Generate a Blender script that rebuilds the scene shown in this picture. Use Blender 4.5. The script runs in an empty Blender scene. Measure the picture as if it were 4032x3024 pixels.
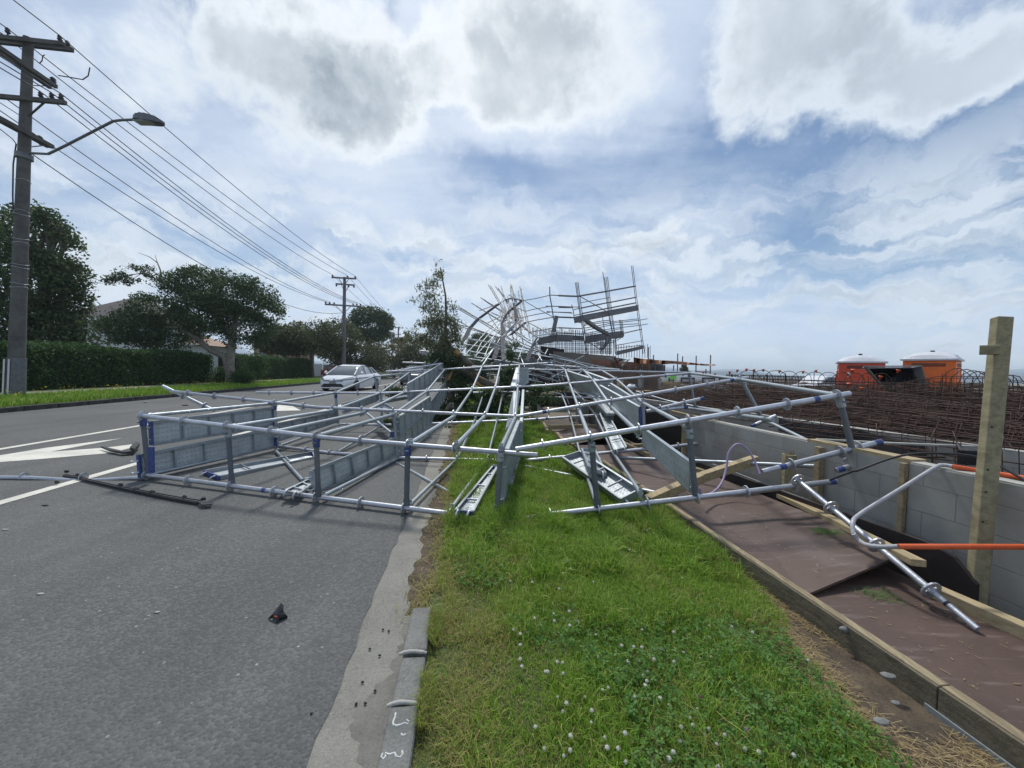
import bpy, bmesh, math, random
import numpy as np
from mathutils import Vector, Matrix
random.seed(7); rng = np.random.default_rng(11)
S = bpy.context.scene
COL = S.collection
# ------------------------------------------------------------------ camera
F, CH = 1514.0, 1.4
ROLL, PITCH = math.radians(1.3), math.atan(50/1514)
fw = Vector((0, math.cos(PITCH), -math.sin(PITCH)))
up0 = Vector((0, math.sin(PITCH), math.cos(PITCH))); rt0 = Vector((1, 0, 0))
rt = rt0*math.cos(ROLL)+up0*math.sin(ROLL); up = -rt0*math.sin(ROLL)+up0*math.cos(ROLL)
cam = bpy.data.cameras.new('camera'); camo = bpy.data.objects.new('camera', cam); COL.objects.link(camo)
cam.sensor_width = 36; cam.lens = 36*F/4032; cam.clip_end = 6000; cam.clip_start = .05
m = Matrix.Identity(4)
for i in range(3): m[i][0] = rt[i]; m[i][1] = up[i]; m[i][2] = -fw[i]
m[0][3], m[1][3], m[2][3] = 0, 0, CH
camo.matrix_world = m; S.camera = camo
# ------------------------------------------------------------------ nodes helper
class NT:
    def __init__(s, nt): s.t = nt; s.n = nt.nodes; s.l = nt.links
    def node(s, typ, ins=None, **kw):
        n = s.n.new(typ)
        for k, v in kw.items(): setattr(n, k, v)
        for k, v in (ins or {}).items(): s.set(n.inputs[k], v)
        return n
    def set(s, sock, v):
        if isinstance(v, bpy.types.NodeSocket): s.l.new(v, sock)
        elif isinstance(v, (tuple, list)) and len(v) == 3 and sock.type == 'RGBA': sock.default_value = (*v, 1)
        else: sock.default_value = v
    def m(s, op, a, b=0.0, c=0.0, clamp=False):
        n = s.node('ShaderNodeMath', {0: a, 1: b, 2: c}, operation=op); n.use_clamp = clamp; return n.outputs[0]
    def mix(s, f, a, b, mode='MIX'):
        n = s.node('ShaderNodeMix', data_type='RGBA', blend_type=mode)
        s.set(n.inputs[0], f); s.set(n.inputs[6], a); s.set(n.inputs[7], b); return n.outputs[2]
    def ss(s, v, a, b):
        n = s.node('ShaderNodeMapRange', {0: v, 1: a, 2: b, 3: 0., 4: 1.}, interpolation_type='SMOOTHSTEP'); return n.outputs[0]
    def noise(s, vec, scale, detail=5, rough=.55, dist=0., dim='3D'):
        n = s.node('ShaderNodeTexNoise', {'Scale': scale, 'Detail': detail, 'Roughness': rough, 'Distortion': dist}, noise_dimensions=dim)
        if vec is not None: s.l.new(vec, n.inputs['Vector'])
        return n.outputs[0]
# ------------------------------------------------------------------ world
SUN_EL, SUN_AZ = math.radians(58), math.radians(-12)     # azimuth from +Y towards +X
w = bpy.data.worlds.new('World'); S.world = w; w.use_nodes = True
N = NT(w.node_tree); w.node_tree.nodes.clear()
sky = N.node('ShaderNodeTexSky', sky_type='NISHITA'); sky.sun_disc = False
sky.sun_elevation = SUN_EL; sky.sun_rotation = SUN_AZ; sky.ozone_density = 2.0; sky.air_density = 1.0; sky.dust_density = .6
tc = N.node('ShaderNodeTexCoord').outputs['Generated']
sp = N.node('ShaderNodeSeparateXYZ', {0: tc})
X, Y, Z = sp.outputs
zc = N.m('MAXIMUM', Z, 0.0)
zz = N.m('ADD', zc, .16)
pv = N.node('ShaderNodeCombineXYZ', {0: N.m('DIVIDE', X, zz), 1: N.m('DIVIDE', Y, zz), 2: 0.3}).outputs[0]
az = N.m('ARCTAN2', X, Y); el = N.m('ARCSINE', Z)
dn1 = N.m('MULTIPLY', N.m('SUBTRACT', N.noise(tc, 4.0, 8, .6), .5), .30)
dn2 = N.m('MULTIPLY', N.m('SUBTRACT', N.noise(tc, 5.5, 8, .6), .5), .26)
azw, elw = N.m('ADD', az, dn1), N.m('ADD', el, dn2)
def ae(x, y):      # direction of a place in the sky (photograph at 2212 wide)
    u, v = x*1.8228, y*1.8228
    d = (fw+rt*((u-2016)/F)-up*((v-1512)/F)).normalized()
    return math.atan2(d.x, d.y), math.asin(d.z)
def blob(x, y, sa, se, warp=True):
    a, e = ae(x, y)
    q = N.m('ADD', N.m('POWER', N.m('ABSOLUTE', N.m('DIVIDE', N.m('SUBTRACT', azw if warp else az, a), sa)), 2.0),
            N.m('POWER', N.m('ABSOLUTE', N.m('DIVIDE', N.m('SUBTRACT', elw if warp else el, e), se)), 2.0))
    return N.m('EXPONENT', N.m('MULTIPLY', q, -1.0))
def tot(lst):
    r = None
    for wt, *b in lst:
        t = N.m('MULTIPLY', blob(*b), wt); r = t if r is None else N.m('ADD', r, t)
    return r
mp = N.node('ShaderNodeMapping', {0: pv, 'Rotation': (0, 0, math.radians(-28)), 'Scale': (.55, 1.7, 1)}).outputs[0]
cir = N.noise(mp, 1.5, 9, .62, .35); soft = N.noise(pv, .7, 6, .55)
blue_bias = tot([(.38, 1650, 320, .42, .10), (.42, 2150, 430, .26, .10), (.30, 1080, 370, .16, .05), (.30, 470, 20, .05, .07), (.22, 900, 540, .2, .03), (.30, 290, 530, .16, .03), (.22, 1900, 500, .3, .05), (.25, 2150, 585, .12, .02), (.2, 1180, 5, .05, .05), (.2, 860, 90, .02, .12)])
vd = N.m('SUBTRACT', N.m('ADD', N.m('MULTIPLY', cir, .75), N.m('MULTIPLY', soft, .65)), blue_bias)
vcov = N.m('MULTIPLY', N.ss(vd, .38, .86), .9)
puff = N.noise(tc, 6.5, 10, .62, .2); puf2 = N.noise(tc, 15., 8, .65)
T = N.m('ADD', tot([(1.1, 680, 180, .24, .13), (.75, 530, 80, .13, .08), (.6, 790, 250, .13, .07), (.45, 900, 240, .08, .05), (1.1, 1180, 90, .27, .14), (.5, 900, 120, .10, .10), (.55, 1090, 190, .14, .06), (1.1, 1780, 80, .32, .15), (.6, 1620, 40, .14, .10), (.6, 1990, 165, .10, .045), (.8, 2180, 110, .12, .06),
       (.45, 330, 90, .12, .10), (.95, 1400, 510, .085, .035), (.75, 1290, 565, .17, .028), (.5, 1080, 560, .12, .025), (.55, 1480, 500, .05, .03), (.75, 260, 590, .15, .05), (.6, 700, 610, .3, .035), (.35, 60, 330, .2, .2), (.5, 2030, 610, .12, .022), (.45, 1740, 600, .035, .022), (.4, 1650, 690, .25, .02), (.45, 1400, 620, .3, .02)]),
       N.m('ADD', N.m('SUBTRACT', N.m('MULTIPLY', N.m('SUBTRACT', puff, .5), 1.7), tot([(.75, 1510, 60, .07, .14), (.6, 900, 30, .05, .10), (.6, 440, 20, .05, .10), (.5, 960, 260, .10, .04), (.4, 1990, 20, .06, .06), (.4, 1450, 240, .12, .05)])), N.m('MULTIPLY', N.m('SUBTRACT', puf2, .5), .35)))
lv = N.node('ShaderNodeCombineXYZ', {0: N.m('MULTIPLY', azw, 4.2), 1: N.m('MULTIPLY', elw, 17.), 2: 3.}).outputs[0]
low = N.m('MULTIPLY', N.ss(N.noise(lv, 1., 8, .58), .38, .64), N.m('MULTIPLY', N.ss(el, .50, .28), .9))
cum = N.m('MAXIMUM', N.ss(T, .30, .80), low)
ray = tot([(1.0, 950, 40, .65, .42, False)])
white = N.mix(ray, (.62, .69, .77), (.80, .84, .87))
core = N.m('MULTIPLY', N.ss(T, .72, 1.25), N.m('ADD', .35, N.m('MULTIPLY', N.noise(tc, 3.5, 6, .55), .95)), clamp=True)
dark = tot([(1.0, 660, 190, .20, .085), (.75, 1180, 105, .27, .11), (.6, 540, 240, .14, .05), (.55, 850, 215, .16, .07), (.55, 1760, 90, .36, .14), (.3, 1400, 530, .1, .02)])
cored = N.m('MULTIPLY', N.m('ADD', N.m('MULTIPLY', core, .34), N.m('MULTIPLY', dark, N.m('ADD', .18, N.m('MULTIPLY', core, N.m('MULTIPLY', N.ss(puff, .28, .66), N.m('ADD', .35, N.m('MULTIPLY', puf2, .9))))))), .85, clamp=True)
low_sh = N.m('MULTIPLY', N.ss(N.noise(lv, 1.7, 6, .6), .45, .7), .42)
cloud = N.mix(N.m('MAXIMUM', cored, N.m('MULTIPLY', low_sh, N.ss(el, .42, .3))), white, (.27, .325, .38))
veilc = N.mix(ray, (.46, .55, .70), (.66, .73, .83))
skyc = N.mix(1.0, N.mix(1.0, sky.outputs[0], (.066, .068, .066), 'MULTIPLY'), (.02, .040, .085), 'ADD')
hz = N.ss(el, .30, -.02)
skyc = N.mix(N.m('MULTIPLY', hz, .7), skyc, (.46, .61, .84))
veilc = N.mix(N.m('MULTIPLY', hz, .8), veilc, (.60, .70, .85))
out = N.mix(vcov, skyc, veilc)
out = N.mix(N.m('MULTIPLY', cum, .93), out, cloud)
out = N.mix(N.ss(Z, -.01, -.06), out, (.16, .17, .16))
bg = N.node('ShaderNodeBackground', {0: out, 1: 1.0})
N.l.new(bg.outputs[0], N.node('ShaderNodeOutputWorld').inputs[0])
sunl = bpy.data.lights.new('sun', 'SUN'); sunl.energy = 2.4; sunl.angle = math.radians(8); sunl.color = (1, .96, .9)
suno = bpy.data.objects.new('sun', sunl); COL.objects.link(suno)
sd = Vector((math.sin(SUN_AZ)*math.cos(SUN_EL), math.cos(SUN_AZ)*math.cos(SUN_EL), math.sin(SUN_EL)))
suno.rotation_euler = (-sd).to_track_quat('-Z', 'Y').to_euler(); suno.location = (0, 0, 30)
S.view_settings.view_transform = 'Standard'; S.view_settings.look = 'None'; S.view_settings.exposure = 0.30; S.view_settings.gamma = 1
S.render.engine = 'CYCLES'
# ------------------------------------------------------------------ geometry helpers
D = Vector((-.1187, .9929, 0)); R = Vector((.9929, .1187, 0)); UZ = Vector((0, 0, 1))
def rd(s, t, z=0.): return D*s+R*t+UZ*z                 # road frame: s along the road, t to the right
def at(u, v, Y=None, z=None, t=None, s=None):            # photograph pixel (4032 wide) on a chosen plane -> world point
    d = fw+rt*((u-2016)/F)-up*((v-1512)/F); o = Vector((0, 0, CH))
    if Y is not None: k = Y/d.y
    elif z is not None: k = (z-CH)/d.z
    elif t is not None: k = t/d.dot(R)
    else: k = s/d.dot(D)
    return o+d*k
ZM = dict(A=(450, 1350, 2.37), B=(1300, 1450, 2.552), C=(1950, 1350, 2.212), D=(2600, 1300, 2.37), E=(2900, 1700, 1.8436), F=(1150, 1000, 2.765),
          G=(1600, 1000, 2.212), H=(3200, 1200, 2.6587), I=(0, 0, 1.8438), J=(0, 750, 1.7696), K=(0, 1700, 2.074), L=(1100, 2000, 1.62), M=(2000, 2000, 1.62),
          N=(3000, 2200, 2.0136), P=(1750, 1050, 4.424), Q=(1950, 1350, 4.424), R=(2200, 1000, 4.424), S=(1700, 1300, 4.424), T=(2350, 1350, 4.424),
          U=(1450, 1500, 4.424), V=(2050, 1250, 4.424), W=(2100, 1600, 2.458))
def px(k, x, y): a = ZM[k]; return a[0]+x/a[2], a[1]+y/a[2]
def zat(k, x, y, **kw): u, v = px(k, x, y); return at(u, v, **kw)
ORG = {}
def setp(o, label=None, cat=None, group=None, kind=None):
    if label: o['label'] = label
    if cat: o['category'] = cat
    if group: o['group'] = group
    if kind: o['kind'] = kind
    return o
def thing(name, label, cat, loc, group=None):
    o = bpy.data.objects.new(name, None); o.empty_display_size = .1; COL.objects.link(o); o.location = loc; ORG[o.name] = Vector(loc)
    return setp(o, label, cat, group)
def perp(d):
    d = d.normalized(); a = UZ if abs(d.z) < .9 else Vector((1, 0, 0))
    x = d.cross(a).normalized(); return x, x.cross(d).normalized()
class MB:
    def __init__(s): s.v = []; s.f = []; s.mi = []; s.sm = []; s.uv = {}
    def add(s, vs, fs, m=0, smooth=False, uvs=None):
        b = len(s.v); s.v += [tuple(x) for x in vs]
        for i, f in enumerate(fs):
            if uvs: s.uv[len(s.f)] = [uvs[j] for j in f]
            s.f.append([b+j for j in f]); s.mi.append(m); s.sm.append(smooth)
        return s
    def frame(s, o, ex, ey, ez, m=0):     # parallelepiped from a corner
        o = Vector(o); vs = [o+ex*a+ey*b+ez*c for c in (0, 1) for b in (0, 1) for a in (0, 1)]
        if ex.cross(ey).dot(ez) > 0: fs = [(0, 2, 3, 1), (4, 5, 7, 6), (0, 1, 5, 4), (2, 6, 7, 3), (0, 4, 6, 2), (1, 3, 7, 5)]
        else: fs = [(0, 1, 3, 2), (4, 6, 7, 5), (0, 4, 5, 1), (2, 3, 7, 6), (0, 2, 6, 4), (1, 5, 7, 3)]
        return s.add(vs, fs, m)
    def box(s, c, sx, sy, sz, ax=None, m=0):
        ax = ax or (Vector((1, 0, 0)), Vector((0, 1, 0)), UZ)
        ex, ey, ez = ax[0]*sx, ax[1]*sy, ax[2]*sz
        return s.frame(Vector(c)-ex/2-ey/2-ez/2, ex, ey, ez, m)
    def bar(s, p0, p1, w, h, m=0, upv=UZ):
        p0 = Vector(p0); p1 = Vector(p1); d = p1-p0; x = d.cross(upv)
        x = x.normalized() if x.length > 1e-4 else Vector((1, 0, 0)); y = x.cross(d).normalized()
        return s.frame(p0-x*w/2-y*h/2, x*w, y*h, d, m)
    def tube(s, pts, r, n=8, m=0, cap=True, smooth=True):
        pts = [Vector(p) for p in pts]; k = len(pts); rs = r if isinstance(r, (list, tuple)) else [r]*k
        vs = []; x = None
        for i, p in enumerate(pts):
            d = (pts[min(i+1, k-1)]-pts[max(i-1, 0)]).normalized()
            if x is None: x, _ = perp(d)
            else: x = (x-d*x.dot(d)).normalized()
            y = d.cross(x)
            for j in range(n):
                a = 2*math.pi*j/n; vs.append(p+(x*math.cos(a)+y*math.sin(a))*rs[i])
        fs = [(i*n+j, i*n+(j+1) % n, (i+1)*n+(j+1) % n, (i+1)*n+j) for i in range(k-1) for j in range(n)]
        s.add(vs, fs, m, smooth)
        if cap:
            s.add([vs[j] for j in range(n)], [tuple(range(n))[::-1]], m); s.add([vs[(k-1)*n+j] for j in range(n)], [tuple(range(n))], m)
        return s
    def prism(s, poly, ext, m=0):
        poly = [Vector(p) for p in poly]; n = len(poly); vs = poly+[p+ext for p in poly]
        nn = Vector((0, 0, 0))
        for i in range(n): nn += poly[i].cross(poly[(i+1) % n])
        fs = [tuple(range(n)), tuple(range(2*n-1, n-1, -1))]+[((i+1) % n, i, i+n, (i+1) % n+n) for i in range(n)]
        if nn.dot(ext) > 0: fs = [f[::-1] for f in fs]
        return s.add(vs, fs, m)
    def lathe(s, base, axis, prof, n=16, m=0, smooth=True):
        axis = axis.normalized(); x, y = perp(axis); vs = []
        for (r, h) in prof:
            for j in range(n):
                a = 2*math.pi*j/n; vs.append(Vector(base)+axis*h+(x*math.cos(a)+y*math.sin(a))*r)
        k = len(prof); fs = [(i*n+j, (i+1)*n+j, (i+1)*n+(j+1) % n, i*n+(j+1) % n) for i in range(k-1) for j in range(n)]
        return s.add(vs, fs, m, smooth)
    def ball(s, c, r, m=0, sc=(1, 1, 1), n=8, k=6, jit=0):
        vs = []; c = Vector(c)
        for i in range(k+1):
            ph = math.pi*i/k
            for j in range(n):
                a = 2*math.pi*j/n; q = 1+random.uniform(-jit, jit)
                vs.append(c+Vector((math.sin(ph)*math.cos(a)*sc[0], math.sin(ph)*math.sin(a)*sc[1], math.cos(ph)*sc[2]))*r*q)
        fs = [(i*n+j, (i+1)*n+j, (i+1)*n+(j+1) % n, i*n+(j+1) % n) for i in range(k) for j in range(n)]
        return s.add(vs, fs, m, True)
    def build(s, name, mat, parent=None, bevel=0, origin=None):
        me = bpy.data.meshes.new(name)
        if parent is not None: org = ORG[parent.name]
        elif origin is not None: org = Vector(origin)
        else:
            a = np.array(s.v); lo, hi = a.min(0), a.max(0); org = Vector(((lo[0]+hi[0])/2, (lo[1]+hi[1])/2, lo[2]))
        me.from_pydata([(x[0]-org.x, x[1]-org.y, x[2]-org.z) for x in s.v], [], s.f)
        for mm in (mat if isinstance(mat, (list, tuple)) else [mat]): me.materials.append(mm)
        me.polygons.foreach_set('material_index', s.mi); me.polygons.foreach_set('use_smooth', s.sm)
        if s.uv:
            ul = me.uv_layers.new(name='UVMap')
            for fi, uvs in s.uv.items():
                ls = me.polygons[fi].loop_start
                for q, c in enumerate(uvs): ul.data[ls+q].uv = c
        me.update()
        o = bpy.data.objects.new(name, me); COL.objects.link(o)
        if parent is not None: o.parent = parent
        else: o.location = org
        ORG[o.name] = org
        if bevel:
            b = o.modifiers.new('bevel', 'BEVEL'); b.width = bevel; b.segments = 2; b.limit_method = 'ANGLE'
        return o
def npmesh(name, V, T, mat, parent=None, origin=(0, 0, 0), quads=True):
    me = bpy.data.meshes.new(name); k = 4 if quads else 3
    org = np.array(ORG[parent.name] if parent is not None else origin)
    V = (V-org).astype(np.float32)
    me.vertices.add(len(V)); me.vertices.foreach_set('co', V.ravel())
    me.loops.add(T.size); me.loops.foreach_set('vertex_index', T.ravel().astype(np.int32))
    me.polygons.add(len(T)); me.polygons.foreach_set('loop_start', np.arange(0, T.size, k, dtype=np.int32))
    me.update(calc_edges=True); me.materials.append(mat)
    o = bpy.data.objects.new(name, me); COL.objects.link(o)
    if parent is not None: o.parent = parent
    else: o.location = origin
    ORG[o.name] = Vector(org); return o
# ------------------------------------------------------------------ materials
def mat(name, col, rough=.6, metal=0., spec=.5, bump=0., bscale=40., vary=0., vscale=3., col2=None, f=None, coord='Object'):
    mt = bpy.data.materials.new(name); mt.use_nodes = True; n = NT(mt.node_tree); b = mt.node_tree.nodes['Principled BSDF']
    b.inputs['Roughness'].default_value = rough; b.inputs['Metallic'].default_value = metal; b.inputs['Specular IOR Level'].default_value = spec
    tc = n.node('ShaderNodeTexCoord').outputs[coord]
    c = (*col, 1)
    if f: c = f(n, tc, b)
    elif vary or col2:
        fac = n.ss(n.noise(tc, vscale, 6, .6), .35, .68)
        c2 = col2 or tuple(min(1, x*(1-vary)) for x in col)
        c = n.mix(fac, col, c2)
    if c is not None: n.set(b.inputs['Base Color'], c)
    if bump:
        bn = n.node('ShaderNodeBump', {'Height': n.noise(tc, bscale, 5, .6), 'Strength': bump, 'Distance': .01}); n.l.new(bn.outputs[0], b.inputs['Normal'])
    return mt
def f_galv(base, dark):
    def f(n, tc, b):
        a = n.noise(tc, 9, 6, .65); c = n.mix(n.ss(a, .3, .7), base, dark)
        rnd = n.node('ShaderNodeObjectInfo').outputs['Random']; c = n.mix(n.m('MULTIPLY', rnd, .55), c, tuple(x*.62 for x in dark)); c = n.mix(n.m('MULTIPLY', n.ss(n.noise(tc, 1.6, 5, .7), .50, .68), .35), c, (.24, .23, .20))
        st = n.ss(n.noise(tc, 28, 4, .7), .62, .72); c = n.mix(n.m('MULTIPLY', st, .55), c, (.16, .15, .14))
        n.set(b.inputs['Roughness'], n.m('ADD', .30, n.m('MULTIPLY', a, .32))); return c
    return f
M = {}
M['galv'] = mat('galvanised_steel', (.5, .5, .5), metal=.75, f=f_galv((.66, .68, .72), (.48, .50, .54)), bump=.15, bscale=60)
M['galvb'] = mat('galvanised_steel_dull', (.5, .5, .5), metal=.6, f=f_galv((.46, .51, .54), (.33, .37, .40)), bump=.15, bscale=60)
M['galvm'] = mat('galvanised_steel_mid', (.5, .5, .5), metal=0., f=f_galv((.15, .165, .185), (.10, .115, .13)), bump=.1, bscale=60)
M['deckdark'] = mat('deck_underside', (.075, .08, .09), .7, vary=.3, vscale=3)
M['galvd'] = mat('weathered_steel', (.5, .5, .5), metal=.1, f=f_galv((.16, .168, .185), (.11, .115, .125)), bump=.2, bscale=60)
M['blue'] = mat('blue_paint', (.05, .085, .26), .5, vary=.5, vscale=30)
def f_plank(n, tc, b):
    uv = n.node('ShaderNodeTexCoord').outputs['UV']; s = n.node('ShaderNodeSeparateXYZ', {0: uv})
    u, v = s.outputs[0], s.outputs[1]
    fu = n.m('SUBTRACT', n.m('FRACT', n.m('MULTIPLY', u, 20.)), .5); fv = n.m('SUBTRACT', n.m('FRACT', n.m('MULTIPLY', v, 17.)), .5)
    d = n.m('SQRT', n.m('ADD', n.m('MULTIPLY', fu, fu), n.m('MULTIPLY', fv, fv)))
    dot = n.ss(d, .30, .16)
    a = n.noise(tc, 5, 6, .65); c = n.mix(n.ss(a, .3, .7), (.54, .58, .60), (.40, .44, .46))
    c = n.mix(n.m('MULTIPLY', n.ss(n.noise(tc, 30, 3, .7), .58, .7), .4), c, (.2, .2, .2))
    c = n.mix(n.m('MULTIPLY', dot, .22), c, (.16, .17, .18))
    bn = n.node('ShaderNodeBump', {'Height': dot, 'Strength': .5, 'Distance': .004}); n.l.new(bn.outputs[0], b.inputs['Normal'])
    n.set(b.inputs['Roughness'], .45); return c
M['plank'] = mat('perforated_deck_steel', (.5, .5, .5), metal=.55, f=f_plank)
def f_asph(n, tc, b):
    vo = n.node('ShaderNodeTexVoronoi', {'Scale': 75.}); n.l.new(tc, vo.inputs['Vector'])
    sep = n.node('ShaderNodeSeparateColor', {0: vo.outputs['Color']}); r = sep.outputs[0]
    big = n.noise(tc, .6, 5, .6); c = n.mix(n.ss(big, .35, .65), (.072, .076, .073), (.10, .102, .096))
    c = n.mix(n.m('MULTIPLY', n.ss(r, .35, .95), .55), c, (.17, .172, .168))
    v2 = n.node('ShaderNodeTexVoronoi', {'Scale': 33.}); n.l.new(tc, v2.inputs['Vector']); s2 = n.node('ShaderNodeSeparateColor', {0: v2.outputs['Color']})
    c = n.mix(n.m('MULTIPLY', n.m('GREATER_THAN', s2.outputs[1], .972), n.ss(v2.outputs['Distance'], .28, .15)), c, (.30, .31, .29))
    c = n.mix(n.m('MULTIPLY', n.ss(n.noise(tc, 4.5, 7, .65), .56, .7), .3), c, (.05, .05, .05))
    mpn = n.node('ShaderNodeMapping', {0: tc, 'Rotation': (0, 0, math.radians(-6.8)), 'Scale': (1.1, .07, 1)}).outputs[0]
    c = n.mix(n.m('MULTIPLY', n.ss(n.noise(mpn, 1.2, 5, .6), .42, .66), .38), c, (.058, .061, .060))
    c = n.mix(n.m('MULTIPLY', n.ss(n.noise(tc, .9, 3, .5, 1.2), .66, .74), .35), c, (.14, .14, .13))
    bn = n.node('ShaderNodeBump', {'Height': vo.outputs['Distance'], 'Strength': .9, 'Distance': .006}); bn.invert = True; n.l.new(bn.outputs[0], b.inputs['Normal']); return c
M['asphalt'] = mat('asphalt_chip', (.1, .1, .1), .78, f=f_asph)
def f_paint(n, tc, b):
    a = n.noise(tc, 45, 6, .75); g = n.noise(tc, 3, 5, .6)
    c = n.mix(n.ss(g, .35, .7), (.72, .70, .60), (.56, .54, .47)); return n.mix(n.ss(a, .60, .66), c, (.12, .12, .12))
M['paint'] = mat('road_paint', (.7, .7, .6), .7, f=f_paint, bump=.4, bscale=200)
def f_conc(base, dark, sc=1.2):
    def f(n, tc, b):
        c = n.mix(n.ss(n.noise(tc, sc, 7, .65), .35, .68), base, dark); g = n.noise(tc, 110, 4, .8)
        c = n.mix(n.m('MULTIPLY', n.ss(g, .52, .7), .5), c, tuple(min(1, x*1.45) for x in base))
        return n.mix(n.m('MULTIPLY', n.ss(g, .5, .34), .45), c, tuple(x*.45 for x in dark))
    return f
M['channel'] = mat('gutter_concrete', (.25, .25, .22), .85, f=f_conc((.26, .25, .215), (.175, .168, .145)), bump=.6, bscale=150)
M['conc'] = mat('concrete', (.3, .3, .3), .85, f=f_conc((.30, .30, .29), (.22, .22, .21)), bump=.3, bscale=60)
M['concw'] = mat('mortar_white', (.5, .5, .5), .9, f=f_conc((.42, .41, .37), (.30, .29, .26), 4))
M['stone'] = mat('kerb_bluestone', (.2, .2, .2), .85, f=f_conc((.20, .20, .185), (.125, .13, .12), 5), bump=.8, bscale=45)
M['darkstone'] = mat('kerb_dark_stone', (.06, .06, .055), .9, vary=.6, vscale=6, bump=.6)
M['stain'] = mat('wet_gutter_dirt', (.085, .08, .068), .55, f=f_conc((.15, .145, .125), (.085, .08, .07), 6), bump=.5, bscale=120)
M['chalk'] = mat('chalk_white', (.62, .62, .58), .9, vary=.3, vscale=60)
M['soil'] = mat('soil', (.1, .08, .06), .95, f=f_conc((.12, .088, .056), (.055, .042, .028), 7), bump=1., bscale=60)
M['turf'] = mat('turf_base', (.05, .07, .02), .95, f=f_conc((.075, .11, .025), (.05, .06, .02), 2), bump=1., bscale=50)
M['site'] = mat('site_ground', (.2, .17, .14), .95, f=f_conc((.20, .17, .135), (.11, .09, .07), .5), bump=.6, bscale=20)
def f_leaf(c1, c2, c3, trans=True):
    def f(n, tc, b):
        g = n.node('ShaderNodeNewGeometry').outputs['Random Per Island']
        r = n.node('ShaderNodeValToRGB', {0: g}); e = r.color_ramp.elements; e[0].color = (*c1, 1); e[1].color = (*c3, 1); e[1].position = 1
        q = e.new(.55); q.color = (*c2, 1)
        big = n.noise(tc, .9, 4, .6); c = n.mix(n.m('MULTIPLY', n.ss(big, .4, .7), .5), r.outputs[0], c2)
        if trans:
            tr = n.node('ShaderNodeBsdfTranslucent', {0: c}); mx = n.node('ShaderNodeMixShader', {0: .38})
            o = n.n['Material Output']; n.l.new(b.outputs[0], mx.inputs[1]); n.l.new(tr.outputs[0], mx.inputs[2]); n.l.new(mx.outputs[0], o.inputs[0])
        return c
    return f
def leafm(k, a, b_, c, rough=.55): M[k] = mat(k, b_, rough, f=f_leaf(a, b_, c), spec=.3)
leafm('grass', (.085, .19, .015), (.22, .39, .035), (.45, .52, .14))
leafm('grass_dry', (.34, .30, .11), (.40, .36, .13), (.24, .30, .06))
leafm('straw', (.36, .27, .13), (.50, .40, .21), (.22, .15, .07))
leafm('clover', (.045, .125, .02), (.085, .20, .03), (.15, .30, .05))
leafm('leaf_dark', (.03, .06, .025), (.06, .10, .038), (.11, .135, .05))
leafm('leaf_olive', (.05, .065, .028), (.085, .105, .04), (.14, .14, .06))
leafm('leaf_round', (.035, .065, .03), (.065, .11, .045), (.12, .16, .065))
leafm('leaf_hedge', (.025, .06, .02), (.045, .10, .028), (.10, .18, .045))
leafm('leaf_pale', (.10, .14, .07), (.17, .20, .11), (.30, .27, .15))
leafm('leaf_gold', (.06, .07, .02), (.10, .10, .03), (.16, .13, .04))
M['bark'] = mat('bark', (.15, .12, .09), .95, f=f_conc((.17, .145, .115), (.075, .06, .045), 4), bump=1., bscale=25)
M['barkpale'] = mat('bark_pale', (.26, .24, .2), .95, f=f_conc((.27, .245, .20), (.15, .135, .11), 5), bump=.8, bscale=25)
M['wound'] = mat('torn_wood', (.55, .33, .13), .8, col2=(.35, .19, .07), vscale=14)
def f_wood(a, b_, sc=1.):
    def f(n, tc, b):
        mp = n.node('ShaderNodeMapping', {'Rotation': (0, 0, math.radians(6.8))}); n.l.new(tc, mp.inputs[0])
        sx = n.node('ShaderNodeVectorMath', {0: mp.outputs[0], 1: (14*sc, 1.2*sc, 14*sc)}, operation='MULTIPLY').outputs[0]
        c = n.mix(n.ss(n.noise(sx, 3, 6, .65, .4), .35, .68), a, b_); k = n.ss(n.noise(tc, 7, 4, .6), .62, .75); return n.mix(n.m('MULTIPLY', k, .5), c, tuple(x*.45 for x in b_))
    return f
M['wood'] = mat('treated_pine', (.5, .4, .2), .75, f=f_wood((.43, .345, .20), (.30, .23, .125)), bump=.3, bscale=60)
M['woodold'] = mat('weathered_pine', (.3, .25, .17), .85, f=f_wood((.34, .275, .165), (.19, .15, .09)), bump=.5, bscale=60)
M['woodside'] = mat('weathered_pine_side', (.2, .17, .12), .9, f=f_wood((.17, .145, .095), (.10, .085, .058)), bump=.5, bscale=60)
M['post'] = mat('green_treated_post', (.4, .34, .18), .8, f=f_wood((.31, .275, .165), (.20, .17, .10), .5), bump=.3, bscale=40)
def f_ply(n, tc, b):
    c = n.mix(n.ss(n.noise(tc, 1.3, 7, .65), .35, .7), (.100, .062, .047), (.064, .040, .032))
    mp = n.node('ShaderNodeVectorMath', {0: tc, 1: (1.2, 9, 1)}, operation='MULTIPLY').outputs[0]
    c = n.mix(n.m('MULTIPLY', n.ss(n.noise(mp, 2.2, 5, .6), .54, .72), .45), c, (.22, .17, .15)); c = n.mix(n.m('MULTIPLY', n.ss(n.noise(tc, 5, 8, .75, .6), .55, .63), .4), c, (.055, .036, .032)); c = n.mix(n.m('MULTIPLY', n.ss(n.noise(tc, .55, 3, .5), .62, .70), .45), c, (.19, .155, .135))
    c = n.mix(n.m('MULTIPLY', n.ss(n.noise(tc, 24, 5, .7), .62, .72), .5), c, (.20, .15, .09))
    n.set(b.inputs['Roughness'], n.m('ADD', .42, n.m('MULTIPLY', n.noise(tc, 3, 4), .3))); return c
M['ply'] = mat('film_faced_plywood', (.1, .06, .06), .5, f=f_ply, bump=.1, bscale=80)
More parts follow.
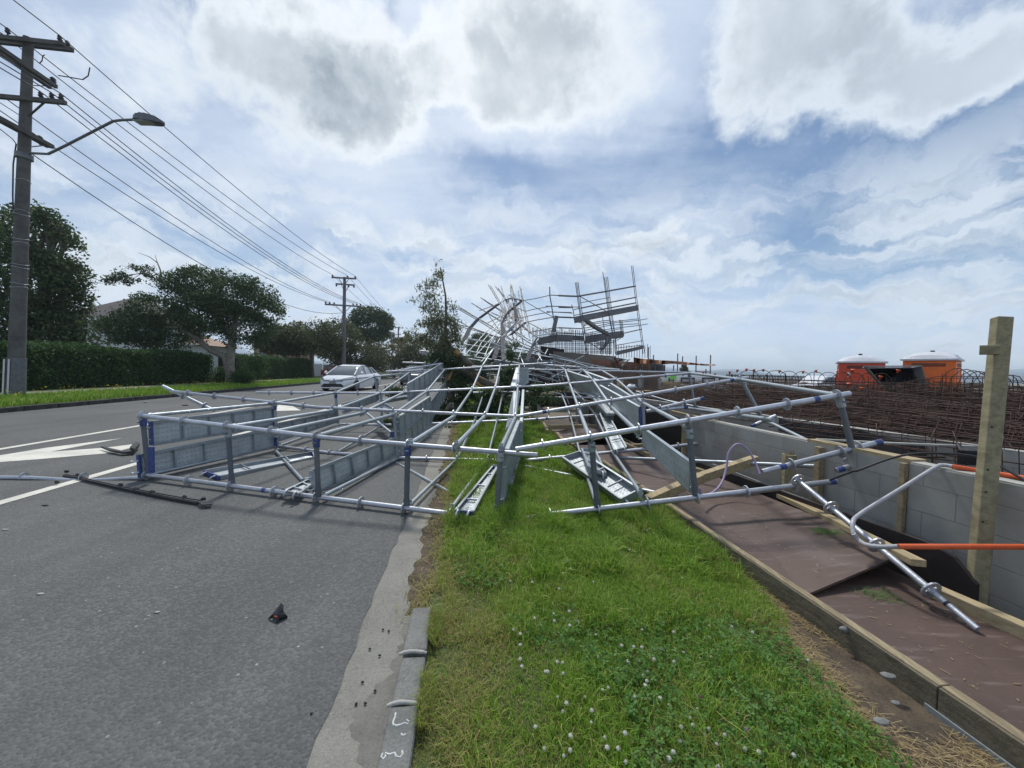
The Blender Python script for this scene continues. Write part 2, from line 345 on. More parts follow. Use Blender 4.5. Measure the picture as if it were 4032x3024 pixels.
M['plyedge'] = mat('dark_board', (.03, .022, .02), .8, vary=.4, vscale=4)
def f_block(n, tc, b):
    s = n.node('ShaderNodeSeparateXYZ', {0: tc}); xy = n.node('ShaderNodeCombineXYZ', {0: s.outputs[0], 1: s.outputs[2], 2: 0.}).outputs[0]
    br = n.node('ShaderNodeTexBrick', {'Scale': 1., 'Mortar Size': .004, 'Mortar Smooth': .3, 'Bias': 0., 'Brick Width': .4, 'Row Height': .2}); n.l.new(xy, br.inputs['Vector'])
    n.set(br.inputs['Color1'], (.40, .395, .365)); n.set(br.inputs['Color2'], (.33, .327, .30)); n.set(br.inputs['Mortar'], (.27, .265, .24))
    c = n.mix(n.m('MULTIPLY', n.ss(n.noise(tc, 1.5, 7, .65), .35, .7), .6), br.outputs[0], (.23, .22, .20))
    c = n.mix(n.m('MULTIPLY', n.ss(n.noise(tc, .9, 5, .7), .55, .7), .5), c, (.20, .185, .15))
    c = n.mix(n.m('MULTIPLY', n.ss(n.noise(tc, 80, 4, .8), .55, .7), .35), c, (.13, .13, .12))
    bn = n.node('ShaderNodeBump', {'Height': n.m('SUBTRACT', 1., br.outputs['Fac']), 'Strength': .7, 'Distance': .006}); n.l.new(bn.outputs[0], b.inputs['Normal']); return c
M['block'] = mat('concrete_block', (.3, .3, .3), .9, f=f_block)
M['black'] = mat('black_plastic', (.012, .013, .016), .45, vary=.5, vscale=3, bump=.3, bscale=6)
M['rubber'] = mat('black_rubber', (.02, .02, .022), .6)
M['rust'] = mat('rusty_rebar', (.085, .048, .035), .9, col2=(.045, .028, .022), vscale=6)
M['orange'] = mat('orange_plastic', (.72, .12, .03), .45, vary=.15, vscale=20)
M['orangelo'] = mat('loo_orange', (.80, .16, .02), .45, vary=.25, vscale=2)
M['loored'] = mat('loo_red', (.68, .085, .03), .45, vary=.25, vscale=2)
M['loowhite'] = mat('loo_roof_white', (.60, .61, .64), .6, vary=.15, vscale=3)
M['white'] = mat('white_paint', (.75, .76, .77), .4, vary=.1)
M['whitecar'] = mat('car_white', (.72, .74, .77), .22)
M['greycar'] = mat('car_grey', (.10, .11, .12), .3, metal=.4)
M['glass'] = mat('dark_glass', (.03, .035, .04), .06, spec=1.)
M['screen'] = mat('car_glass', (.17, .19, .19), .08, spec=1.)  # base colour lightened to stand in for the windscreen's reflection
M['lampg'] = mat('lamp_glass', (.35, .36, .38), .15)
M['purple'] = mat('purple_hose', (.36, .28, .44), .5)
M['greypipe'] = mat('grey_pipe', (.42, .42, .44), .4, vary=.2, vscale=30)
M['polew'] = mat('pole_timber', (.12, .11, .1), .9, f=f_conc((.13, .125, .12), (.075, .07, .066), 3), bump=.5, bscale=30)
M['polec'] = mat('pole_far', (.17, .15, .16), .9)
M['wire'] = mat('wire', (.03, .03, .035), .6)
M['roof'] = mat('roof_tiles', (.12, .105, .1), .9, vary=.3, vscale=8)
M['house'] = mat('house_wall', (.62, .64, .66), .8, vary=.1)
M['tan'] = mat('tan_roof', (.33, .22, .16), .8)
M['brown'] = mat('formwork_brown', (.16, .10, .075), .85, col2=(.10, .072, .06), vscale=1.2)
M['slab'] = mat('slab_edge', (.19, .16, .13), .85, col2=(.13, .115, .10), vscale=1.4)
M['pinkish'] = mat('red_mesh', (.30, .13, .085), .85, col2=(.20, .10, .07), vscale=2)
M['ochre'] = mat('new_ply', (.40, .32, .18), .8, col2=(.30, .23, .13), vscale=2)
M['net'] = mat('orange_net', (.50, .24, .12), .8, col2=(.30, .14, .07), vscale=6)
M['poster'] = mat('white_sheet', (.62, .64, .68), .6, vary=.2, vscale=3)
M['hill'] = mat('far_hill', (.25, .31, .38), 1., vary=.15, vscale=.02)  # blue-grey of distant haze put into the hill's own colour
M['flower'] = mat('clover_flower_white', (.66, .64, .54), .8, vary=.3, vscale=300)
M['pink'] = mat('clover_flower_pink', (.36, .17, .27), .8)
M['yellow'] = mat('yellow_flower', (.75, .62, .03), .7)
M['skin'] = mat('skin', (.45, .28, .2), .6)
M['navy'] = mat('dark_trousers', (.03, .035, .05), .8)
M['green'] = mat('lime_green', (.22, .65, .12), .6)
M['redcar'] = mat('red_paint', (.35, .03, .03), .35)
# ------------------------------------------------------------------ setting
def strip(pts, z, name, mt, kind='structure'):      # polygon in road coordinates as a sheet
    b = MB(); b.add([rd(s, t, z) for s, t in pts], [tuple(range(len(pts)))])
    o = b.build(name, mt, origin=(0, 0, 0)); setp(o, kind=kind); return o
g = MB(); zb = -.11
def q(s0, s1, t0, t1, z, m=0): g.add([rd(s0, t0, z), rd(s0, t1, z), rd(s1, t1, z), rd(s1, t0, z)], [(0, 1, 2, 3)], m)
q(-30, 12, -400, 3.27, zb); q(12, 900, -400, 3.27, zb); q(12, 900, 3.27, 900, zb); q(-30, 12, 5.35, 900, zb)
q(-30, 12, 3.27, 5.35, -1.6)
g.add([rd(-30, 3.27, zb), rd(12, 3.27, zb), rd(12, 3.27, -1.6), rd(-30, 3.27, -1.6)], [(0, 1, 2, 3)])
g.add([rd(-30, 5.35, zb), rd(12, 5.35, zb), rd(12, 5.35, -1.6), rd(-30, 5.35, -1.6)], [(3, 2, 1, 0)])
g.add([rd(12, 3.27, zb), rd(12, 5.35, zb), rd(12, 5.35, -1.6), rd(12, 3.27, -1.6)], [(0, 1, 2, 3)])
setp(g.build('ground', M['site'], origin=(0, 0, 0)), kind='structure')
TK = -12.1
def edge_pts(t0, amp, s0=-8, s1=60, step=.12):
    r = random.Random(3); return [(s0+i*step, t0+r.uniform(-amp, amp)) for i in range(int((s1-s0)/step)+1)]
rdl = [(-20, TK), (260, TK), (260, -.55)]+[(s, t) for s, t in edge_pts(-.535, .012, -8, 40)][::-1]+[(-20, -.535)]
strip([p for p in rdl][::-1], 0., 'road', M['asphalt'])
strip([(-20, -.60), (260, -.60), (260, -.25), (-20, -.25)], -.004, 'gutter_channel', M['channel'])
def ribbon(name, ss, tl, tr, z, mt):
    b = MB(); b.v = [tuple(rd(s_, f(s_), z)) for s_ in ss for f in (tl, tr)]; n_ = len(ss)
    b.f = [[2*i, 2*i+1, 2*i+3, 2*i+2] for i in range(n_-1)]; b.mi = [0]*(n_-1); b.sm = [False]*(n_-1); return setp(b.build(name, mt, origin=(0, 0, 0)), kind='structure')
# wet dirt in the gutter, soil strip where the kerb is missing
r0 = random.Random(5)
ribbon('gutter_dirt', [i*.012-1 for i in range(262)], lambda s: -.315+.012*math.sin(s*23)+.010*math.sin(s*57+1)+.006*math.sin(s*131)-(.105*max(0, math.sin((s-1.34)/.44*math.pi))**.8 if 1.34 < s < 1.78 else 0)+r0.uniform(-.003, .003), lambda s: -.27, -.0034, M['stain'])
ribbon('dirt_strip', [2.2+i*.03 for i in range(420)], lambda s: -.335+.02*math.sin(s*9)+.012*math.sin(s*31)+r0.uniform(-.006, .006), lambda s: -.12, -.0028, M['soil'])
# verge as a gently mounded sheet
vb = MB(); ss_ = [-3+i*.25 for i in range(75)]+[16+i*3 for i in range(30)]; tt_ = [-.2, -.1, 0, .4, .8, 1.2, 1.4, 1.5, 1.6, 1.7, 1.8, 1.9, 2.0, 2.05, 2.12]
def vz(s, t): return .012+.028*min(1, max(0, (t+.16)/.3))+.012*math.sin(s*2.1+t)*math.sin(t*2.2+s*.7)-.075*max(0, min(1, (t-(1.35 if s < 2.6 else 1.7))/.6))
for s in ss_:
    for t in tt_: vb.v.append(tuple(rd(s, t, vz(s, t))))
nt_ = len(tt_)
for i in range(len(ss_)-1):
    for j in range(nt_-1):
        vb.f.append([i*nt_+j, i*nt_+j+1, (i+1)*nt_+j+1, (i+1)*nt_+j]); vb.mi.append(1 if tt_[j]+.05 > np.interp(ss_[i], [-1, 1, 1.3, 1.6, 1.9, 2.2, 2.5, 2.7], [1.45, 1.5, 1.56, 1.66, 1.78, 1.92, 2.01, 2.3]) else 0); vb.sm.append(True)
setp(vb.build('verge', [M['turf'], M['soil']], origin=(0, 0, 0)), kind='structure')
# far berm, footpath
fb = MB()
for (t0, z0, t1, z1, m_) in ((TK-.12, .12, -14.2, .22, 0), (-14.2, .225, -15.7, .26, 1), (-15.7, .26, -60, .5, 0)):
    fb.add([rd(-20, t1, z1), rd(-20, t0, z0), rd(260, t0, z0), rd(260, t1, z1)], [(0, 1, 2, 3)], m_)
setp(fb.build('far_berm', [M['turf'], M['channel']], origin=(0, 0, 0)), kind='structure')
# markings
def mark(pts, z=.004): return strip(pts, z, 'road_marking', M['paint'])
def line(s0, s1, t0, t1, wd): mark([(s0, t0-wd/2), (s0, t0+wd/2), (s1, t1+wd/2), (s1, t1-wd/2)])
line(-6, 26, -4.41, -4.70, .13); line(-6, 60, -7.34, -6.7, .13); line(29, 90, -4.75, -4.9, .13)
def mpx(pts): mark([(lambda P: (P.dot(D), P.dot(R)))(zat('K', x, y, z=.004)) for x, y in pts][::-1])
mpx([(-260, 290), (0, 247), (300, 225), (915, 172), (1090, 125), (1120, 97), (860, 130), (410, 163), (1000, 52), (380, 130), (0, 192), (-260, 230)])
P = [zat('A', x, y, z=.004) for x, y in ((1510, 635), (1740, 630), (1600, 555), (1510, 590))]
mark([(p.dot(D), p.dot(R)) for p in P])
# kerb stones (near) with mortar joints, far kerb
ks = [(-.9, -.2), (-.19, .42), (.43, .98), (.995, 1.52), (1.535, 1.80), (1.815, 2.16)]
for i, (a, b_) in enumerate(ks):
    k = MB(); k.frame(rd(a, -.275, -.05), D*(b_-a), R*.112, UZ*(.118 if i != 4 else .106))
    o = k.build('kerb_stone', M['stone'], bevel=.014)
    if a+.1 > .9: setp(o, ['', '', '', 'blue-grey kerb stone nearest the bottom edge with chalk scribbles on it', 'short worn blue-grey kerb stone between two mortar joints', 'last blue-grey kerb stone before the bare gap in the kerb'][i], 'kerb stone', 'near kerb stones')
    else: setp(o, 'blue-grey kerb stone beside the gutter at the bottom of the frame', 'kerb stone', 'near kerb stones')
for i, s in enumerate((1.5275, 1.8075)):
    k = MB(); k.tube([rd(s+.004*math.sin(j), -.288+.0255*j, .062+.008*math.sin(j*.6)) for j in range(6)], [.006, .009, .009, .008, .009, .005], 6)
    setp(k.build('mortar_joint', M['concw']), ['pale mortar ridge across the kerb above the chalk marks', 'pale mortar ridge across the kerb, farther of the two'][i], 'mortar joint')
def chalk(pts_, lb):
    c_ = MB(); c_.tube([rd(a, b, .0675) for a, b in pts_], .0042, 6, smooth=False); setp(c_.build('chalk_mark', M['chalk']), lb, 'chalk mark')
chalk([(1.485, -.247), (1.465, -.246), (1.448, -.250), (1.436, -.247), (1.430, -.235), (1.432, -.220), (1.438, -.205), (1.432, -.193), (1.442, -.190), (1.45, -.20)], 'hooked white chalk mark below the nearer mortar ridge')
chalk([(1.395, -.212), (1.388, -.203), (1.392, -.195)], 'tiny white chalk fleck between the two chalk scribbles')
chalk([(1.328, -.262), (1.316, -.266), (1.308, -.256), (1.318, -.250), (1.328, -.256), (1.322, -.238), (1.326, -.222), (1.312, -.214), (1.308, -.200), (1.318, -.194), (1.332, -.198)], 'wavy white chalk scribble nearest the bottom edge')
i = 0; s = 4.0
while s < 150:
    L_ = .9 if s < 45 else 8
    if s < 60:
        k = MB(); k.frame(rd(s, TK-.13, -.05), D*(L_-.03), R*.15, UZ*(.19+random.uniform(-.01, .01)))
        o = k.build('kerb_stone', M['darkstone'], bevel=.012); setp(o, 'dark stone in the kerb line along the far side of the road', 'kerb stone', 'dark kerb stones of the far kerb'); i += 1
    else:
        k = MB(); k.frame(rd(s, TK-.13, -.05), D*(150-s), R*.15, UZ*.19); setp(k.build('far_kerb', M['darkstone']), kind='structure'); break
    s += L_
# hills on the horizon
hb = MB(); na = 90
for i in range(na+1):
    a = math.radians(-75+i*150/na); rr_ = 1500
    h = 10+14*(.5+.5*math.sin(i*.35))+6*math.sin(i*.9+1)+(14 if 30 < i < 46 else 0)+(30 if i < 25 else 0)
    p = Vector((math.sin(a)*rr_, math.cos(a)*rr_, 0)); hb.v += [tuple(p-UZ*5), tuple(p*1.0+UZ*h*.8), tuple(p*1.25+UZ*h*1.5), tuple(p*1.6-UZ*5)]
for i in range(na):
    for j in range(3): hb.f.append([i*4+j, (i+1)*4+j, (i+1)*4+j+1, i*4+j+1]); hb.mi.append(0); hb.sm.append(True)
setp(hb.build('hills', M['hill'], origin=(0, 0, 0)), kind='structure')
# ------------------------------------------------------------------ grass
def to_world(s, t, z): return np.stack([s*D.x+t*R.x, s*D.y+t*R.y, z], 1)
def blades(name, s, t, z, h, wd, lean, mt, label=None, seed=0):
    g_ = np.random.default_rng(seed); n = len(s); base = to_world(s, t, z); a = g_.uniform(0, 2*np.pi, n)
    side = np.stack([np.cos(a), np.sin(a), np.zeros(n)], 1)*wd[:, None]/2
    b = g_.uniform(0, 2*np.pi, n); ld = np.stack([np.cos(b), np.sin(b), np.zeros(n)], 1)*(lean*h)[:, None]
    mid = base+ld*.35; mid[:, 2] += h*.6; tip = base+ld; tip[:, 2] += h*(1-lean*.35)
    V = np.stack([base-side, base+side, mid-side*.75, mid+side*.75, tip], 1).reshape(-1, 3)
    k = (np.arange(n)*5)[:, None]; T = np.stack([k+[0, 1, 3], k+[0, 3, 2], k+[2, 3, 4]], 1).reshape(-1, 3)
    o = npmesh(name, V, T, M[mt], quads=False)
    setp(o, kind='stuff')
    if label: setp(o, label, 'grass')
    return o
def vzn(s, t): return .012+.028*np.clip((t+.16)/.3, 0, 1)+.012*np.sin(s*2.1+t)*np.sin(t*2.2+s*.7)-.075*np.clip((t-np.where(s < 2.6, 1.35, 1.7))/.6, 0, 1)
def nz(s, t, k=1.): return (np.sin(s*2.3*k+1.7*np.sin(t*1.9*k))+np.sin(t*3.1*k+s*1.1*k+.5)+np.sin((s*1.3-t*2.7)*k))/3
def near_field(n, s0, s1, seed):
    g_ = np.random.default_rng(seed); s = s0+(s1-s0)*g_.random(n)**1.0; t = g_.uniform(-.17, 2.03, n); return g_, s, t
def rlim(s): return np.interp(s, [-1, 1.0, 1.3, 1.6, 1.9, 2.2, 2.5, 40], [1.55, 1.58, 1.62, 1.70, 1.80, 1.92, 2.01, 2.02])
allp = []
for (n, s0, s1, hh, ww) in ((95000, .6, 2.4, .062, .0040), (90000, 2.4, 5, .095, .0058), (60000, 5, 10, .10, .010), (30000, 10, 30, .11, .02)):
    g_, s, t = near_field(n, s0, s1, n)
    left = np.where(s > 2.15, -.14+.07*nz(s*3, t), -.165)
    ok = (t > left) & (t < rlim(s)+.06*nz(s*4, t*4)) ; dk = nz(s, t, 1.6)
    clov = (t > .55+.3*nz(s*2, t)) & (s < 1.9) & (g_.random(n) < .30); ok &= ~clov
    ok &= (g_.random(n) < .6+.5*(dk > -.3))
    s, t, dk = s[ok], t[ok], dk[ok]; m_ = len(s); tuft = np.clip(nz(s*4.2, t*4.6)+.3*nz(s*9, t*8), -1, 1)
    lush = np.clip(.72+.45*nz(s*.9+2, t*1.2)+.55*tuft+.45*((s > 1.9) & (s < 3.6)), .3, 2.0)
    h = hh*g_.uniform(.5, 1.4, m_)*lush; wd = ww*g_.uniform(.6, 1.3, m_)
    dry = (g_.random(m_) < np.clip(.12+.25*(nz(s*2.2, t*2.6) < -.25)+.5*np.clip(.55-t, 0, .5)*2*(s < 2.7)+.3*(t < .03)+.25*(t > rlim(s)-.2), 0, .85))
    vzv = vzn(s, t)-.004
    blades('grass', s[~dry], t[~dry], vzv[~dry], h[~dry], wd[~dry], g_.uniform(.1, 1.1, (~dry).sum()), 'grass', 'green grass of the near verge', int(n))
    blades('dry_grass', s[dry], t[dry], vzv[dry], h[dry]*.8, wd[dry]*.8, g_.uniform(.4, 1.5, dry.sum()), 'grass_dry', 'yellowed dry grass mixed into the near verge', int(n)+1)
g_ = np.random.default_rng(404); n = 4500; s = g_.uniform(.5, 2.2, n); t = -.150+np.abs(g_.normal(0, .025, n))-.012; ok = nz(s*6, t*2) > -.1; s, t = s[ok], t[ok]; n = len(s)
for k_, mt_ in ((0, 'grass_dry'), (1, 'grass')):
    q_ = (np.arange(n) % 3 == 0) if k_ else (np.arange(n) % 3 > 0)
    blades('kerb_grass', s[q_], t[q_], .045+0*t[q_], g_.uniform(.03, .075, q_.sum()), g_.uniform(.002, .004, q_.sum()), g_.uniform(.3, .95, q_.sum()), mt_, 'grass hanging over the edge of the near kerb stones', 405+k_)
n = 9000; s = 2.15+g_.random(n)**1.6*12; t = -.17+.07*g_.standard_normal(n); ok = nz(s*5, t*6) > -.2; s, t = s[ok], t[ok]; n = len(s)
blades('dry_grass', s, t, vzn(s, t)-.003, g_.uniform(.015, .06, n), g_.uniform(.002, .005, n)*(1+s*.15), g_.uniform(.6, 1.8, n), 'grass_dry', 'dead grass along the gutter where the kerb is missing', 410)
# straw lying on the bare strips
g_ = np.random.default_rng(77); n = 14000
s = g_.uniform(.7, 3.3, n); t = rlim(s)+g_.uniform(-.12, .5, n); ok = (t < 2.02) & (nz(s*3, t*4) > -.35+.5*g_.random(n)); s, t = s[ok], t[ok]
n2_ = 2600; s2 = g_.uniform(2.1, 11, n2_); t2 = -.2+.13*g_.standard_normal(n2_)*.8; s = np.r_[s, s2]; t = np.r_[t, t2]; n = len(s)
a = g_.normal(2.6, .75, n); L_ = .012+.09*g_.random(n)**2; c = to_world(s, t, vzn(s, t)+.006+g_.uniform(0, .014, n)); dr = np.stack([np.cos(a), np.sin(a), g_.normal(0, .12, n)], 1)*L_[:, None]
sd_ = np.stack([-np.sin(a), np.cos(a), 0*a], 1)*g_.uniform(.0005, .0015, n)[:, None]
V = np.stack([c-dr/2-sd_, c-dr/2+sd_, c+dr/2+sd_, c+dr/2-sd_], 1).reshape(-1, 3)
setp(npmesh('straw', V, (np.arange(n)*4)[:, None]+np.arange(4)[None], M['straw']), 'dry straw litter on the bare earth beside the timber edging', 'straw', kind='stuff')
# clover leaves
n = 13000; s = g_.uniform(.6, 3.2, n); t = g_.uniform(-.05, 1.8, n); ok = ((t > .50+.35*nz(s*2, t)) & (s < 2.2-.5*g_.random(n)) & (nz(s*5, t*5) > -.55) | ((t < .55) & (s > 2.35) & (nz(s*4+1, t*4) > -.1))) & (t < rlim(s)-.02+.08*nz(s*3, t*3)); s, t = s[ok], t[ok]; n = len(s)
c = to_world(s, t, vzn(s, t)+g_.uniform(.015, .06, n)); r_ = g_.uniform(.006, .0105, n); a0 = g_.uniform(0, 6.28, n); V = []; tilt = g_.normal(0, .35, (n, 2))
for k in range(3):
    for (rr_, da) in ((0, 0), (1.1, -.55), (1.75, 0), (1.1, .55)):
        an = a0+k*2.094+da; x = np.cos(an)*rr_*r_; y = np.sin(an)*rr_*r_; V.append(c+np.stack([x, y, x*tilt[:, 0]+y*tilt[:, 1]], 1))
V = np.stack(V, 1).reshape(-1, 3); T = ((np.arange(n)*12)[:, None, None]+np.arange(12).reshape(3, 4)[None]).reshape(-1, 4)
setp(npmesh('clover', V, T, M['clover']), 'low green clover leaves in the near verge', 'clover', kind='stuff')
# clover flowers: one head built, then copied
def flower_mesh(mt, name):
    b = MB(); b.tube([(0, 0, 0), (.002, 0, .03), (.004, .001, .065)], .0009, 5, 1)
    b.ball((.004, .001, .072), .0105, 0, (1, 1, .85), 9, 6, .18)
    for i in range(22):
        a = i*2.4; ph = .25+1.5*(i/22); d_ = Vector((math.sin(ph)*math.cos(a), math.sin(ph)*math.sin(a), math.cos(ph)*.85))
        b.tube([Vector((.004, .001, .072))+d_*.008, Vector((.004, .001, .072))+d_*.0145+UZ*.001], [.0022, .0006], 4, 0)
    return b.build(name, [mt, M['grass']], origin=(0, 0, 0))
fl = flower_mesh(M['flower'], 'clover_flower'); flp = flower_mesh(M['pink'], 'clover_flower')
fpos = [(400, 658), (430, 700), (385, 730), (300, 662), (305, 726), (172, 680), (92, 870), (75, 972), (85, 1003), (330, 960), (355, 992), (360, 1043), (260, 1030), (242, 1036), (45, 775), (75, 798), (866, 772), (1285, 826), (1443, 762), (1283, 750),
        (730, 872), (800, 877), (858, 900), (972, 890), (825, 958), (757, 966), (955, 973), (1050, 990), (884, 1036), (855, 1054), (866, 1080), (872, 1118), (596, 1132), (653, 1130), (490, 1184), (386, 1245), (347, 1300), (985, 1205), (1037, 1233), (815, 1211),
        (1165, 1284), (1203, 1274), (1175, 1338), (1122, 1392), (1185, 1388), (1251, 1420), (1275, 1422), (1325, 1488), (1495, 1545), (1590, 1530), (1828, 1580), (1747, 1085), (1100, 1468), (1046, 1560), (1015, 1576), (745, 1428), (612, 1442), (550, 1285), (540, 1355),
        (408, 1442), (187, 1380), (417, 1556), (362, 1574), (630, 1514), (705, 1520), (748, 1630), (1342, 1632), (1345, 1645), (385, 315), (460, 313), (385, 343), (408, 385), (362, 411), (310, 378), (510, 370), (322, 506), (153, 466), (835, 195), (893, 147), (930, 160), (962, 270), (998, 270),
        (778, 268), (805, 274), (160, 150), (330, 175), (357, 178), (583, 940), (1121, 900), (1297, 943), (555, 803), (1568, 795), (1907, 950), (330, 1192), (440, 700), (995, 240), (1125, 445), (548, 470), (230, 1535), (20, 460), (1375, 1440), (1230, 940), (1060, 790)]
first = True
for i, (x, y) in enumerate(fpos):
    P = zat('M', x, y, z=.09)
    tt0 = P.dot(R); P.z = .036
    o = fl if first else fl.copy()
    if not first: COL.objects.link(o)
    first = False; o.location = P; k = random.uniform(.45, .75); o.scale = (k, k, random.uniform(.55, .8)); o.rotation_euler = (random.uniform(-.2, .2), random.uniform(-.2, .2), random.uniform(0, 6))
    setp(o, 'small white clover flower head standing in the near verge grass', 'flower', 'white clover flowers in the verge')
for i, (x, y, lb) in enumerate(((1217, 1176, 'pink clover flower in the verge among the clover leaves, upper of two'), (1517, 1383, 'pink clover flower nearer the bottom right of the verge'))):
    o = flp if i == 0 else flp.copy(); o.scale = (.7, .7, .7)
    if i: COL.objects.link(o)
    P = zat('M', x, y, z=.11); P.z = .04; o.location = P; setp(o, lb, 'flower', 'pink clover flowers')
# far berm grass
n = 42000; g_ = np.random.default_rng(5); s = 3+g_.random(n)**1.5*60; t = g_.uniform(-14.2, -12.25, n)
blades('grass', s, t, .13+(-12.2-t)*.045, g_.uniform(.08, .24, n), g_.uniform(.015, .035, n), g_.uniform(.1, .7, n), 'grass', 'rough grass on the berm across the road', 6)
n = 500; s = g_.uniform(6, 34, n); t = g_.normal(-13.8, .35, n); c = to_world(s, t, .30+g_.uniform(0, .22, n)); V = (c[:, None, :]+g_.normal(0, .018, (n, 4, 3))).reshape(-1, 3)
setp(npmesh('yellow_flowers', V, (np.arange(n)*4)[:, None]+np.arange(4)[None], M['yellow']), 'scattered yellow wild flowers in the far berm', 'wild flowers', kind='stuff')
# rocks in the bare strip
for (x, y, sx, lb) in ((390, 1120, .034, 'dark grey stone leaning against the timber edging'), (780, 1435, .022, 'pale rounded stone beside the timber edging'), (960-0, 1285, .0, '')):
    if sx: b = MB(); b.ball(zat('E', x, y, z=.08), sx, 0, (1, .8, .7 if sx < .04 else 1.2), 8, 6, .15); setp(b.build('stone', M['stone']), lb, 'stone')
for (x, y, sx, lb) in ((950, 1290, .022, 'flat grey stone half hidden by clover in the bare strip'), (1060, 1140, .014, 'small pale stone lying in the straw'), (1000, 925, .022, 'flat grey stone in the straw below the edging board')):
    b = MB(); b.ball(zat('N', x, y, z=.075), sx, 0, (1.4, .9, .35), 8, 6, .15); setp(b.build('stone', M['stone']), lb, 'stone')
# ------------------------------------------------------------------ scaffolding
def itp(tab, x):
    return float(np.interp(x, [a for a, _ in tab], [b for _, b in tab]))
ROW0 = [(0, 4.45), (581, 4.57), (1245, 3.91), (1594, 3.70), (1778, 3.55), (1960, 3.5), (4000, 3.5)]
ROW1 = [(1000, 6.5), (1566, 5.85), (1958, 5.8), (4000, 5.8)]
ROW2 = [(1000, 8.4), (4000, 8.3)]; ROW3 = [(1000, 10.7), (4000, 10.7)]
ROW = [ROW0, ROW1, ROW2, ROW3]
def yp(v, u=None): return 10.7+max(0, 1440-v)*.018       # crumpled zone: higher in the picture = farther
def pt(spec):
    if isinstance(spec, Vector): return spec            # (row, u, v) or (Y float, u, v)
    if len(spec) == 4: return at(spec[1], spec[2], z=spec[3])
    r, u, v = spec
    if r == 'p': return at(u, v, Y=yp(v))
    if isinstance(r, int) and r < 4: return at(u, v, Y=itp(ROW[r], u))
    return at(u, v, Y=r)
_ros = {}
def rosette(p, axis, parent, r=.058):
    key = round(r, 3)
    if key not in _ros:
        b = MB(); n = 14; ri = r*.62; vs = []
        for zt in (-.005, .005):
            for rad in (ri, r):
                for j in range(n): a = 2*math.pi*j/n; vs.append((rad*math.cos(a), rad*math.sin(a), zt))
        fs = []
        for j in range(n):
            k = (j+1) % n; fs += [(j, k, n+k, n+j)[::-1], (2*n+j, 2*n+k, 3*n+k, 3*n+j), (n+j, n+k, 3*n+k, 3*n+j), (k, j, 2*n+j, 2*n+k)]
        b.add(vs, fs)
        for j in range(4):
            a = math.pi/2*j+.4; b.bar(Vector((math.cos(a), math.sin(a), 0))*r*.35, Vector((math.cos(a), math.sin(a), 0))*r*.75, .018, .009)
        q_ = b.build('rosette', M['galv'], origin=(0, 0, 0)); _ros[key] = q_.data; bpy.data.objects.remove(q_)
    o = bpy.data.objects.new('rosette', _ros[key]); COL.objects.link(o); o.parent = parent
    o.rotation_euler = Vector(axis).to_track_quat('Z', 'Y').to_euler(); o.location = Vector(p)-ORG[parent.name]
    return o
def standard(parent, a, b_, ros=(), r=.0255, mt='galv', blue=(), n=12, rr=.058, spig=0):
    A, B = pt(a), pt(b_); m = MB(); m.tube([A, B], r, n)
    for (k, w_) in blue: c = A.lerp(B, k); d = (B-A).normalized()*w_/2; m.tube([c-d, c+d], r+.0012, n, 1)
    if spig: d = (B-A).normalized(); m.tube([B, B+d*spig], r*.8, n)
    for k in ros:         # collar welded under each rosette
        c = A.lerp(B, k); d = (B-A).normalized()*.012; m.tube([c-d, c+d], r*1.14, n, 0)
    o = m.build('standard', [M[mt], M['blue']], parent)
    if rr:
        for k in ros: rosette(A.lerp(B, k), B-A, o, rr)
    return o
def uparam(a, b_, us):   # rosette params at given u image positions
    A, B = pt(a), pt(b_); out_ = []
    for u in us:
        lo, hi = 0., 1.; 
        def pu(k):
            q = A.lerp(B, k)-Vector((0, 0, CH)); return 2016+F*q.dot(rt)/q.dot(fw)
        inc = pu(1) > pu(0)
        for _ in range(24):
            mid = (lo+hi)/2
            if (pu(mid) < u) == inc: lo = mid
            else: hi = mid
        out_.append((lo+hi)/2)
    return out_
def ledger(parent, nodes, r=.0225, mt='galvb', n=10, name='ledger', heads=True):
    for a, b_ in zip(nodes[:-1], nodes[1:]):
        A, B = pt(a), pt(b_); d = (B-A).normalized(); m = MB(); m.tube([A+d*.03, B-d*.03], r, n)
        if heads:
            for c, e in ((A, 1), (B, -1)): m.tube([c+d*e*.02, c+d*e*.085], r*1.28, 8); m.bar(c+d*e*.045-UZ*.05, c+d*e*.045+UZ*.045, .03, .008, 0, d)
        m.build(name, M[mt], parent)
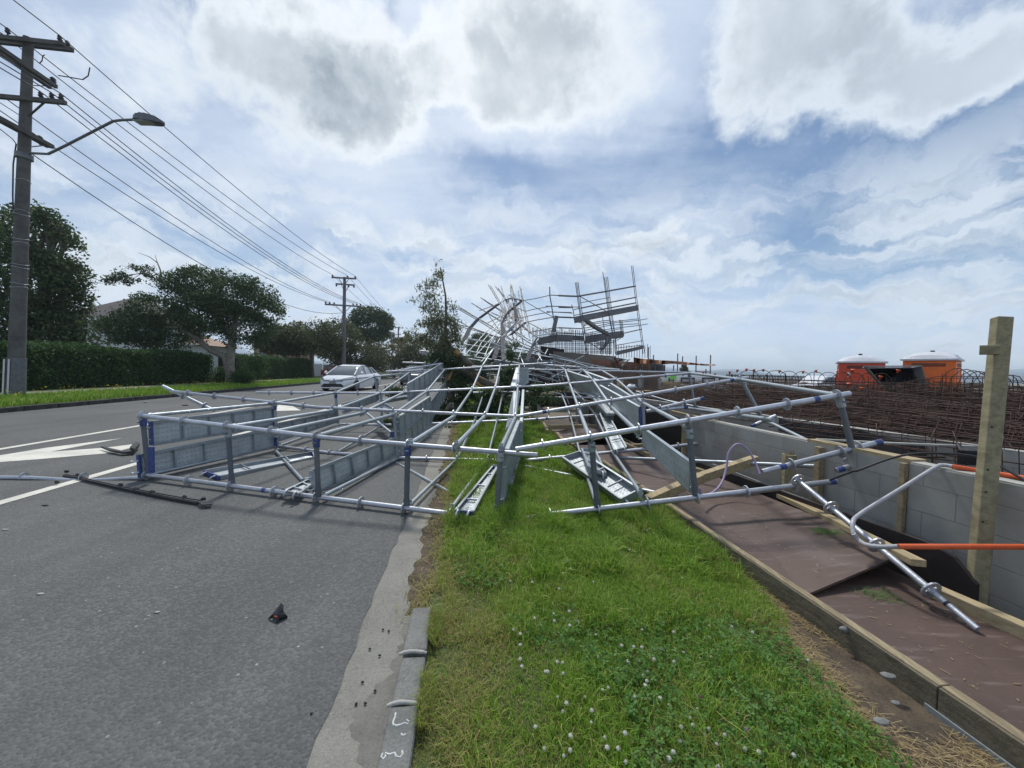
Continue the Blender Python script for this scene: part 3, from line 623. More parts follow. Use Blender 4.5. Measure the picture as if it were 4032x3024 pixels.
def deck(parent, a, b_, c, d_, nrib=4, blue=True, mt='plank', flange=.045, name='plank', side=-1):
    # corner points (world): a-b top long edge, d-c bottom long edge
    A, B, Cc, Dd = [x if isinstance(x, Vector) else pt(x) for x in (a, b_, c, d_)]
    m = MB(); L_ = (B-A).length; W_ = (Dd-A).length; nn = (B-A).cross(Dd-A).normalized()*side*.004
    m.add([A, B, Cc, Dd, A+nn, B+nn, Cc+nn, Dd+nn], [(0, 1, 2, 3), (7, 6, 5, 4), (0, 4, 5, 1), (1, 5, 6, 2), (2, 6, 7, 3), (3, 7, 4, 0)], 0, False,
          [(0, 0), (L_, 0), (L_, W_), (0, W_)]*2)
    nd = nn.normalized()
    for (p, q_) in ((A, B), (Dd, Cc)): dd = ((A+B)-(Dd+Cc)).normalized()*(1 if p is A else -1); m.frame(p-dd*.002, q_-p, dd*.012, nd*flange, 1); m.frame(p+nd*flange-dd*.0, q_-p, -dd*.022, nd*.003, 1)
    for i in range(nrib):
        k = (i+1)/(nrib+1); p = A.lerp(B, k); q_ = Dd.lerp(Cc, k); m.bar(p+nd*(flange*.6), q_+nd*(flange*.6), .016, .02, 1, nd)
    o = m.build(name, [M[mt], M['galvb']], parent)
    for (p, q_, s_) in ((A, Dd, -1), (B, Cc, 1)):
        e = MB(); dl = (B-A).normalized()*s_; e.frame(p, dl*.025, q_-p, nd*flange*1.05, 0)
        for k in (.25, .75): w_ = p.lerp(q_, k)+dl*.025; e.tube([w_+nd*.03, w_+dl*.04+nd*.02, w_+dl*.05-nd*.012, w_+dl*.035-nd*.02], .011, 6, 1)
        e.build('end_hook', [M['blue'] if blue else M['galvb'], M['galv']], o)
    return o
FS = thing('collapsed_scaffold', 'galvanised steel scaffold lying on its side across the road and verge in front', 'scaffold', (-1, 5, 0))
# row 0, left part: upper and lower standards
a, b_ = (0, 550, 1635), (0, 2117, 1795); 
standard(FS, (0, 550, 1636), (0, 1300, 1726), uparam((0, 550, 1636), (0, 1300, 1726), (562, 724, 895, 1068, 1245)))
standard(FS, (0, 1292, 1725), (0, 2117, 1793), uparam((0, 1292, 1725), (0, 2117, 1793), (1421, 1606, 1788, 1968)))
standard(FS, (0, 565, 1868), (0, 1130, 1942), uparam((0, 565, 1868), (0, 1130, 1942), (578, 742, 910, 1080)), blue=((.86, .05),))
standard(FS, (0, 1125, 1942), (0, 1800, 2026), uparam((0, 1125, 1942), (0, 1800, 2026), (1245, 1421, 1592, 1775)))
# row 0, right part
standard(FS, (0, 2031, 1770), (0, 3345, 1550), uparam((0, 2031, 1770), (0, 3345, 1550), (2138, 2325, 2515, 2709, 2904, 3098, 3296)), blue=((.9, .05),))
standard(FS, (0, 2160, 2026), (0, 3292, 1895), uparam((0, 2160, 2026), (0, 3292, 1895), (2167, 2355, 2549, 2743, 2938, 3125)), blue=((.0, .06), (.985, .05)))
standard(FS, (0, 2160, 2026), (0, 2062, 2040), r=.019)
# row 1
standard(FS, (1, 672, 1540), (1, 1240, 1603), uparam((1, 672, 1540), (1, 1240, 1603), (740, 845, 960, 1081, 1195)), spig=0)
standard(FS, (1, 1235, 1603), (1, 2040, 1640), uparam((1, 1235, 1603), (1, 2040, 1640), (1310, 1425, 1549, 1666, 1786, 1909, 2029)))
standard(FS, (1, 2035, 1640), (1, 2945, 1486), uparam((1, 2035, 1640), (1, 2945, 1486), (2160, 2282, 2407, 2531, 2659, 2784, 2912)), blue=((.12, .06), (.93, .06)))
standard(FS, (1, 1095, 1757), (1, 1300, 1784), uparam((1, 1095, 1757), (1, 1300, 1784), (1205, 1298)))
standard(FS, (1, 1290, 1783), (1, 1560, 1800), ())
standard(FS, (1, 1566, 1803), (1, 1962, 1813), uparam((1, 1566, 1803), (1, 1962, 1813), (1680, 1799, 1919)))
standard(FS, (1, 2040, 1816), (1, 2540, 1768), uparam((1, 2040, 1816), (1, 2540, 1768), (2164, 2288, 2413)))
standard(FS, (1, 2640, 1760), (1, 2902, 1727), uparam((1, 2640, 1760), (1, 2902, 1727), (2670, 2800)))
standard(FS, (1, 2544, 1620), (1, 2768, 1568), uparam((1, 2544, 1620), (1, 2768, 1568), (2600, 2694)), blue=((.98, .06), (.2, .06)))
standard(FS, (1, 2544, 1619), (1, 2702, 1603), uparam((1, 2544, 1619), (1, 2702, 1603), (2628,)), blue=((.98, .06),))
standard(FS, (1, 2962, 1677), (1, 3054, 1637), (), blue=((.05, .06),))
standard(FS, (1, 640, 1520), (1, 845, 1617), (.4, .8), mt='galvb')     # stray tube crossing the far corner
# right end lower pieces
standard(FS, (0, 3001, 1858), (0, 3470, 1739), uparam((0, 3001, 1858), (0, 3470, 1739), (3116, 3310, 3380)), blue=((.17, .06), (.97, .06)))
standard(FS, (0, 3292, 1853), (0, 3423, 1815), (.6,), blue=((.12, .06),))
# row 2
standard(FS, (2, 1009, 1545), (2, 1510, 1548), uparam((2, 1009, 1545), (2, 1510, 1548), (1060, 1148, 1235, 1323, 1410, 1499)))
standard(FS, (2, 1505, 1548), (2, 2150, 1518), uparam((2, 1505, 1548), (2, 2150, 1518), (1591, 1682, 1768, 1859, 1950, 2039, 2149)))
standard(FS, (2, 2145, 1518), (2, 2716, 1470), uparam((2, 2145, 1518), (2, 2716, 1470), (2242, 2334, 2427, 2524, 2620, 2712)))
standard(FS, (2, 1339, 1671), (2, 1541, 1673), uparam((2, 1339, 1671), (2, 1541, 1673), (1430, 1508)))
standard(FS, (2, 1696, 1668), (2, 2040, 1654), uparam((2, 1696, 1668), (2, 2040, 1654), (1780, 1870, 1958)))
standard(FS, (2, 2052, 1655), (2, 2440, 1628), uparam((2, 2052, 1655), (2, 2440, 1628), (2160, 2246, 2343)), blue=((.16, .05), (.26, .05)))
# row 3
standard(FS, (3, 1300, 1500), (3, 1760, 1454), uparam((3, 1300, 1500), (3, 1760, 1454), (1316, 1405, 1475, 1545, 1613, 1685)), blue=((.93, .1),))
standard(FS, (3, 1755, 1454), (3, 2175, 1429), uparam((3, 1755, 1454), (3, 2175, 1429), (1827, 1899, 1971, 2045, 2118)), blue=((.97, .1),))
standard(FS, (3, 2079, 1455), (3, 2712, 1467), uparam((3, 2079, 1455), (3, 2712, 1467), (2150, 2225, 2297, 2372, 2447, 2520)))
standard(FS, (11.4, 2130, 1436), (11.0, 2440, 1456), (.3, .6, .9), rr=.05)
standard(FS, (3, 1863, 1546), (3, 2107, 1542), uparam((3, 1863, 1546), (3, 2107, 1542), (1906, 1980)))
standard(FS, (3, 2110, 1564), (3, 2361, 1566), uparam((3, 2110, 1564), (3, 2361, 1566), (2146, 2218, 2290)))
standard(FS, (3, 1870, 1457), (3, 2105, 1453), (.4, .8)); standard(FS, (3, 1520, 1463), (3, 1760, 1455), (.2, .6))
standard(FS, (10.9, 1520, 1466), (10.9, 1735, 1432), (.3, .7)); standard(FS, (12, 1585, 1427), (12, 1765, 1434), (.2, .5, .8)); standard(FS, (12.6, 1655, 1381), (12.6, 1717, 1389), (.3,)); standard(FS, (12.6, 1655, 1389), (12.6, 1715, 1396), ())
# upper ledger chains running away along the road
for ch_ in (
    [(0, 562, 1638), (1, 1079, 1588), (2, 1321, 1546), (3, 1474, 1482)],
    [(0, 897, 1682), (1, 1309, 1616), (2, 1499, 1547), (3, 1613, 1467)],
    [(0, 1072, 1703), (1, 1427, 1626), (2, 1591, 1545), (3, 1682, 1459), (11.8, 1729, 1411)],
    [(0, 1247, 1718), (1, 1549, 1632), (2, 1682, 1540), (3, 1752, 1454)],
    [(0, 1613, 1748), (1, 1788, 1638), (2, 1859, 1533), (3, 1899, 1441), ('p', 1944, 1372), ('p', 1969, 1334), ('p', 2046, 1264), ('p', 2062, 1258)],
    [(0, 1794, 1756), (1, 1909, 1637), (2, 1950, 1527), (3, 1971, 1434)],
    [(0, 1972, 1768), (1, 2029, 1643), (2, 2039, 1524), (3, 2045, 1433)],
    [(0, 2325, 1733), (1, 2282, 1618), (2, 2242, 1507), (3, 2225, 1455), (11.6, 2199, 1443)],
    [(0, 2515, 1706), (1, 2407, 1602), (2, 2334, 1496), (3, 2297, 1456), (11.8, 2262, 1446)],
    [(0, 2709, 1680), (1, 2531, 1586), (2, 2427, 1493), (3, 2372, 1460), (11.8, 2330, 1452)],
    [(0, 3296, 1557), (1, 2912, 1494), (2, 2714, 1469)]): ledger(FS, ch_, r=.0245)
# lower ledger chains
for ch_ in (
    [(0, 585, 1870), (1, 1095, 1757), (2, 1339, 1671)],
    [(0, 1265, 1957), (1, 1566, 1805), (2, 1696, 1666)],
    [(0, 1108, 1939), (5.1, 1213, 1894)], [(1, 1323, 1784), (2, 1513, 1669)],
    [(0, 1609, 1992), (1, 1801, 1806), (2, 1870, 1652), (3, 1906, 1543)],
    [(0, 1774, 2008), (1, 1919, 1809), (2, 1958, 1650), (3, 1982, 1535)],
    [(0, 2352, 1998), (1, 2287, 1797), (2, 2246, 1637), (3, 2212, 1554)],
    [(0, 2524, 1944), (1, 2413, 1780), (2, 2343, 1631), (3, 2291, 1566), (12, 2258, 1537)],
    [(0, 3343, 1815), (1, 3013, 1654), (2, 2743, 1602), (3, 2500, 1550)]): ledger(FS, ch_, r=.021)
# braces
for a, b_ in (((6.2, 1083, 1772), (4.6, 1193, 1894)), ((5.7, 1559, 1822), (4.1, 1813, 1963)), ((5.6, 2043, 1831), (4.0, 2691, 1962)), ((5.5, 2434, 1802), (3.7, 3300, 1840)),
              ((6.2, 2700, 1606), (3.3, 3050, 1655)), ((9.5, 2500, 1540), (8.5, 2700, 1600)), ((7.5, 1435, 1620), (6.2, 1560, 1720))):
    ledger(FS, [a, b_], r=.0215, name='diagonal_brace', heads=False)
# transoms (upright now)
for a, b_ in (((0, 562, 1645), (0, 585, 1868)), ((0, 897, 1686), (0, 914, 1912)), ((0, 1245, 1722), (0, 1254, 1956)), ((0, 1606, 1752), (0, 1600, 1998)), ((0, 1972, 1772), (0, 1956, 2026)),
              ((0, 2328, 1735), (0, 2352, 1998)), ((0, 2712, 1682), (0, 2738, 1950)), ((0, 3304, 1560), (0, 3372, 1840)), ((1, 1080, 1590), (1, 1092, 1755)), ((1, 1551, 1634), (1, 1566, 1802)),
              ((1, 2531, 1588), (1, 2540, 1766)), ((1, 2920, 1498), (1, 2994, 1634)), ((2, 1321, 1549), (2, 1331, 1668)), ((2, 1500, 1550), (2, 1504, 1672)), ((2, 1684, 1542), (2, 1695, 1666)), ((2, 2714, 1472), (2, 2736, 1600)), ((3, 1477, 1484), (3, 1487, 1560)), ((3, 1615, 1470), (3, 1600, 1556))):
    A, B = pt(a), pt(b_); d = (B-A).normalized(); m_ = MB(); m_.tube([A, B], .026, 10)
    m_.tube([A+d*.02, A+d*.10], .034, 8, 1); m_.tube([B-d*.09, B-d*.02], .032, 8, 0); m_.bar(A+d*.05-D*.07, A+d*.05+D*.07, .03, .012, 0)
    m_.build('transom', [M['galvm'] if a[0] == 0 else M['galvb'], M['galvb'] if int(a[1]) not in (562, 1245, 1606, 1080, 1321) else M['blue']], FS)
# decks standing on edge
def q4(*l): return [pt(x) for x in l]
deck(FS, *q4((4.7, 592, 1660), (6.4, 1072, 1604), (6.4, 1074, 1678), (4.7, 596, 1752)))
deck(FS, *q4((4.55, 545, 1790), (6.3, 1074, 1688), (6.3, 1078, 1760), (4.55, 552, 1880)))
deck(FS, *q4((6.3, 1090, 1667), (8.3, 1318, 1620), (8.3, 1322, 1662), (6.3, 1096, 1735)), blue=False)
deck(FS, *q4((4.25, 1222, 1852), (5.75, 1548, 1725), (5.75, 1552, 1795), (4.25, 1240, 1948)), blue=False)
deck(FS, *q4((5.95, 1562, 1642), (8.2, 1686, 1562), (8.2, 1690, 1606), (5.95, 1566, 1714)), blue=False, nrib=5)
deck(FS, *q4((5.95, 1563, 1720), (8.2, 1690, 1612), (8.2, 1694, 1664), (5.95, 1572, 1792)), blue=False, nrib=5)
deck(FS, *q4((8.3, 1345, 1590), (10.5, 1484, 1550), (10.5, 1486, 1578), (8.3, 1350, 1628)), blue=False, mt='plank')
deck(FS, *q4((8.4, 1602, 1510), (10.9, 1738, 1430), (10.9, 1738, 1478), (8.4, 1606, 1578)), blue=False, nrib=6)
deck(FS, *q4((8.5, 1690, 1580), (10.5, 1748, 1508), (10.5, 1752, 1560), (8.5, 1694, 1650)), blue=False, nrib=6)
# centre deck, seen almost edge-on
deck(FS, *q4((3.62, 1985, 1770), (5.75, 2036, 1656), (5.75, 2036, 1800), (3.62, 1966, 2020)), nrib=5, blue=False)
deck(FS, *q4((5.85, 2020, 1655), (8.2, 2040, 1540), (8.2, 2022, 1540), (5.85, 1992, 1690)), blue=False, nrib=2); deck(FS, *q4((5.85, 2046, 1660), (8.2, 2056, 1535), (8.2, 2053, 1620), (5.85, 2044, 1790)), blue=False, nrib=5)
deck(FS, *q4((8.3, 2030, 1520), (10.5, 2046, 1447), (10.5, 2034, 1447), (8.3, 2012, 1520)), blue=False, nrib=2)
deck(FS, *q4((8.6, 2048, 1450), (8.6, 2077, 1448), (8.6, 2077, 1508), (8.6, 2050, 1525)), blue=False, nrib=4)
# right decks
deck(FS, *q4((4.6, 2532, 1690), (3.62, 2712, 1822), (3.62, 2712, 1935), (4.6, 2530, 1750)), blue=False, nrib=0, side=1)
deck(FS, *q4((8.0, 2400, 1510), (5.9, 2526, 1592), (5.9, 2520, 1680), (8.0, 2404, 1556)), blue=False, nrib=2, side=1)
deck(FS, *q4((8.0, 2359, 1518), (5.9, 2514, 1604), (5.9, 2512, 1692), (8.0, 2368, 1580)), blue=False, nrib=0, side=1)
deck(FS, *q4((10.6, 2232, 1462), (8.4, 2352, 1500), (8.4, 2362, 1564), (10.6, 2262, 1530)), blue=False, nrib=4, side=1)
deck(FS, *q4((10.4, 2300, 1464), (8.4, 2406, 1502), (8.4, 2408, 1560), (10.4, 2330, 1536)), blue=False, nrib=3, side=1)
deck(FS, *q4((10.4, 2286, 1531), (8.4, 2334, 1562), (8.4, 2360, 1566), (10.4, 2312, 1540)), blue=False, nrib=2); deck(FS, *q4((8.2, 2336, 1568), (6.9, 2386, 1626), (6.9, 2420, 1626), (8.2, 2362, 1568)), blue=False, nrib=2)
for (r, u0, v0, u1, v1) in ((5.8, 2522, 1602, 2526, 1690), (8.3, 2521, 1598, 2524, 1672), (4.45, 595, 1760, 597, 1862), (5.85, 1546, 1700, 1542, 1722)):
    m_ = MB(); m_.bar(pt((r, u0, v0)), pt((r, u1, v1)), .06, .02, 0, D); m_.build('toe_board_bracket', M['blue'], FS)
# separate deck planks
def loose_plank(lbl, pts_, nrib=3, blue=False, side=-1, flange=.06):
    P_ = [pt(x) for x in pts_]; c = sum(P_, Vector())/4; t_ = thing('steel_plank', lbl, 'scaffold plank', (c.x, c.y, min(p.z for p in P_)), 'loose steel planks')
    A, B, Cc, Dd = P_; m = MB(); L_ = (B-A).length; W_ = (Dd-A).length; nn = (B-A).cross(Dd-A).normalized(); nn = -nn if nn.z < 0 else nn; e = nn*.004
    m.add([A, B, Cc, Dd, A+e, B+e, Cc+e, Dd+e], [(0, 1, 2, 3), (7, 6, 5, 4), (0, 4, 5, 1), (1, 5, 6, 2), (2, 6, 7, 3), (3, 7, 4, 0)], 0, False, [(0, 0), (L_, 0), (L_, W_), (0, W_)]*2)
    m.build('deck_sheet', [M['plank']], t_)
    for (p, q_, o_) in ((A, B, Dd), (Dd, Cc, A)):
        dd = (p-o_).normalized(); m = MB(); m.frame(p, q_-p, dd*.006, nn*flange); m.frame(p+nn*flange, q_-p, -dd*.02, nn*.004); m.build('side_flange', M['galvb'], t_)
    for i in range(nrib):
        k = (i+.7)/(nrib+.4); m = MB(); m.tube([A.lerp(B, k)+nn*flange*.8, Dd.lerp(Cc, k)+nn*flange*.8], .011, 8); m.build('stiffener', M['galvb'], t_)
    for (p, q_, s_) in ((A, Dd, -1), (B, Cc, 1)):
        dl = (B-A).normalized()*s_; m = MB(); m.frame(p, dl*.02, q_-p, nn*flange, 0)
        for k in (.2, .8): w_ = p.lerp(q_, k)+dl*.02; m.tube([w_+nn*.04, w_+dl*.045+nn*.03, w_+dl*.06-nn*.005, w_+dl*.04-nn*.02], .012, 6, 1)
        m.build('end_hook', [M['blue'] if blue else M['galvb'], M['galv']], t_)
loose_plank('tray-shaped steel plank lying upside down over the grass under the right-hand frame', [(5.3, 2219, 1818), (3.75, 2448, 1988), (3.75, 2526, 1948), (5.3, 2292, 1794)], 3, side=1, flange=.075)
loose_plank('blue-ended steel plank lying on the road behind the front upright', [(4.85, 808, 1866), (6.0, 1228, 1790), (5.85, 1236, 1812), (4.62, 868, 1890)], 2, True, side=1, flange=.05)
loose_plank('narrow upturned steel plank with a blue end lying on the grass beside the centre deck', [(3.47, 1792, 2020), (4.75, 1936, 1846), (4.75, 1958, 1850), (3.45, 1864, 2026)], 3, True, side=1, flange=.035)
loose_plank('upturned steel plank hanging between the right-hand ledgers over the plywood', [(7.4, 2362, 1634), (5.5, 2418, 1780), (5.5, 2468, 1768), (7.4, 2392, 1630)], 3, False, side=1, flange=.04)
loose_plank('upturned steel plank half hidden behind the right-hand upright near the grass edge', [(5.3, 2288, 1776), (4.4, 2314, 1848), (4.4, 2386, 1874), (5.3, 2344, 1780)], 2, False, side=1, flange=.04)
loose_plank('white-edged steel plank end sticking out behind the second frame on the road', [(3.95, 1122, 1940), (4.45, 1212, 1896), (4.45, 1232, 1911), (3.9, 1180, 1952)], 2, False, side=1, flange=.03)
loose_plank('twisted steel planks heaped on the road behind the third row', [(8.8, 1485, 1608), (7.6, 1530, 1632), (7.6, 1562, 1618), (8.8, 1515, 1590)], 2, False, side=1, flange=.05)
loose_plank('steel plank lying flat beyond the broken tree trunk on the road edge', [(9.0, 1500, 1578), (9.4, 1620, 1558), (9.6, 1622, 1568), (9.1, 1505, 1590)], 3, False, side=1, flange=.05)
loose_plank('long steel plank resting on the verge under the centre left ledgers', [(8.6, 1690, 1608), (10.2, 1736, 1520), (10.2, 1742, 1521), (8.6, 1697, 1610)], 2, False, side=1, flange=.06)
# loose tubes
def loose_std(lbl, pts_, ros, r=.0255, mt='galv', spig=.35, blue=None):
    P_ = [pt(x) for x in pts_]; c = (P_[0]+P_[-1])/2; t_ = thing('loose_standard', lbl, 'scaffold tube', (c.x, c.y, min(p.z for p in P_)), 'loose scaffold tubes')
    m = MB(); m.tube(P_, r, 14)
    for k in ros: c = P_[0].lerp(P_[-1], k); d = (P_[-1]-P_[0]).normalized()*.014; m.tube([c-d, c+d], r*1.16, 12)
    tb = m.build('tube', M[mt], t_); d = (P_[-1]-P_[0]).normalized()
    for k in ros: rosette(P_[0].lerp(P_[-1], k), d, tb, .058)
    if spig:
        m = MB(); m.tube([P_[-1], P_[-1]+d*spig], r*.8, 12); m.tube([P_[-1]+d*.06+UZ*.0, P_[-1]+d*.075], r*.86, 10, 1); m.build('spigot', [M[mt], M['rubber']], t_)
    return t_
loose_std('long steel tube lying across the lane at the left edge', [(0, -260, 1878), (0, 120, 1882), (0, 330, 1895), (0, 575, 1880)], (.42, .70,), spig=0)
loose_std('steel tube slanting down onto the plywood at the bottom right', [(3.35, 3133, 1884), at(3133, 1884, Y=3.35).lerp(at(3828, 2459, z=.085), .86)], uparam((3.35, 3133, 1884), at(3133, 1884, Y=3.35).lerp(at(3828, 2459, z=.085), .86), (3142, 3272, 3450, 3665)), r=.021, spig=.22)
# ------------------------------------------------------------------ crumpled part behind
CS = thing('crumpled_scaffold', 'bent and fanned-out scaffold tangle leaning up from the heap in the centre', 'scaffold', (0, 13, 0))
def pz(x, y, k='P'): return px(k, x, y)
def pl(k, *pts_): return [('p', *px(k, x, y)) for x, y in pts_]
def mtube(parent, nodes, r=.0255, mt='galvb', name='standard', ros=0):
    P_ = [pt(x) for x in nodes]; m = MB(); r = r*(.72 if parent is CS else .85); m.tube(P_, r, 8)
    if ros:
        for a, b_ in zip(P_[:-1], P_[1:]):
            n_ = max(1, int((b_-a).length/.5))
            for i in range(n_): c = a.lerp(b_, (i+.5)/n_); d = (b_-a).normalized()*.006; m.tube([c-d, c+d], .029, 6)
    return m.build(name, M[mt], parent)
for l in ([(410, 1255), (680, 1300), (920, 1335), (1370, 1405), (1500, 1440), (1770, 1520)], [(310, 1350), (860, 1425), (1190, 1470)], [(1210, 1480), (1520, 1515), (1900, 1590), (2212, 1650), (2500, 1745)],
          [(440, 1475), (740, 1530)], [(520, 1578), (1080, 1650), (1310, 1685)], [(420, 1605), (640, 1640)], [(170, 900), (430, 1050), (850, 1200), (1000, 1245)], [(210, 1005), (430, 1050)],
          [(200, 690), (590, 910), (920, 1100), (1010, 1180), (1250, 1340)], [(285, 715), (470, 830), (740, 985), (1010, 1170)], [(475, 635), (860, 870), (1100, 1000), (1240, 1130), (1500, 1290)], [(632, 540), (1050, 800), (1290, 960), (1480, 1120), (1650, 1290)],
          [(765, 315), (850, 460), (950, 630), (1050, 810)], [(890, 345), (1060, 570), (1160, 710)], [(985, 340), (1060, 570), (1140, 800)], [(1150, 300), (1215, 560), (1270, 720), (1400, 1060)], [(1148, 350), (1165, 520), (1200, 640)], [(1185, 370), (1210, 545), (1280, 830), (1350, 1100)],
          [(1315, 345), (1355, 590), (1400, 830), (1460, 1100), (1480, 1230)], [(1285, 415), (1310, 590), (1350, 830), (1400, 1100)], [(1225, 485), (1260, 640)], [(1105, 510), (1130, 700), (1150, 900)], [(1030, 635), (1080, 800), (1110, 980)], [(1125, 495), (1215, 545)],
          [(970, 745), (990, 1000), (1010, 1200)], [(1000, 740), (1040, 960), (1080, 1180)], [(1010, 690), (1060, 900)], [(1080, 745), (1110, 900), (1150, 1100)], [(1125, 610), (1170, 800), (1240, 1100)], [(1190, 780), (1230, 1000), (1260, 1240)], [(1240, 800), (1300, 1050), (1360, 1260)],
          [(1010, 1140), (1150, 1260), (1370, 1400)], [(900, 1240), (1100, 1340), (1200, 1450)], [(1180, 1220), (1330, 1320), (1700, 1480)], [(780, 850), (900, 1030), (960, 1110)], [(820, 800), (1000, 880), (1190, 985)]):
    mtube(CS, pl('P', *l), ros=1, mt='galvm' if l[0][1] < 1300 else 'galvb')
for l in ([(340, 1560), (520, 1370), (700, 1165), (850, 1010), (960, 920)], [(540, 1560), (690, 1390), (880, 1190), (1010, 1060), (1130, 930)], [(720, 1570), (850, 1430), (960, 1240), (1180, 1060), (1320, 920)], [(560, 1500), (640, 1330), (800, 1150), (990, 960), (1230, 850)],
          [(700, 1560), (790, 1350), (900, 1130), (1060, 970)], [(1080, 1640), (1180, 1470), (1260, 1310), (1400, 1190)], [(1280, 1620), (1370, 1400), (1400, 1345), (1510, 1235)], [(1450, 1645), (1520, 1460), (1540, 1390), (1640, 1250)], [(610, 765), (850, 680), (1050, 590), (1160, 540)],
          [(740, 985), (1060, 830), (1200, 740)], [(1400, 780), (1560, 740), (1860, 690)], [(1420, 870), (1600, 830), (1880, 785)], [(1360, 590), (1560, 560), (1830, 500)], [(1430, 965), (1600, 930), (1900, 880)], [(1480, 1140), (1700, 1105), (1900, 1065)], [(1520, 1210), (1750, 1180), (1950, 1150)],
          [(1400, 600), (1640, 740), (1880, 870)], [(1440, 960), (1700, 1100), (1880, 1200)], [(1270, 720), (1400, 770)], [(1400, 870), (1200, 960), (1000, 1090)], [(1290, 960), (1450, 1100), (1640, 1240)], [(850, 1200), (1060, 1060), (1230, 900)], [(1160, 1340), (1300, 1180)], [(330, 1350), (410, 1255)],
          [(1750, 1530), (1800, 1440)], [(1830, 1530), (1920, 1600)], [(1620, 1640), (1680, 1560)], [(1640, 1545), (1700, 1640)]):
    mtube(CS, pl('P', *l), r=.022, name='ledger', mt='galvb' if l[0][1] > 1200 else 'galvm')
rq = random.Random(71)
for i in range(30):
    u0 = rq.uniform(1990, 2280); v0 = 1405+(u0-1990)*.16+rq.uniform(-25, 95); sl = rq.choice((.12, .2, .3, -.5, 2.5)); L_ = rq.uniform(40, 130)*(1 if abs(sl) < 1 else .4); Yq = rq.uniform(11, 14.5)
    m = MB(); m.tube([at(u0, v0, Y=Yq), at(u0+L_, v0+L_*sl, Y=Yq+rq.uniform(-.8, .8))], .018, 6); m.build('ledger', M['galvb' if i % 3 else 'galvm'], CS)
for l in ([(420, 1285), (920, 1365), (1500, 1470)], [(230, 1040), (600, 1130), (1020, 1275)], [(240, 740), (620, 950), (1050, 1220)], [(560, 690), (900, 900), (1260, 1160)], [(700, 590), (1080, 830), (1520, 1170)], [(800, 340), (990, 660), (1090, 850)], [(930, 380), (1100, 610), (1200, 760)],
          [(1170, 330), (1240, 600), (1330, 860)], [(1335, 380), (1380, 620), (1440, 900), (1500, 1160)], [(1000, 800), (1030, 1040), (1060, 1220)], [(1060, 720), (1100, 900), (1130, 1100)], [(1150, 640), (1200, 840), (1270, 1120)], [(1220, 700), (1290, 960), (1370, 1220)], [(900, 1290), (1300, 1370), (1700, 1500)], [(1000, 1180), (1300, 1350), (1520, 1450)],
          [(1180, 1120), (1420, 1290), (1640, 1420)], [(860, 1480), (1200, 1540), (1560, 1600)], [(1120, 900), (1180, 1150), (1220, 1350)], [(1300, 1000), (1340, 1200), (1380, 1380)], [(1020, 560), (1070, 780), (1140, 1000)], [(1260, 640), (1300, 800), (1340, 1000)], [(980, 880), (990, 1060), (1000, 1260)]):
    P_ = [at(*px('P', x+rq.uniform(-8, 8), y+rq.uniform(-8, 8)), Y=yp(px('P', x, y)[1])+1.1) for x, y in l]; m = MB(); m.tube(P_, .019, 6); m.build('standard', M['galvm'], CS)
for l in ([(640, 1659), (720, 1570)],): mtube(CS, pl('P', *l), r=.022, name='ledger')
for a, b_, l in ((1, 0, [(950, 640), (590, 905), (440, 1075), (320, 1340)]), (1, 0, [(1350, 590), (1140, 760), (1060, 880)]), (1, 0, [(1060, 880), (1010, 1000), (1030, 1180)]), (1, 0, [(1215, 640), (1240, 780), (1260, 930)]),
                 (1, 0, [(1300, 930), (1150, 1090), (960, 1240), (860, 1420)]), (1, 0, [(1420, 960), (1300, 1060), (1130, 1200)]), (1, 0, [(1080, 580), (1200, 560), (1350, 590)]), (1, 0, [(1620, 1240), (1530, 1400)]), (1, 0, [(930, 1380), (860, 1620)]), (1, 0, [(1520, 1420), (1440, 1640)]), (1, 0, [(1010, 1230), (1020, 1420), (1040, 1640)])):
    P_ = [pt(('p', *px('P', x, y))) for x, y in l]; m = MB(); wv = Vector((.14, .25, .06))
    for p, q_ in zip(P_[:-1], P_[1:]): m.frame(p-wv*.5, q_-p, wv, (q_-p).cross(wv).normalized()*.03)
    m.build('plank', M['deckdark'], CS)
# right-hand descending bundle from the tangle
for l in ([(980, 245), (1200, 290), (1400, 325), (1940, 440), (2080, 455)], [(970, 205), (1290, 290), (1480, 340)], [(740, 480), (980, 540), (1200, 580)], [(1040, 480), (1300, 580)], [(1420, 370), (1900, 470)], [(890, 420), (1000, 460)]):
    mtube(CS, [(11.2+i*.0, *px('Q', x, y)) for i, (x, y) in enumerate(l)], ros=0)
for l in ([(1025, 270), (1020, 460)], [(1210, 295), (1222, 440)], [(1390, 325), (1425, 430)], [(960, 205), (1010, 270)], [(910, 480), (985, 530), (1000, 700)], [(1060, 490), (1160, 570), (1195, 690)], [(1110, 410), (1200, 450)],
          [(1150, 890), (1200, 950)], [(1100, 770), (1300, 775)], [(480, 850), (700, 850)], [(860, 850), (1150, 890)], [(700, 775), (1310, 800)], [(1400, 925), (1520, 940)], [(570, 645), (830, 690)], [(0, 560), (250, 600)], [(1370, 820), (1640, 840)], [(1430, 870), (1560, 890)]):
    mtube(CS, [(11.2, *px('Q', x, y)) for x, y in l], r=.022, name='ledger')
for l in ([(620, 145), (1080, 235), (1400, 360)], [(740, 465), (1310, 545)], [(560, 450), (620, 455)], [(700, 625), (1330, 605)], [(760, 697), (1340, 690)], [(950, 762), (1360, 820)], [(1080, 545), (1640, 590)], [(1110, 455), (1500, 500)], [(1030, 575), (1440, 590)]):
    mtube(CS, [(11.6, *px('S', x, y)) for x, y in l], r=.022, name='ledger')
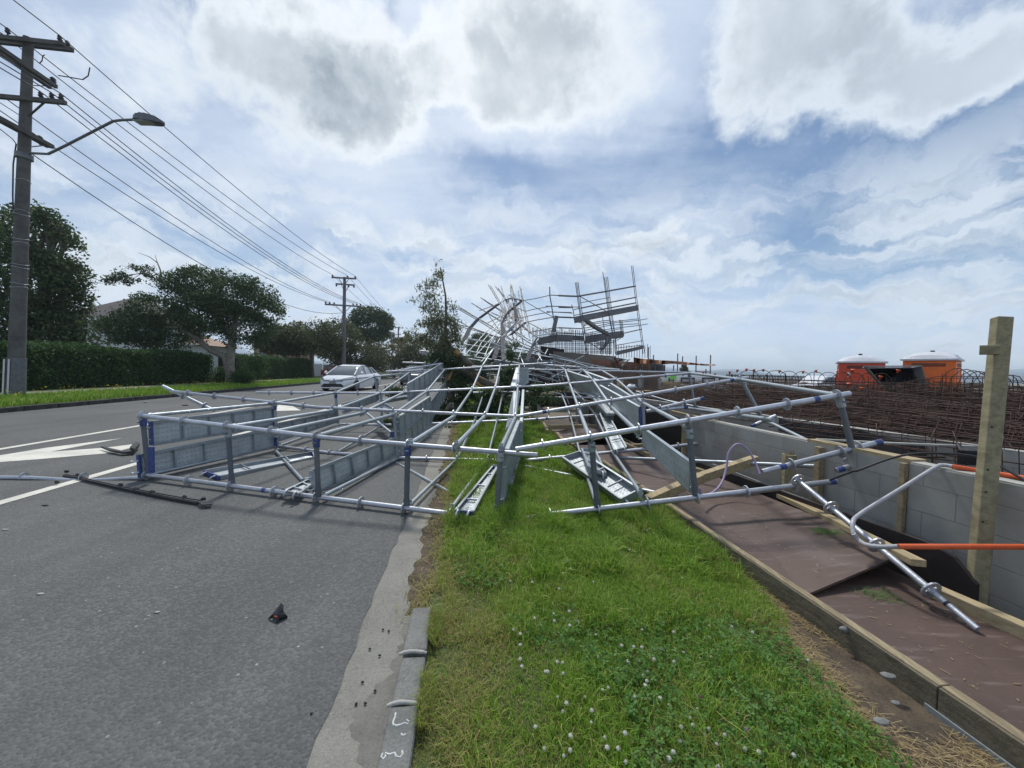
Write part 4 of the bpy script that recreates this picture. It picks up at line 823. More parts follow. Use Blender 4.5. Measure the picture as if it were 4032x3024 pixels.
# ------------------------------------------------------------------ leaning scaffold still standing
LS = thing('leaning_scaffold', 'tall scaffold tower still standing but leaning left above the building core', 'scaffold', (7, 24, 1))
YT = [(1900, 18), (2120, 20), (2270, 22), (2390, 24), (2560, 26)]
def rz(l, dy=0., k='R'): return [(itp(YT, px(k, x, y)[0])+dy, *px(k, x, y)) for x, y in l]
for l, dy in (([(290, 495), (345, 900), (400, 1220), (470, 1659), (490, 1780)], 0), ([(312, 495), (372, 950), (420, 1230), (478, 1500)], .9), ([(335, 490), (390, 900), (440, 1230), (485, 1659), (520, 1780)], .2),
              ([(767, 310), (840, 850), (880, 1120), (930, 1370)], 0), ([(797, 405), (860, 860), (900, 1150), (960, 1500), (985, 1740)], .2), ([(824, 400), (880, 860), (930, 1170), (975, 1420), (1000, 1740)], 1.1), ([(850, 395), (905, 860), (950, 1180), (1000, 1560), (1020, 1740)], 1.3),
              ([(1266, 210), (1330, 730), (1380, 1100), (1440, 1500), (1470, 1740)], 0), ([(1292, 208), (1355, 730), (1410, 1120), (1465, 1500), (1500, 1740)], 1.0),
              ([(225, 880), (260, 1020), (270, 1160)], -.8), ([(765, 1105), (795, 1335)], -.6), ([(1058, 1145), (1085, 1370)], -1), ([(1078, 1150), (1105, 1380)], -.9), ([(1100, 1160), (1135, 1430)], -1.1)):
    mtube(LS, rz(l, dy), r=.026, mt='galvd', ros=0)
for l in ([(-390, 690), (-180, 500*1.0), (0, 0)],): pass
for l in ([(1835, 350), (1835, 500), (1870, 700), (1900, 900), (1960, 1200), (1975, 1350)],): mtube(LS, [(20.5, *px('P', x, y)) for x, y in l], r=.035, mt='galvd')
for l, rr_ in (([(-170, 275+0), (0, 0)], 0),): pass
for l, r_ in (([(0, 725), (320, 738), (810, 655), (890, 640), (1335, 560)], .06), ([(380, 850), (820, 770), (890, 760)], .025), ([(400, 940), (840, 850), (910, 840), (1340, 755)], .05), ([(265, 970), (390, 940)], .03), ([(0, 922), (370, 925)], .03), ([(0, 935), (225, 940)], .025),
              ([(0, 1015), (240, 1030)], .03), ([(420, 1035), (860, 945), (920, 935), (1345, 850)], .05), ([(275, 1068), (400, 1045)], .03), ([(0, 1100), (260, 1110)], .05), ([(280, 1170), (395, 1200)], .035), ([(0, 1282), (410, 1302)], .035), ([(0, 1378), (430, 1395)], .035),
              ([(450, 1220), (765, 1165), (890, 1155)], .03), ([(450, 1245), (560, 1220), (1390, 1070+60)], .028), ([(460, 1290), (900, 1210), (1400, 1155), (1540, 1128)], .028), ([(465, 1330), (900, 1240), (1395, 1215)], .028), ([(470, 1385), (920, 1300), (1400, 1245), (1550, 1218)], .028),
              ([(475, 1410), (940, 1330), (1100, 1300)], .028), ([(1135, 1380), (1445, 1310)], .04), ([(1010, 1590), (1470, 1510)], .028), ([(1010, 1640), (1440, 1590)], .028), ([(1010, 1700), (1480, 1600)], .03), ([(640, 1560), (1000, 1500)], .025), ([(640, 1590), (1000, 1530)], .025),
              ([(380, 745), (640, 890), (880, 1030)], .03), ([(490, 1520), (640, 1610), (760, 1690)], .03), ([(1000, 1480), (1130, 1410)], .028), ([(1010, 1510), (1130, 1430)], .028)):
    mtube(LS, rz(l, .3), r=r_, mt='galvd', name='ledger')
for l in ([(1870, 688), (2212, 700)], [(1765, 685), (1870, 695)], [(1780, 780), (1900, 790)], [(1880, 790), (2212, 800)], [(1830, 495), (2212, 510)], [(1900, 870), (2212, 880)], [(1940, 1065), (2212, 1075)], [(1950, 1150), (2212, 1160)]):
    mtube(LS, [(20.8, *px('P', x, y)) for x, y in l], r=.03, mt='galvd', name='ledger')
for l, h in (([(270, 1140), (400, 1110), (900, 1015), (1390, 925)], .42), ([(480, 1480), (870, 1420), (1000, 1400), (1130, 1390)], .55), ([(0, 1440), (440, 1465)], .35), ([(1010, 1730), (1480, 1615)], .30)):
    P_ = [pt(x) for x in rz(l, .5)]; m = MB()
    for p, q_ in zip(P_[:-1], P_[1:]): m.frame(p-UZ*h*.4, q_-p, Vector((.1, .45, 0)), UZ*h*.75)
    m.build('platform', M['galvd'], LS)
m = MB(); P_ = [pt((20.6, *px('P', x, y))) for x, y in [(1620, 1290), (1940, 1225), (2212, 1235)]]
for p, q_ in zip(P_[:-1], P_[1:]): m.frame(p-UZ*.2, q_-p, Vector((.1, .4, 0)), UZ*.34)
m.build('platform', M['galvd'], LS)
for l in ([(450, 1140), (640, 1280), (880, 1410)], [(900, 1450), (750, 1650)]):
    P_ = [pt(x) for x in rz(l, -.4)]; m = MB()
    for p, q_ in zip(P_[:-1], P_[1:]): m.bar(p, q_, .25, .16)
    m.build('stair_stringer', M['galvd'], LS)
m = MB(); m.bar(pt((20.3, *px('P', 1955, 860))), pt((20.3, *px('P', 1880, 1200))), .2, .2); m.build('stair_stringer', M['galvd'], LS)
# ------------------------------------------------------------------ walkway sheets and timbers
def flat(pts_, z, th=.018):     # polygon of (s,t[,z]) road coordinates with thickness
    return [rd(p[0], p[1], p[2] if len(p) > 2 else z) for p in pts_]
def slab(name, lbl, cat, pts_, z, mt, th=.017, group=None):
    b = MB(); b.prism(flat(pts_, z), UZ*-th); return setp(b.build(name, mt), lbl, cat, group)
slab('plywood_sheet', 'lower red-brown plywood sheet nearest the bottom right corner', 'plywood sheet', [(-.6, 2.07), (-.6, 3.0), (2.42, 3.02), (2.25, 2.07)], .055, M['ply'], group='plywood walkway sheets')
slab('plywood_sheet', 'lifted red-brown plywood sheet whose near corner overhangs the next one', 'plywood sheet', [(2.07, 2.07, .075), (2.30, 3.08, .20), (4.5, 3.18, .12), (4.5, 2.07, .075)], .1, M['ply'], group='plywood walkway sheets')
slab('plywood_sheet', 'red-brown plywood sheet under the broken beam on the walkway', 'plywood sheet', [(4.4, 2.05), (4.4, 3.2), (6.9, 3.2), (6.9, 2.0)], .06, M['ply'], group='plywood walkway sheets')
slab('plywood_sheet', 'farthest red-brown plywood sheet, tilted behind the second frame', 'plywood sheet', [(7.0, 2.0, .05), (7.2, 3.2, .25), (9.6, 3.2, .10), (9.6, 2.0, .04)], .06, M['ply'], group='plywood walkway sheets')
g2 = np.random.default_rng(12); n = 260; s_ = g2.uniform(1.0, 4.2, n); t_ = g2.uniform(2.12, 3.0, n); z_ = np.where(s_ > 2.2, .105+(t_-2.07)*.11*np.clip((4.5-s_)/2.3, 0, 1)*.9, .060)
a_ = g2.uniform(0, 6.28, n); l_ = g2.uniform(.006, .045, n)**1.0*g2.uniform(.3, 1, n); c_ = to_world(s_, t_, z_); d_ = np.stack([np.cos(a_), np.sin(a_), 0*a_], 1)*l_[:, None]; e_ = np.stack([-np.sin(a_), np.cos(a_), 0*a_], 1)*g2.uniform(.0008, .003, n)[:, None]
setp(npmesh('litter', np.stack([c_-d_/2-e_, c_-d_/2+e_, c_+d_/2+e_, c_+d_/2-e_], 1).reshape(-1, 3), (np.arange(n)*4)[:, None]+np.arange(4)[None], M['straw']), 'straw and leaf litter scattered over the plywood walkway', 'litter', kind='stuff')
for (x, y, zz_, rr_, nn_, lb_) in ((640, 730, .17, .11, 130, 'pulled-up tuft of grass lying on the lifted plywood sheet'), (1010, 1190, .062, .13, 70, 'wisps of grass lying on the lower plywood below the lifted corner')):
    P_ = zat('E', x, y, z=zz_); c_ = np.array([P_.x, P_.y, zz_])+g2.normal(0, 1, (nn_, 3))*[rr_*.5, rr_*.28, .004]; c_[:, 2] = np.abs(c_[:, 2]-zz_)+zz_; a_ = g2.normal(.2, .6, nn_); l_ = g2.uniform(.04, .10, nn_)
    d_ = np.stack([np.cos(a_), np.sin(a_), g2.uniform(0, .25, nn_)], 1)*l_[:, None]; e_ = np.stack([-np.sin(a_), np.cos(a_), 0*a_], 1)*.0014
    setp(npmesh('grass_tuft', np.stack([c_-e_, c_+e_, c_+d_+e_*.3, c_+d_-e_*.3], 1).reshape(-1, 3), (np.arange(nn_)*4)[:, None]+np.arange(4)[None], M['clover']), lb_, 'grass', kind='stuff')
def timber(name, lbl, pts_, wd, ht, mt='wood', cat='timber', group=None, bevel=.004):
    b = MB()
    for p, q_ in zip(pts_[:-1], pts_[1:]): b.bar(p, q_, wd, ht)
    return setp(b.build(name, M[mt], bevel=bevel), lbl, cat, group)
# outer edging: paler top board with a darker side board
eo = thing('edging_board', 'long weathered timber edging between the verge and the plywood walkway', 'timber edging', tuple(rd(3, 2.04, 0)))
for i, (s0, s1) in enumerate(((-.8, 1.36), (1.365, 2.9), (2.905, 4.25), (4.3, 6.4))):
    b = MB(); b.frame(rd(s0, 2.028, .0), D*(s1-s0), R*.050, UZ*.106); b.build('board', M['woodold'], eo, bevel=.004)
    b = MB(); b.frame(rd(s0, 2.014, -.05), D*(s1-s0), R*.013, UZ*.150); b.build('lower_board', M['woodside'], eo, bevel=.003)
b = MB(); b.frame(rd(-.8, 2.004, -.06), D*2.2, R*.008, UZ*.06); b.build('steel_strip', M['galvb'], eo)
for i, (s0, s1, t0, t1, z1, lb) in enumerate(((6.7, 8.0, 1.80, 1.95, .08, 'broken piece of timber edging just beyond the second frame'), (8.2, 9.9, 1.78, 2.02, .09, 'displaced timber edging rail farther along the verge'), (10.2, 12.8, 1.75, 1.85, .12, 'farthest timber edging piece by the fallen tree'), (8.6, 8.75, 1.9, 3.1, .14, 'pale timber lying square across the walkway'))):
    timber('edging_piece', lb, [rd(s0, t0, z1), rd(s1, t1, z1)], .06, .10, 'woodold' if i < 3 else 'wood')
timber('batten', 'long timber batten with a splintered near end on the lifted plywood', [zat('E', -120, 262, z=.14), zat('E', 700, 640, z=.19), zat('E', 1325, 955, z=.235)], .085, .045, 'wood')
b = MB(); e0 = zat('E', 1325, 955, z=.235)
timber('batten', 'timber batten along the wall foot at the bottom right edge', [zat('E', 1455, 1165, z=.09), zat('E', 2300, 1540, z=.09)], .075, .075, 'wood')
timber('beam', 'broken new timber beam lying across the walkway behind the frame', [zat('C', 1330, 1375, z=.10), zat('C', 1800, 1170, Y=4.25), zat('D', 900, 1205, Y=4.3)], .10, .09, 'wood')
timber('beam_end', 'short timber lying behind the broken beam by the block wall', [zat('D', 320, 1300, z=.10), zat('D', 720, 1420, z=.09)], .08, .07, 'wood')
timber('beam_end', 'timber lying across the far plywood sheet under the ledgers', [zat('C', 1130, 905, z=.08), zat('C', 1300, 895, z=.08)], .08, .08, 'wood')
timber('timber_rail', 'thin timber rail slanting across the dark opening beyond the walkway', [zat('C', 1510, 592, Y=6.4), zat('C', 1990, 700, Y=5.4)], .05, .04, 'wood')
timber('batten', 'thin timber batten along the edge of the far walkway', [zat('C', 690, 700, z=.08), zat('C', 945, 800, z=.08)], .06, .05, 'woodold')
timber('batten', 'thin timber batten joining the wall foot on the far walkway', [zat('C', 1100, 860, z=.12), zat('C', 1330, 975, z=.12)], .06, .05, 'wood')
# dark edge board standing behind the sheets
b = MB(); b.prism([rd(2.02, 3.22, -.25), rd(2.02, 3.22, .12), rd(2.14, 3.22, .24), rd(2.3, 3.22, .27), rd(5.2, 3.22, .19), rd(5.2, 3.22, -.3)], R*.03)
setp(b.build('edge_board', M['plyedge']), 'dark edge board standing between the lifted plywood and the block wall', 'board')
b = MB(); b.frame(rd(2.25, 3.254, .215), D*3.0, R*.02, UZ*.022); setp(b.build('edge_strip', M['conc']), 'thin grey strip capping the dark edge board', 'strip')
timber('edge_beam', 'dark beam along the far half of the pit edge', [rd(5.3, 3.2, .0), rd(11.5, 3.2, .0)], .08, .16, 'woodside')
# posts
tp = thing('timber_post', 'tall green-treated timber post leaning at the right edge', 'post', (2.95, 2.45, -.1))
A = at(3838, 2400, Y=2.42); B = at(3945, 1250, Y=2.55); b = MB(); b.bar(A, B, .078, .07, 0, Vector((.38, 1, 0))); b.build('shaft', M['post'], tp, bevel=.006)
c = A.lerp(B, .885); b = MB(); nc_, lv_ = Vector((-.77, -.63, 0)), Vector((-.63, .77, 0)); b.bar(c+nc_*.062+lv_*.082, c+nc_*.062-lv_*.008, .036, .062, 0, UZ); b.build('block', M['post'], tp, bevel=.004)
b = MB()
for k in (.30, .475, .62, .40): c = A.lerp(B, k)+Vector((-.77, -.63, 0))*.045; b.tube([c, c+Vector((.01, .008, 0))], .006, 8)
b.build('bolt_hole', M['rubber'], tp)
b = MB(); A = at(3100, 1950, Y=3.95); B = at(3108, 1790, Y=3.95); b.bar(A, B, .10, .10, 0, Vector((.3, 1, 0)))
for i in range(5): c = B+Vector((-.04+.02*i, 0, 0)); b.tube([c, c+UZ*random.uniform(.02, .07)], [.013, .002], 5)
setp(b.build('broken_post', M['post']), 'snapped-off timber post stub in front of the block wall', 'post')
# block walls
def wall(name, lbl, s0, s1, t, z0, z1, th=.19, z1b=None, mt='block'):
    me = MB(); L_ = s1-s0; z1b = z1 if z1b is None else z1b
    vs = [(0, 0, z0), (L_, 0, z0), (L_, 0, z1b), (0, 0, z1)]; vs2 = [(x, -th, z) for x, _, z in vs]
    me.add(vs+vs2, [(0, 1, 2, 3)[::-1], (7, 6, 5, 4)[::-1], (3, 2, 6, 7)[::-1], (0, 4, 5, 1)[::-1], (0, 3, 7, 4)[::-1], (1, 5, 6, 2)[::-1]])
    o = me.build(name, M[mt], origin=(0, 0, 0)); o.location = rd(s0, t, 0); o.rotation_euler = (0, 0, math.atan2(D.y, D.x)); ORG[o.name] = Vector(o.location)
    return setp(o, lbl, 'wall')
def top_strip(parent, s0, s1, t, z0, z1, mt, wd=.05, ht=.025):
    b = MB(); a_, c_ = rd(s0, t, z0+ht/2), rd(s1, t, z1+ht/2); b.bar(a_, c_, wd, ht); v = b.v; o = b.build('capping', M[mt], origin=parent.location)
    o.parent = parent; o.matrix_parent_inverse = (Matrix.Translation(parent.location) @ Matrix.Rotation(parent.rotation_euler.z, 4, 'Z')).inverted(); return o
w1 = wall('block_wall', 'grey concrete block wall behind the right-hand post at the picture edge', -1.5, 2.60, 3.46, -1.6, .76, .19, .75)
w2 = wall('block_wall', 'middle grey concrete block wall across the pit, behind the snapped post', 2.64, 5.75, 3.50, -1.6, .745, .19)
top_strip(w2, 2.62, 3.55, 3.57, .745, .745, 'wood', .14, .03); top_strip(w2, 3.6, 5.75, 3.57, .745, .745, 'concw', .10, .012); top_strip(w1, -1.5, 2.6, 3.53, .76, .75, 'concw', .12, .012)
timber('formwork_stud', 'vertical timber stud at the joint of the two block walls', [rd(2.615, 3.43, -1.2), rd(2.615, 3.43, .75)], .03, .045, 'woodold')
timber('formwork_stud', 'vertical timber stud on the middle block wall behind the scaffold end', [rd(3.36, 3.45, -1.2), rd(3.36, 3.45, .73)], .05, .07, 'woodold')
timber('formwork_stud', 'vertical timber stud at the far end of the middle block wall', [rd(5.70, 3.45, -.9), rd(5.70, 3.45, .6)], .05, .09, 'wood')
w3 = wall('block_wall', 'long low block wall in front of the rusty reinforcement', 1.2, 7.2, 5.12, -1.6, .76, .19, .72); top_strip(w3, 1.2, 7.2, 5.19, .76, .72, 'concw', .14, .014)
w4 = wall('block_wall', 'far part of the low block wall with open cores below the tangled steel', 7.25, 12, 5.12, -1.6, .70, .19, .66); top_strip(w4, 7.25, 12, 5.19, .70, .66, 'concw', .14, .014)
timber('white_rail', 'thin white rail running across the pit from wall to wall', [zat('D', 380, 792, Y=6.2), zat('D', 920, 830, Y=5.5)], .04, .02, 'concw', 'rail')
timber('white_rail', 'long white rail on the wall behind the lower scaffold ends', [zat('D', 1450, 1018, t=4.0), zat('H', 720, 1445, t=4.3), zat('H', 1690, 1485, t=5.0)], .05, .02, 'concw', 'rail')
# membranes
b = MB(); n = 14; top = []; bot = []
for i in range(n+1):
    k = i/n; s = 3.7+2.0*(1-k); top.append(rd(s, 5.08, .74-.03*math.sin(k*9)-.02*k)); bot.append(rd(s-.05, 5.04+.02*math.sin(i), .42+.22*abs(k-.45)*1.2))
for i in range(n): b.add([top[i], top[i+1], bot[i+1], bot[i]], [(0, 1, 2, 3)], 0, True)
for i in range(n): b.add([top[i]+R*.012, top[i+1]+R*.012, bot[i+1]+R*.012, bot[i]+R*.012], [(3, 2, 1, 0)], 0, True)
setp(b.build('membrane', M['black']), 'black membrane sagging over the low block wall', 'membrane')
b = MB(); b.prism([rd(5.82, 3.52, -1.5), rd(5.82, 3.52, .55), rd(6.0, 3.52, .70), rd(6.6, 3.52, .76), rd(8.8, 3.52, .80), rd(8.8, 3.52, -1.5)], R*.02)
setp(b.build('membrane', M['black']), 'black plastic sheet covering the dark opening beyond the middle block wall', 'membrane')
b = MB(); b.frame(rd(8.85, 3.5, -1.5), D*3.1, R*.05, UZ*2.1); setp(b.build('formwork_wall', M['slab']), 'brown formwork panel in the pit beneath the far ledgers', 'formwork')
for (s, t, hw, lb) in ((10.6, 3.3, .30, 'grey concrete column stub in the pit behind the second frame'), (9.4, 3.42, .22, 'narrower pale column in the pit right of the grey stub')):
    b = MB(); b.box(rd(s, t, 0), hw, hw, 1.1, (R, D, UZ)); setp(b.build('column_stub', M['conc'], bevel=.01), lb, 'concrete column')
b = MB(); b.prism([zat('Q', 725, 1040, Y=9.3), zat('Q', 735, 1200, Y=9.3), zat('Q', 860, 1195, Y=9.3)], D*.04); setp(b.build('plywood_offcut', M['conc']), 'triangular grey offcut leaning under the lower tubes', 'offcut')
# hoses and cables
def hose(name, lbl, segs, r, cat='hose', mats=('greypipe', 'orange')):
    b = MB()
    for pts_, mi in segs:
        P_ = [Vector(p) for p in pts_]; sm_ = []
        for i in range(len(P_)-1):
            p0, p1, p2, p3 = P_[max(i-1, 0)], P_[i], P_[i+1], P_[min(i+2, len(P_)-1)]
            for j in range(5):
                t = j/5; sm_.append(.5*((2*p1)+(p2-p0)*t+(2*p0-5*p1+4*p2-p3)*t*t+(3*p1-p0-3*p2+p3)*t*t*t))
        b.tube(sm_+[P_[-1]], r if mi == 0 else r*1.18, 8, mi)
    return setp(b.build(name, [M[x] for x in mats]), lbl, cat)
hose('conduit', 'grey conduit with an orange sleeve crossing in front of the leaning post', [([zat('E', 850, 740, Y=2.62), zat('E', 890, 790, Y=2.6), zat('E', 960, 825, Y=2.5), zat('E', 1060, 836, Y=2.42), zat('E', 1180, 833, Y=2.34)], 0), ([zat('E', 1175, 833, Y=2.34), zat('E', 1600, 834, Y=2.27), zat('E', 2200, 836, Y=2.25)], 1)], .0145)
hose('conduit', 'grey conduit rising in a bend to an orange sleeve behind the leaning post', [([zat('E', 850, 740, Y=2.63), zat('E', 845, 660, Y=2.68), zat('E', 900, 595, Y=2.74), zat('E', 1200, 410, Y=2.78), zat('E', 1440, 262, Y=2.80), zat('E', 1500, 243, Y=2.80), zat('E', 1570, 252, Y=2.76)], 0), ([zat('E', 1565, 252, Y=2.76), zat('E', 1800, 290, Y=2.68), zat('E', 2200, 355, Y=2.48)], 1)], .0145)
hose('hose', 'lilac hose looping over the broken beam', [([zat('D', 370, 1475, Y=3.75), zat('D', 385, 1528, Y=3.75), zat('D', 480, 1520, Y=3.85), zat('D', 570, 1430, Y=3.95), zat('D', 615, 1290, Y=4.05), zat('D', 640, 1140, Y=4.1), zat('D', 720, 1062, Y=4.1), zat('D', 810, 1110, Y=4.1), zat('D', 880, 1220, Y=4.05), zat('D', 930, 1345, Y=3.95)], 0)], .011, mats=('purple', 'orange'))
hose('hose', 'lilac hose end lying on the plywood in front of the frame', [([zat('D', 440, 1585, z=.09), zat('D', 600, 1603, z=.085), zat('D', 755, 1585, z=.09)], 0), ([zat('D', 755, 1585, z=.09), zat('D', 1000, 1540, z=.12), zat('D', 1245, 1470, z=.2)], 1)], .009, mats=('purple', 'rubber'))
hose('cable', 'black cable arching in front of the block walls to the right edge', [([zat('D', 1580, 1400, Y=3.2), zat('D', 1870, 1290, Y=3.0), zat('E', 870, 285, Y=2.9), zat('E', 1150, 185, Y=2.82), zat('E', 1400, 155, Y=2.74), zat('E', 1760, 185, Y=2.66), zat('E', 2020, 310, Y=2.5), zat('E', 2160, 400, Y=2.4)], 0)], .008, 'cable', ('rubber', 'rubber'))
hose('hose', 'thin dark hose lying on the plywood beside the upturned planks', [([zat('W', 655, 575, z=.12), zat('W', 760, 650, z=.1), zat('W', 880, 730, z=.1), zat('W', 1000, 800, z=.1)], 0)], .009, mats=('purple', 'rubber'))
# debris on the road
tb = thing('torn_strip', 'long torn black plastic strip with clips lying across the white line on the road', 'debris', tuple(zat('K', 900, 440, z=0)))
b = MB(); P_ = [zat('K', x, y, z=.02) for x, y in ((525, 360), (640, 375), (760, 405), (1000, 460), (1200, 505), (1400, 545), (1620, 582))]
for p, q_ in zip(P_[:-1], P_[1:]): b.bar(p, q_, .032, .02)
b.build('strip', M['rubber'], tb)
b = MB(); P_ = [zat('K', x, y, z=.045) for x, y in ((530, 350), (650, 365), (780, 400), (1010, 450), (1250, 495), (1500, 540), (1640, 560))]
b.tube(P_, .006, 5); b.build('trim', M['rubber'], tb)
for x, y in ((545, 322), (632, 352), (465, 410), (985, 432), (1110, 465), (1240, 490), (1505, 532), (1660, 548)): b = MB(); b.ball(zat('K', x, y, z=.035), .022, 0, (1.2, 1, .8), 7, 5, .2); b.build('clip', M['rubber'], tb)
b = MB(); b.prism([zat('K', x, y, z=.03) for x, y in ((1610, 575), (1650, 605), (1730, 600), (1735, 575), (1690, 580))], UZ*.012); b.build('torn_end', M['rubber'], tb)
b = MB(); b.prism([zat('K', x, y, z=.03) for x, y in ((825, 132), (900, 163), (1010, 182), (1085, 175), (1090, 165), (990, 168), (900, 148))], UZ*.03); b.prism([zat('K', x, y, z=.05) for x, y in ((1060, 150), (1090, 118), (1130, 105), (1140, 120), (1100, 165))], UZ*.05)
setp(b.build('bumper_piece', M['rubber']), 'curved black bumper fragment lying on the painted arrow', 'debris')
bt = thing('rubber_scrap', 'torn grey rubber piece with an orange mark lying on the near lane', 'debris', tuple(at(1090, 2435, z=0)))
def ap(x, y, z): return at(1000+x/11.06, 2350+y/11.06, z=z)
b = MB(); ring = [(600, 940, .0), (690, 870, .018), (800, 740, .03), (940, 560, .035), (1060, 420, .04), (1180, 260, .055), (1310, 380, .06), (1270, 560, .035), (1350, 720, .03), (1470, 850, .012), (1430, 915, .0), (1230, 935, .006), (1080, 1010, .003), (1090, 1110, .004), (1020, 1160, .002), (960, 1110, .004), (1050, 1010, .01), (1000, 930, .02), (780, 890, .02)]
top = [ap(*p) for p in ring]; cc = ap(1080, 780, .04); b.add(top+[cc], [(i, (i+1) % len(top), len(top)) for i in range(len(top))], 0, True)
b.add([p-UZ*.006 for p in top]+[cc-UZ*.008], [((i+1) % len(top), i, len(top)) for i in range(len(top))], 0, True); b.build('flap', M['black'], bt)
b = MB(); b.add([ap(860, 850, .034), ap(930, 900, .032), ap(1045, 890, .036), ap(990, 815, .042), ap(910, 800, .040)], [(0, 1, 2, 3, 4)]); b.build('orange_mark', M['orange'], bt)
for i, (k, x, y, sz, lb) in enumerate((('K', 370, 600, .02, 'small black shard on the lane below the white line'), ('K', 40, 798, .016, 'small pale shard at the left edge of the lane'), ('K', 335, 1322, .013, 'white pebble on the lane at lower left'), ('K', 1285, 1472, .011, 'white chip on the lane left of the rubber scrap'), ('J', 1020, 1475, .06, 'crumpled pale litter against the far kerb'), ('J', 1290, 1495, .07, 'brown leaf litter on the far lane'))):
    b = MB(); b.ball(zat(k, x, y, z=sz*.3), sz, 0, (1.7, .8, .3), 7, 5, .2); setp(b.build('litter', M['rubber'] if i == 0 else (M['woodside'] if i == 5 else M['concw'])), lb, 'litter')
for i, (x, y) in enumerate(((660, 776), (697, 785), (578, 898), (640, 940), (530, 1110), (490, 1248), (548, 1245), (205, 1310), (610, 1165))):
    b = MB(); b.ball(zat('L', x, y, z=.004), .006, 0, (1.2, .9, .8), 6, 5, .25); setp(b.build('stone_chip', M['darkstone']), 'small dark stone chip lying on the concrete gutter', 'stone', 'stone chips in the gutter')
# ------------------------------------------------------------------ reinforcement
def cage(mb, p, d, L_, w_, h_, nb, ties, r=.006, round_=False, rnd=random):
    d = d.normalized(); x = d.cross(UZ).normalized(); y = x.cross(d)
    x, y = (lambda c, s_: (x*c+y*s_, y*c-x*s_))(math.cos(rnd.uniform(-.3, .3)), math.sin(rnd.uniform(-.3, .3)))
    for i in range(nb):
        a = 2*math.pi*i/nb; o = (x*math.cos(a)*w_/2+y*math.sin(a)*h_/2) if round_ else (x*(max(-1, min(1, 1.4*math.cos(a))))*w_/2+y*(max(-1, min(1, 1.4*math.sin(a))))*h_/2)
        e = Vector((rnd.uniform(-.05, .05), rnd.uniform(-.05, .05), rnd.uniform(-.06, .06)))
        mb.tube([p+o, p+o+d*L_*.5+e*.6, p+o+d*L_+e], r*1.3, 4, cap=False)
    for i in range(ties):
        c = p+d*(L_*(i+.5)/ties); k = 12 if round_ else 4; tilt = d*rnd.uniform(-.08, .08)
        if round_: pts_ = [c+x*math.cos(2*math.pi*j/k)*w_/2+y*math.sin(2*math.pi*j/k)*h_/2+tilt*math.cos(2*math.pi*j/k) for j in range(k+1)]
        else: pts_ = [c+x*w_/2*sx+y*h_/2*sy+tilt*sx for sx, sy in ((-1, -1), (1, -1), (1, 1), (-1, 1), (-1, -1))]
        mb.tube(pts_, r, 4, cap=False)
rc = random.Random(21)
for blk, (s0, s1, lb) in enumerate(((1.6, 4.6, 'near tangle of rusty reinforcement cages behind the leaning post'), (4.2, 8.0, 'middle tangle of rusty reinforcement cages beyond the low block wall'), (7.6, 13.5, 'far tangle of rusty reinforcement cages in front of the cabins'))):
    b = MB()
    for i in range(64 if blk < 2 else 44):
        t = 5.5+rc.random()*3.8; ztop = 1.15 if blk < 2 else 1.0; z = .12+(ztop-.1)*rc.random()**.8*(.62+.45*(t-5.4)/3.6); Lc = rc.uniform(2.2, 3.8)
        s = rc.uniform(s0-.8, max(s0, s1-Lc+.6)); dd = D+R*rc.uniform(-.35, .35)+UZ*rc.uniform(-.06, .06)
        cage(b, rd(s, t, z), dd, Lc, rc.uniform(.25, .5), rc.uniform(.2, .4), rc.choice((4, 6, 8)), int(Lc/.15), .0048, rc.random() < .3, rc)
    for i in range(620):
        t = rc.uniform(5.45, 8.8); z = .1+(1.25*rc.random()**.75)*(.55+.45*(t-5.4)/3.4); p = rd(rc.uniform(s0-.5, s1), t, z); b.tube([p, p+(D+R*rc.uniform(-.25, .25)+UZ*rc.uniform(-.05, .05))*rc.uniform(.8, 2.4)], .0055, 3, cap=False)
    for i in range(70): p = rd(rc.uniform(s0, s1), rc.uniform(5.4, 9), rc.uniform(.1, 1.0)); dd = Vector((rc.uniform(-1, 1), rc.uniform(-1, 1), rc.uniform(-.15, .08))).normalized(); b.tube([p, p+dd*rc.uniform(.8, 1.8)], .009, 4, cap=False)
    setp(b.build('reinforcement', M['rust']), lb, 'rebar', kind='stuff')
b = MB()
for i in range(11):
    p = at(2950+i*52, 1472+i*1.5, Y=9.5+rc.uniform(-.5, .5)); pts_ = [p+Vector((math.cos(a)*.28, rc.uniform(-.03, .03), math.sin(a)*.26-.16)) for a in np.linspace(-.3, 3.44, 11)]; b.tube(pts_, .008, 4, cap=False)
for i in range(8):
    p = at(3770+i*30, 1490+i*4, Y=6.2+rc.uniform(-.3, .3)); pts_ = [p+Vector((math.cos(a)*.26, rc.uniform(-.03, .03), math.sin(a)*.26-.1)) for a in np.linspace(-.3, 3.44, 11)]; b.tube(pts_, .007, 4, cap=False)
for i in range(26):
    u = 2880+i*44+rc.uniform(-14, 14); p = at(u, 1600, Y=9); q_ = at(u+rc.uniform(-8, 8), 1462+rc.uniform(-8, 40)+(u-2900)*.03, Y=9); b.tube([p, q_], .009, 4, cap=False)
for i in range(14):
    v = 1490+i*7+rc.uniform(-3, 3); b.tube([at(2870, v-6, Y=9.4), at(3300, v+rc.uniform(0, 8), Y=8.8), at(3750, v+22, Y=7.5), at(4080, v+40, Y=6.4)], .007, 4, cap=False)
for i in range(30):
    u = 3420+i*22+rc.uniform(-8, 8); v1 = 1500+rc.uniform(-25, 25)-(18 if u > 3560 else 0); b.tube([at(u, 1640, Y=6.9), at(u+rc.uniform(-6, 6), v1, Y=6.9)], .0065, 4, cap=False)
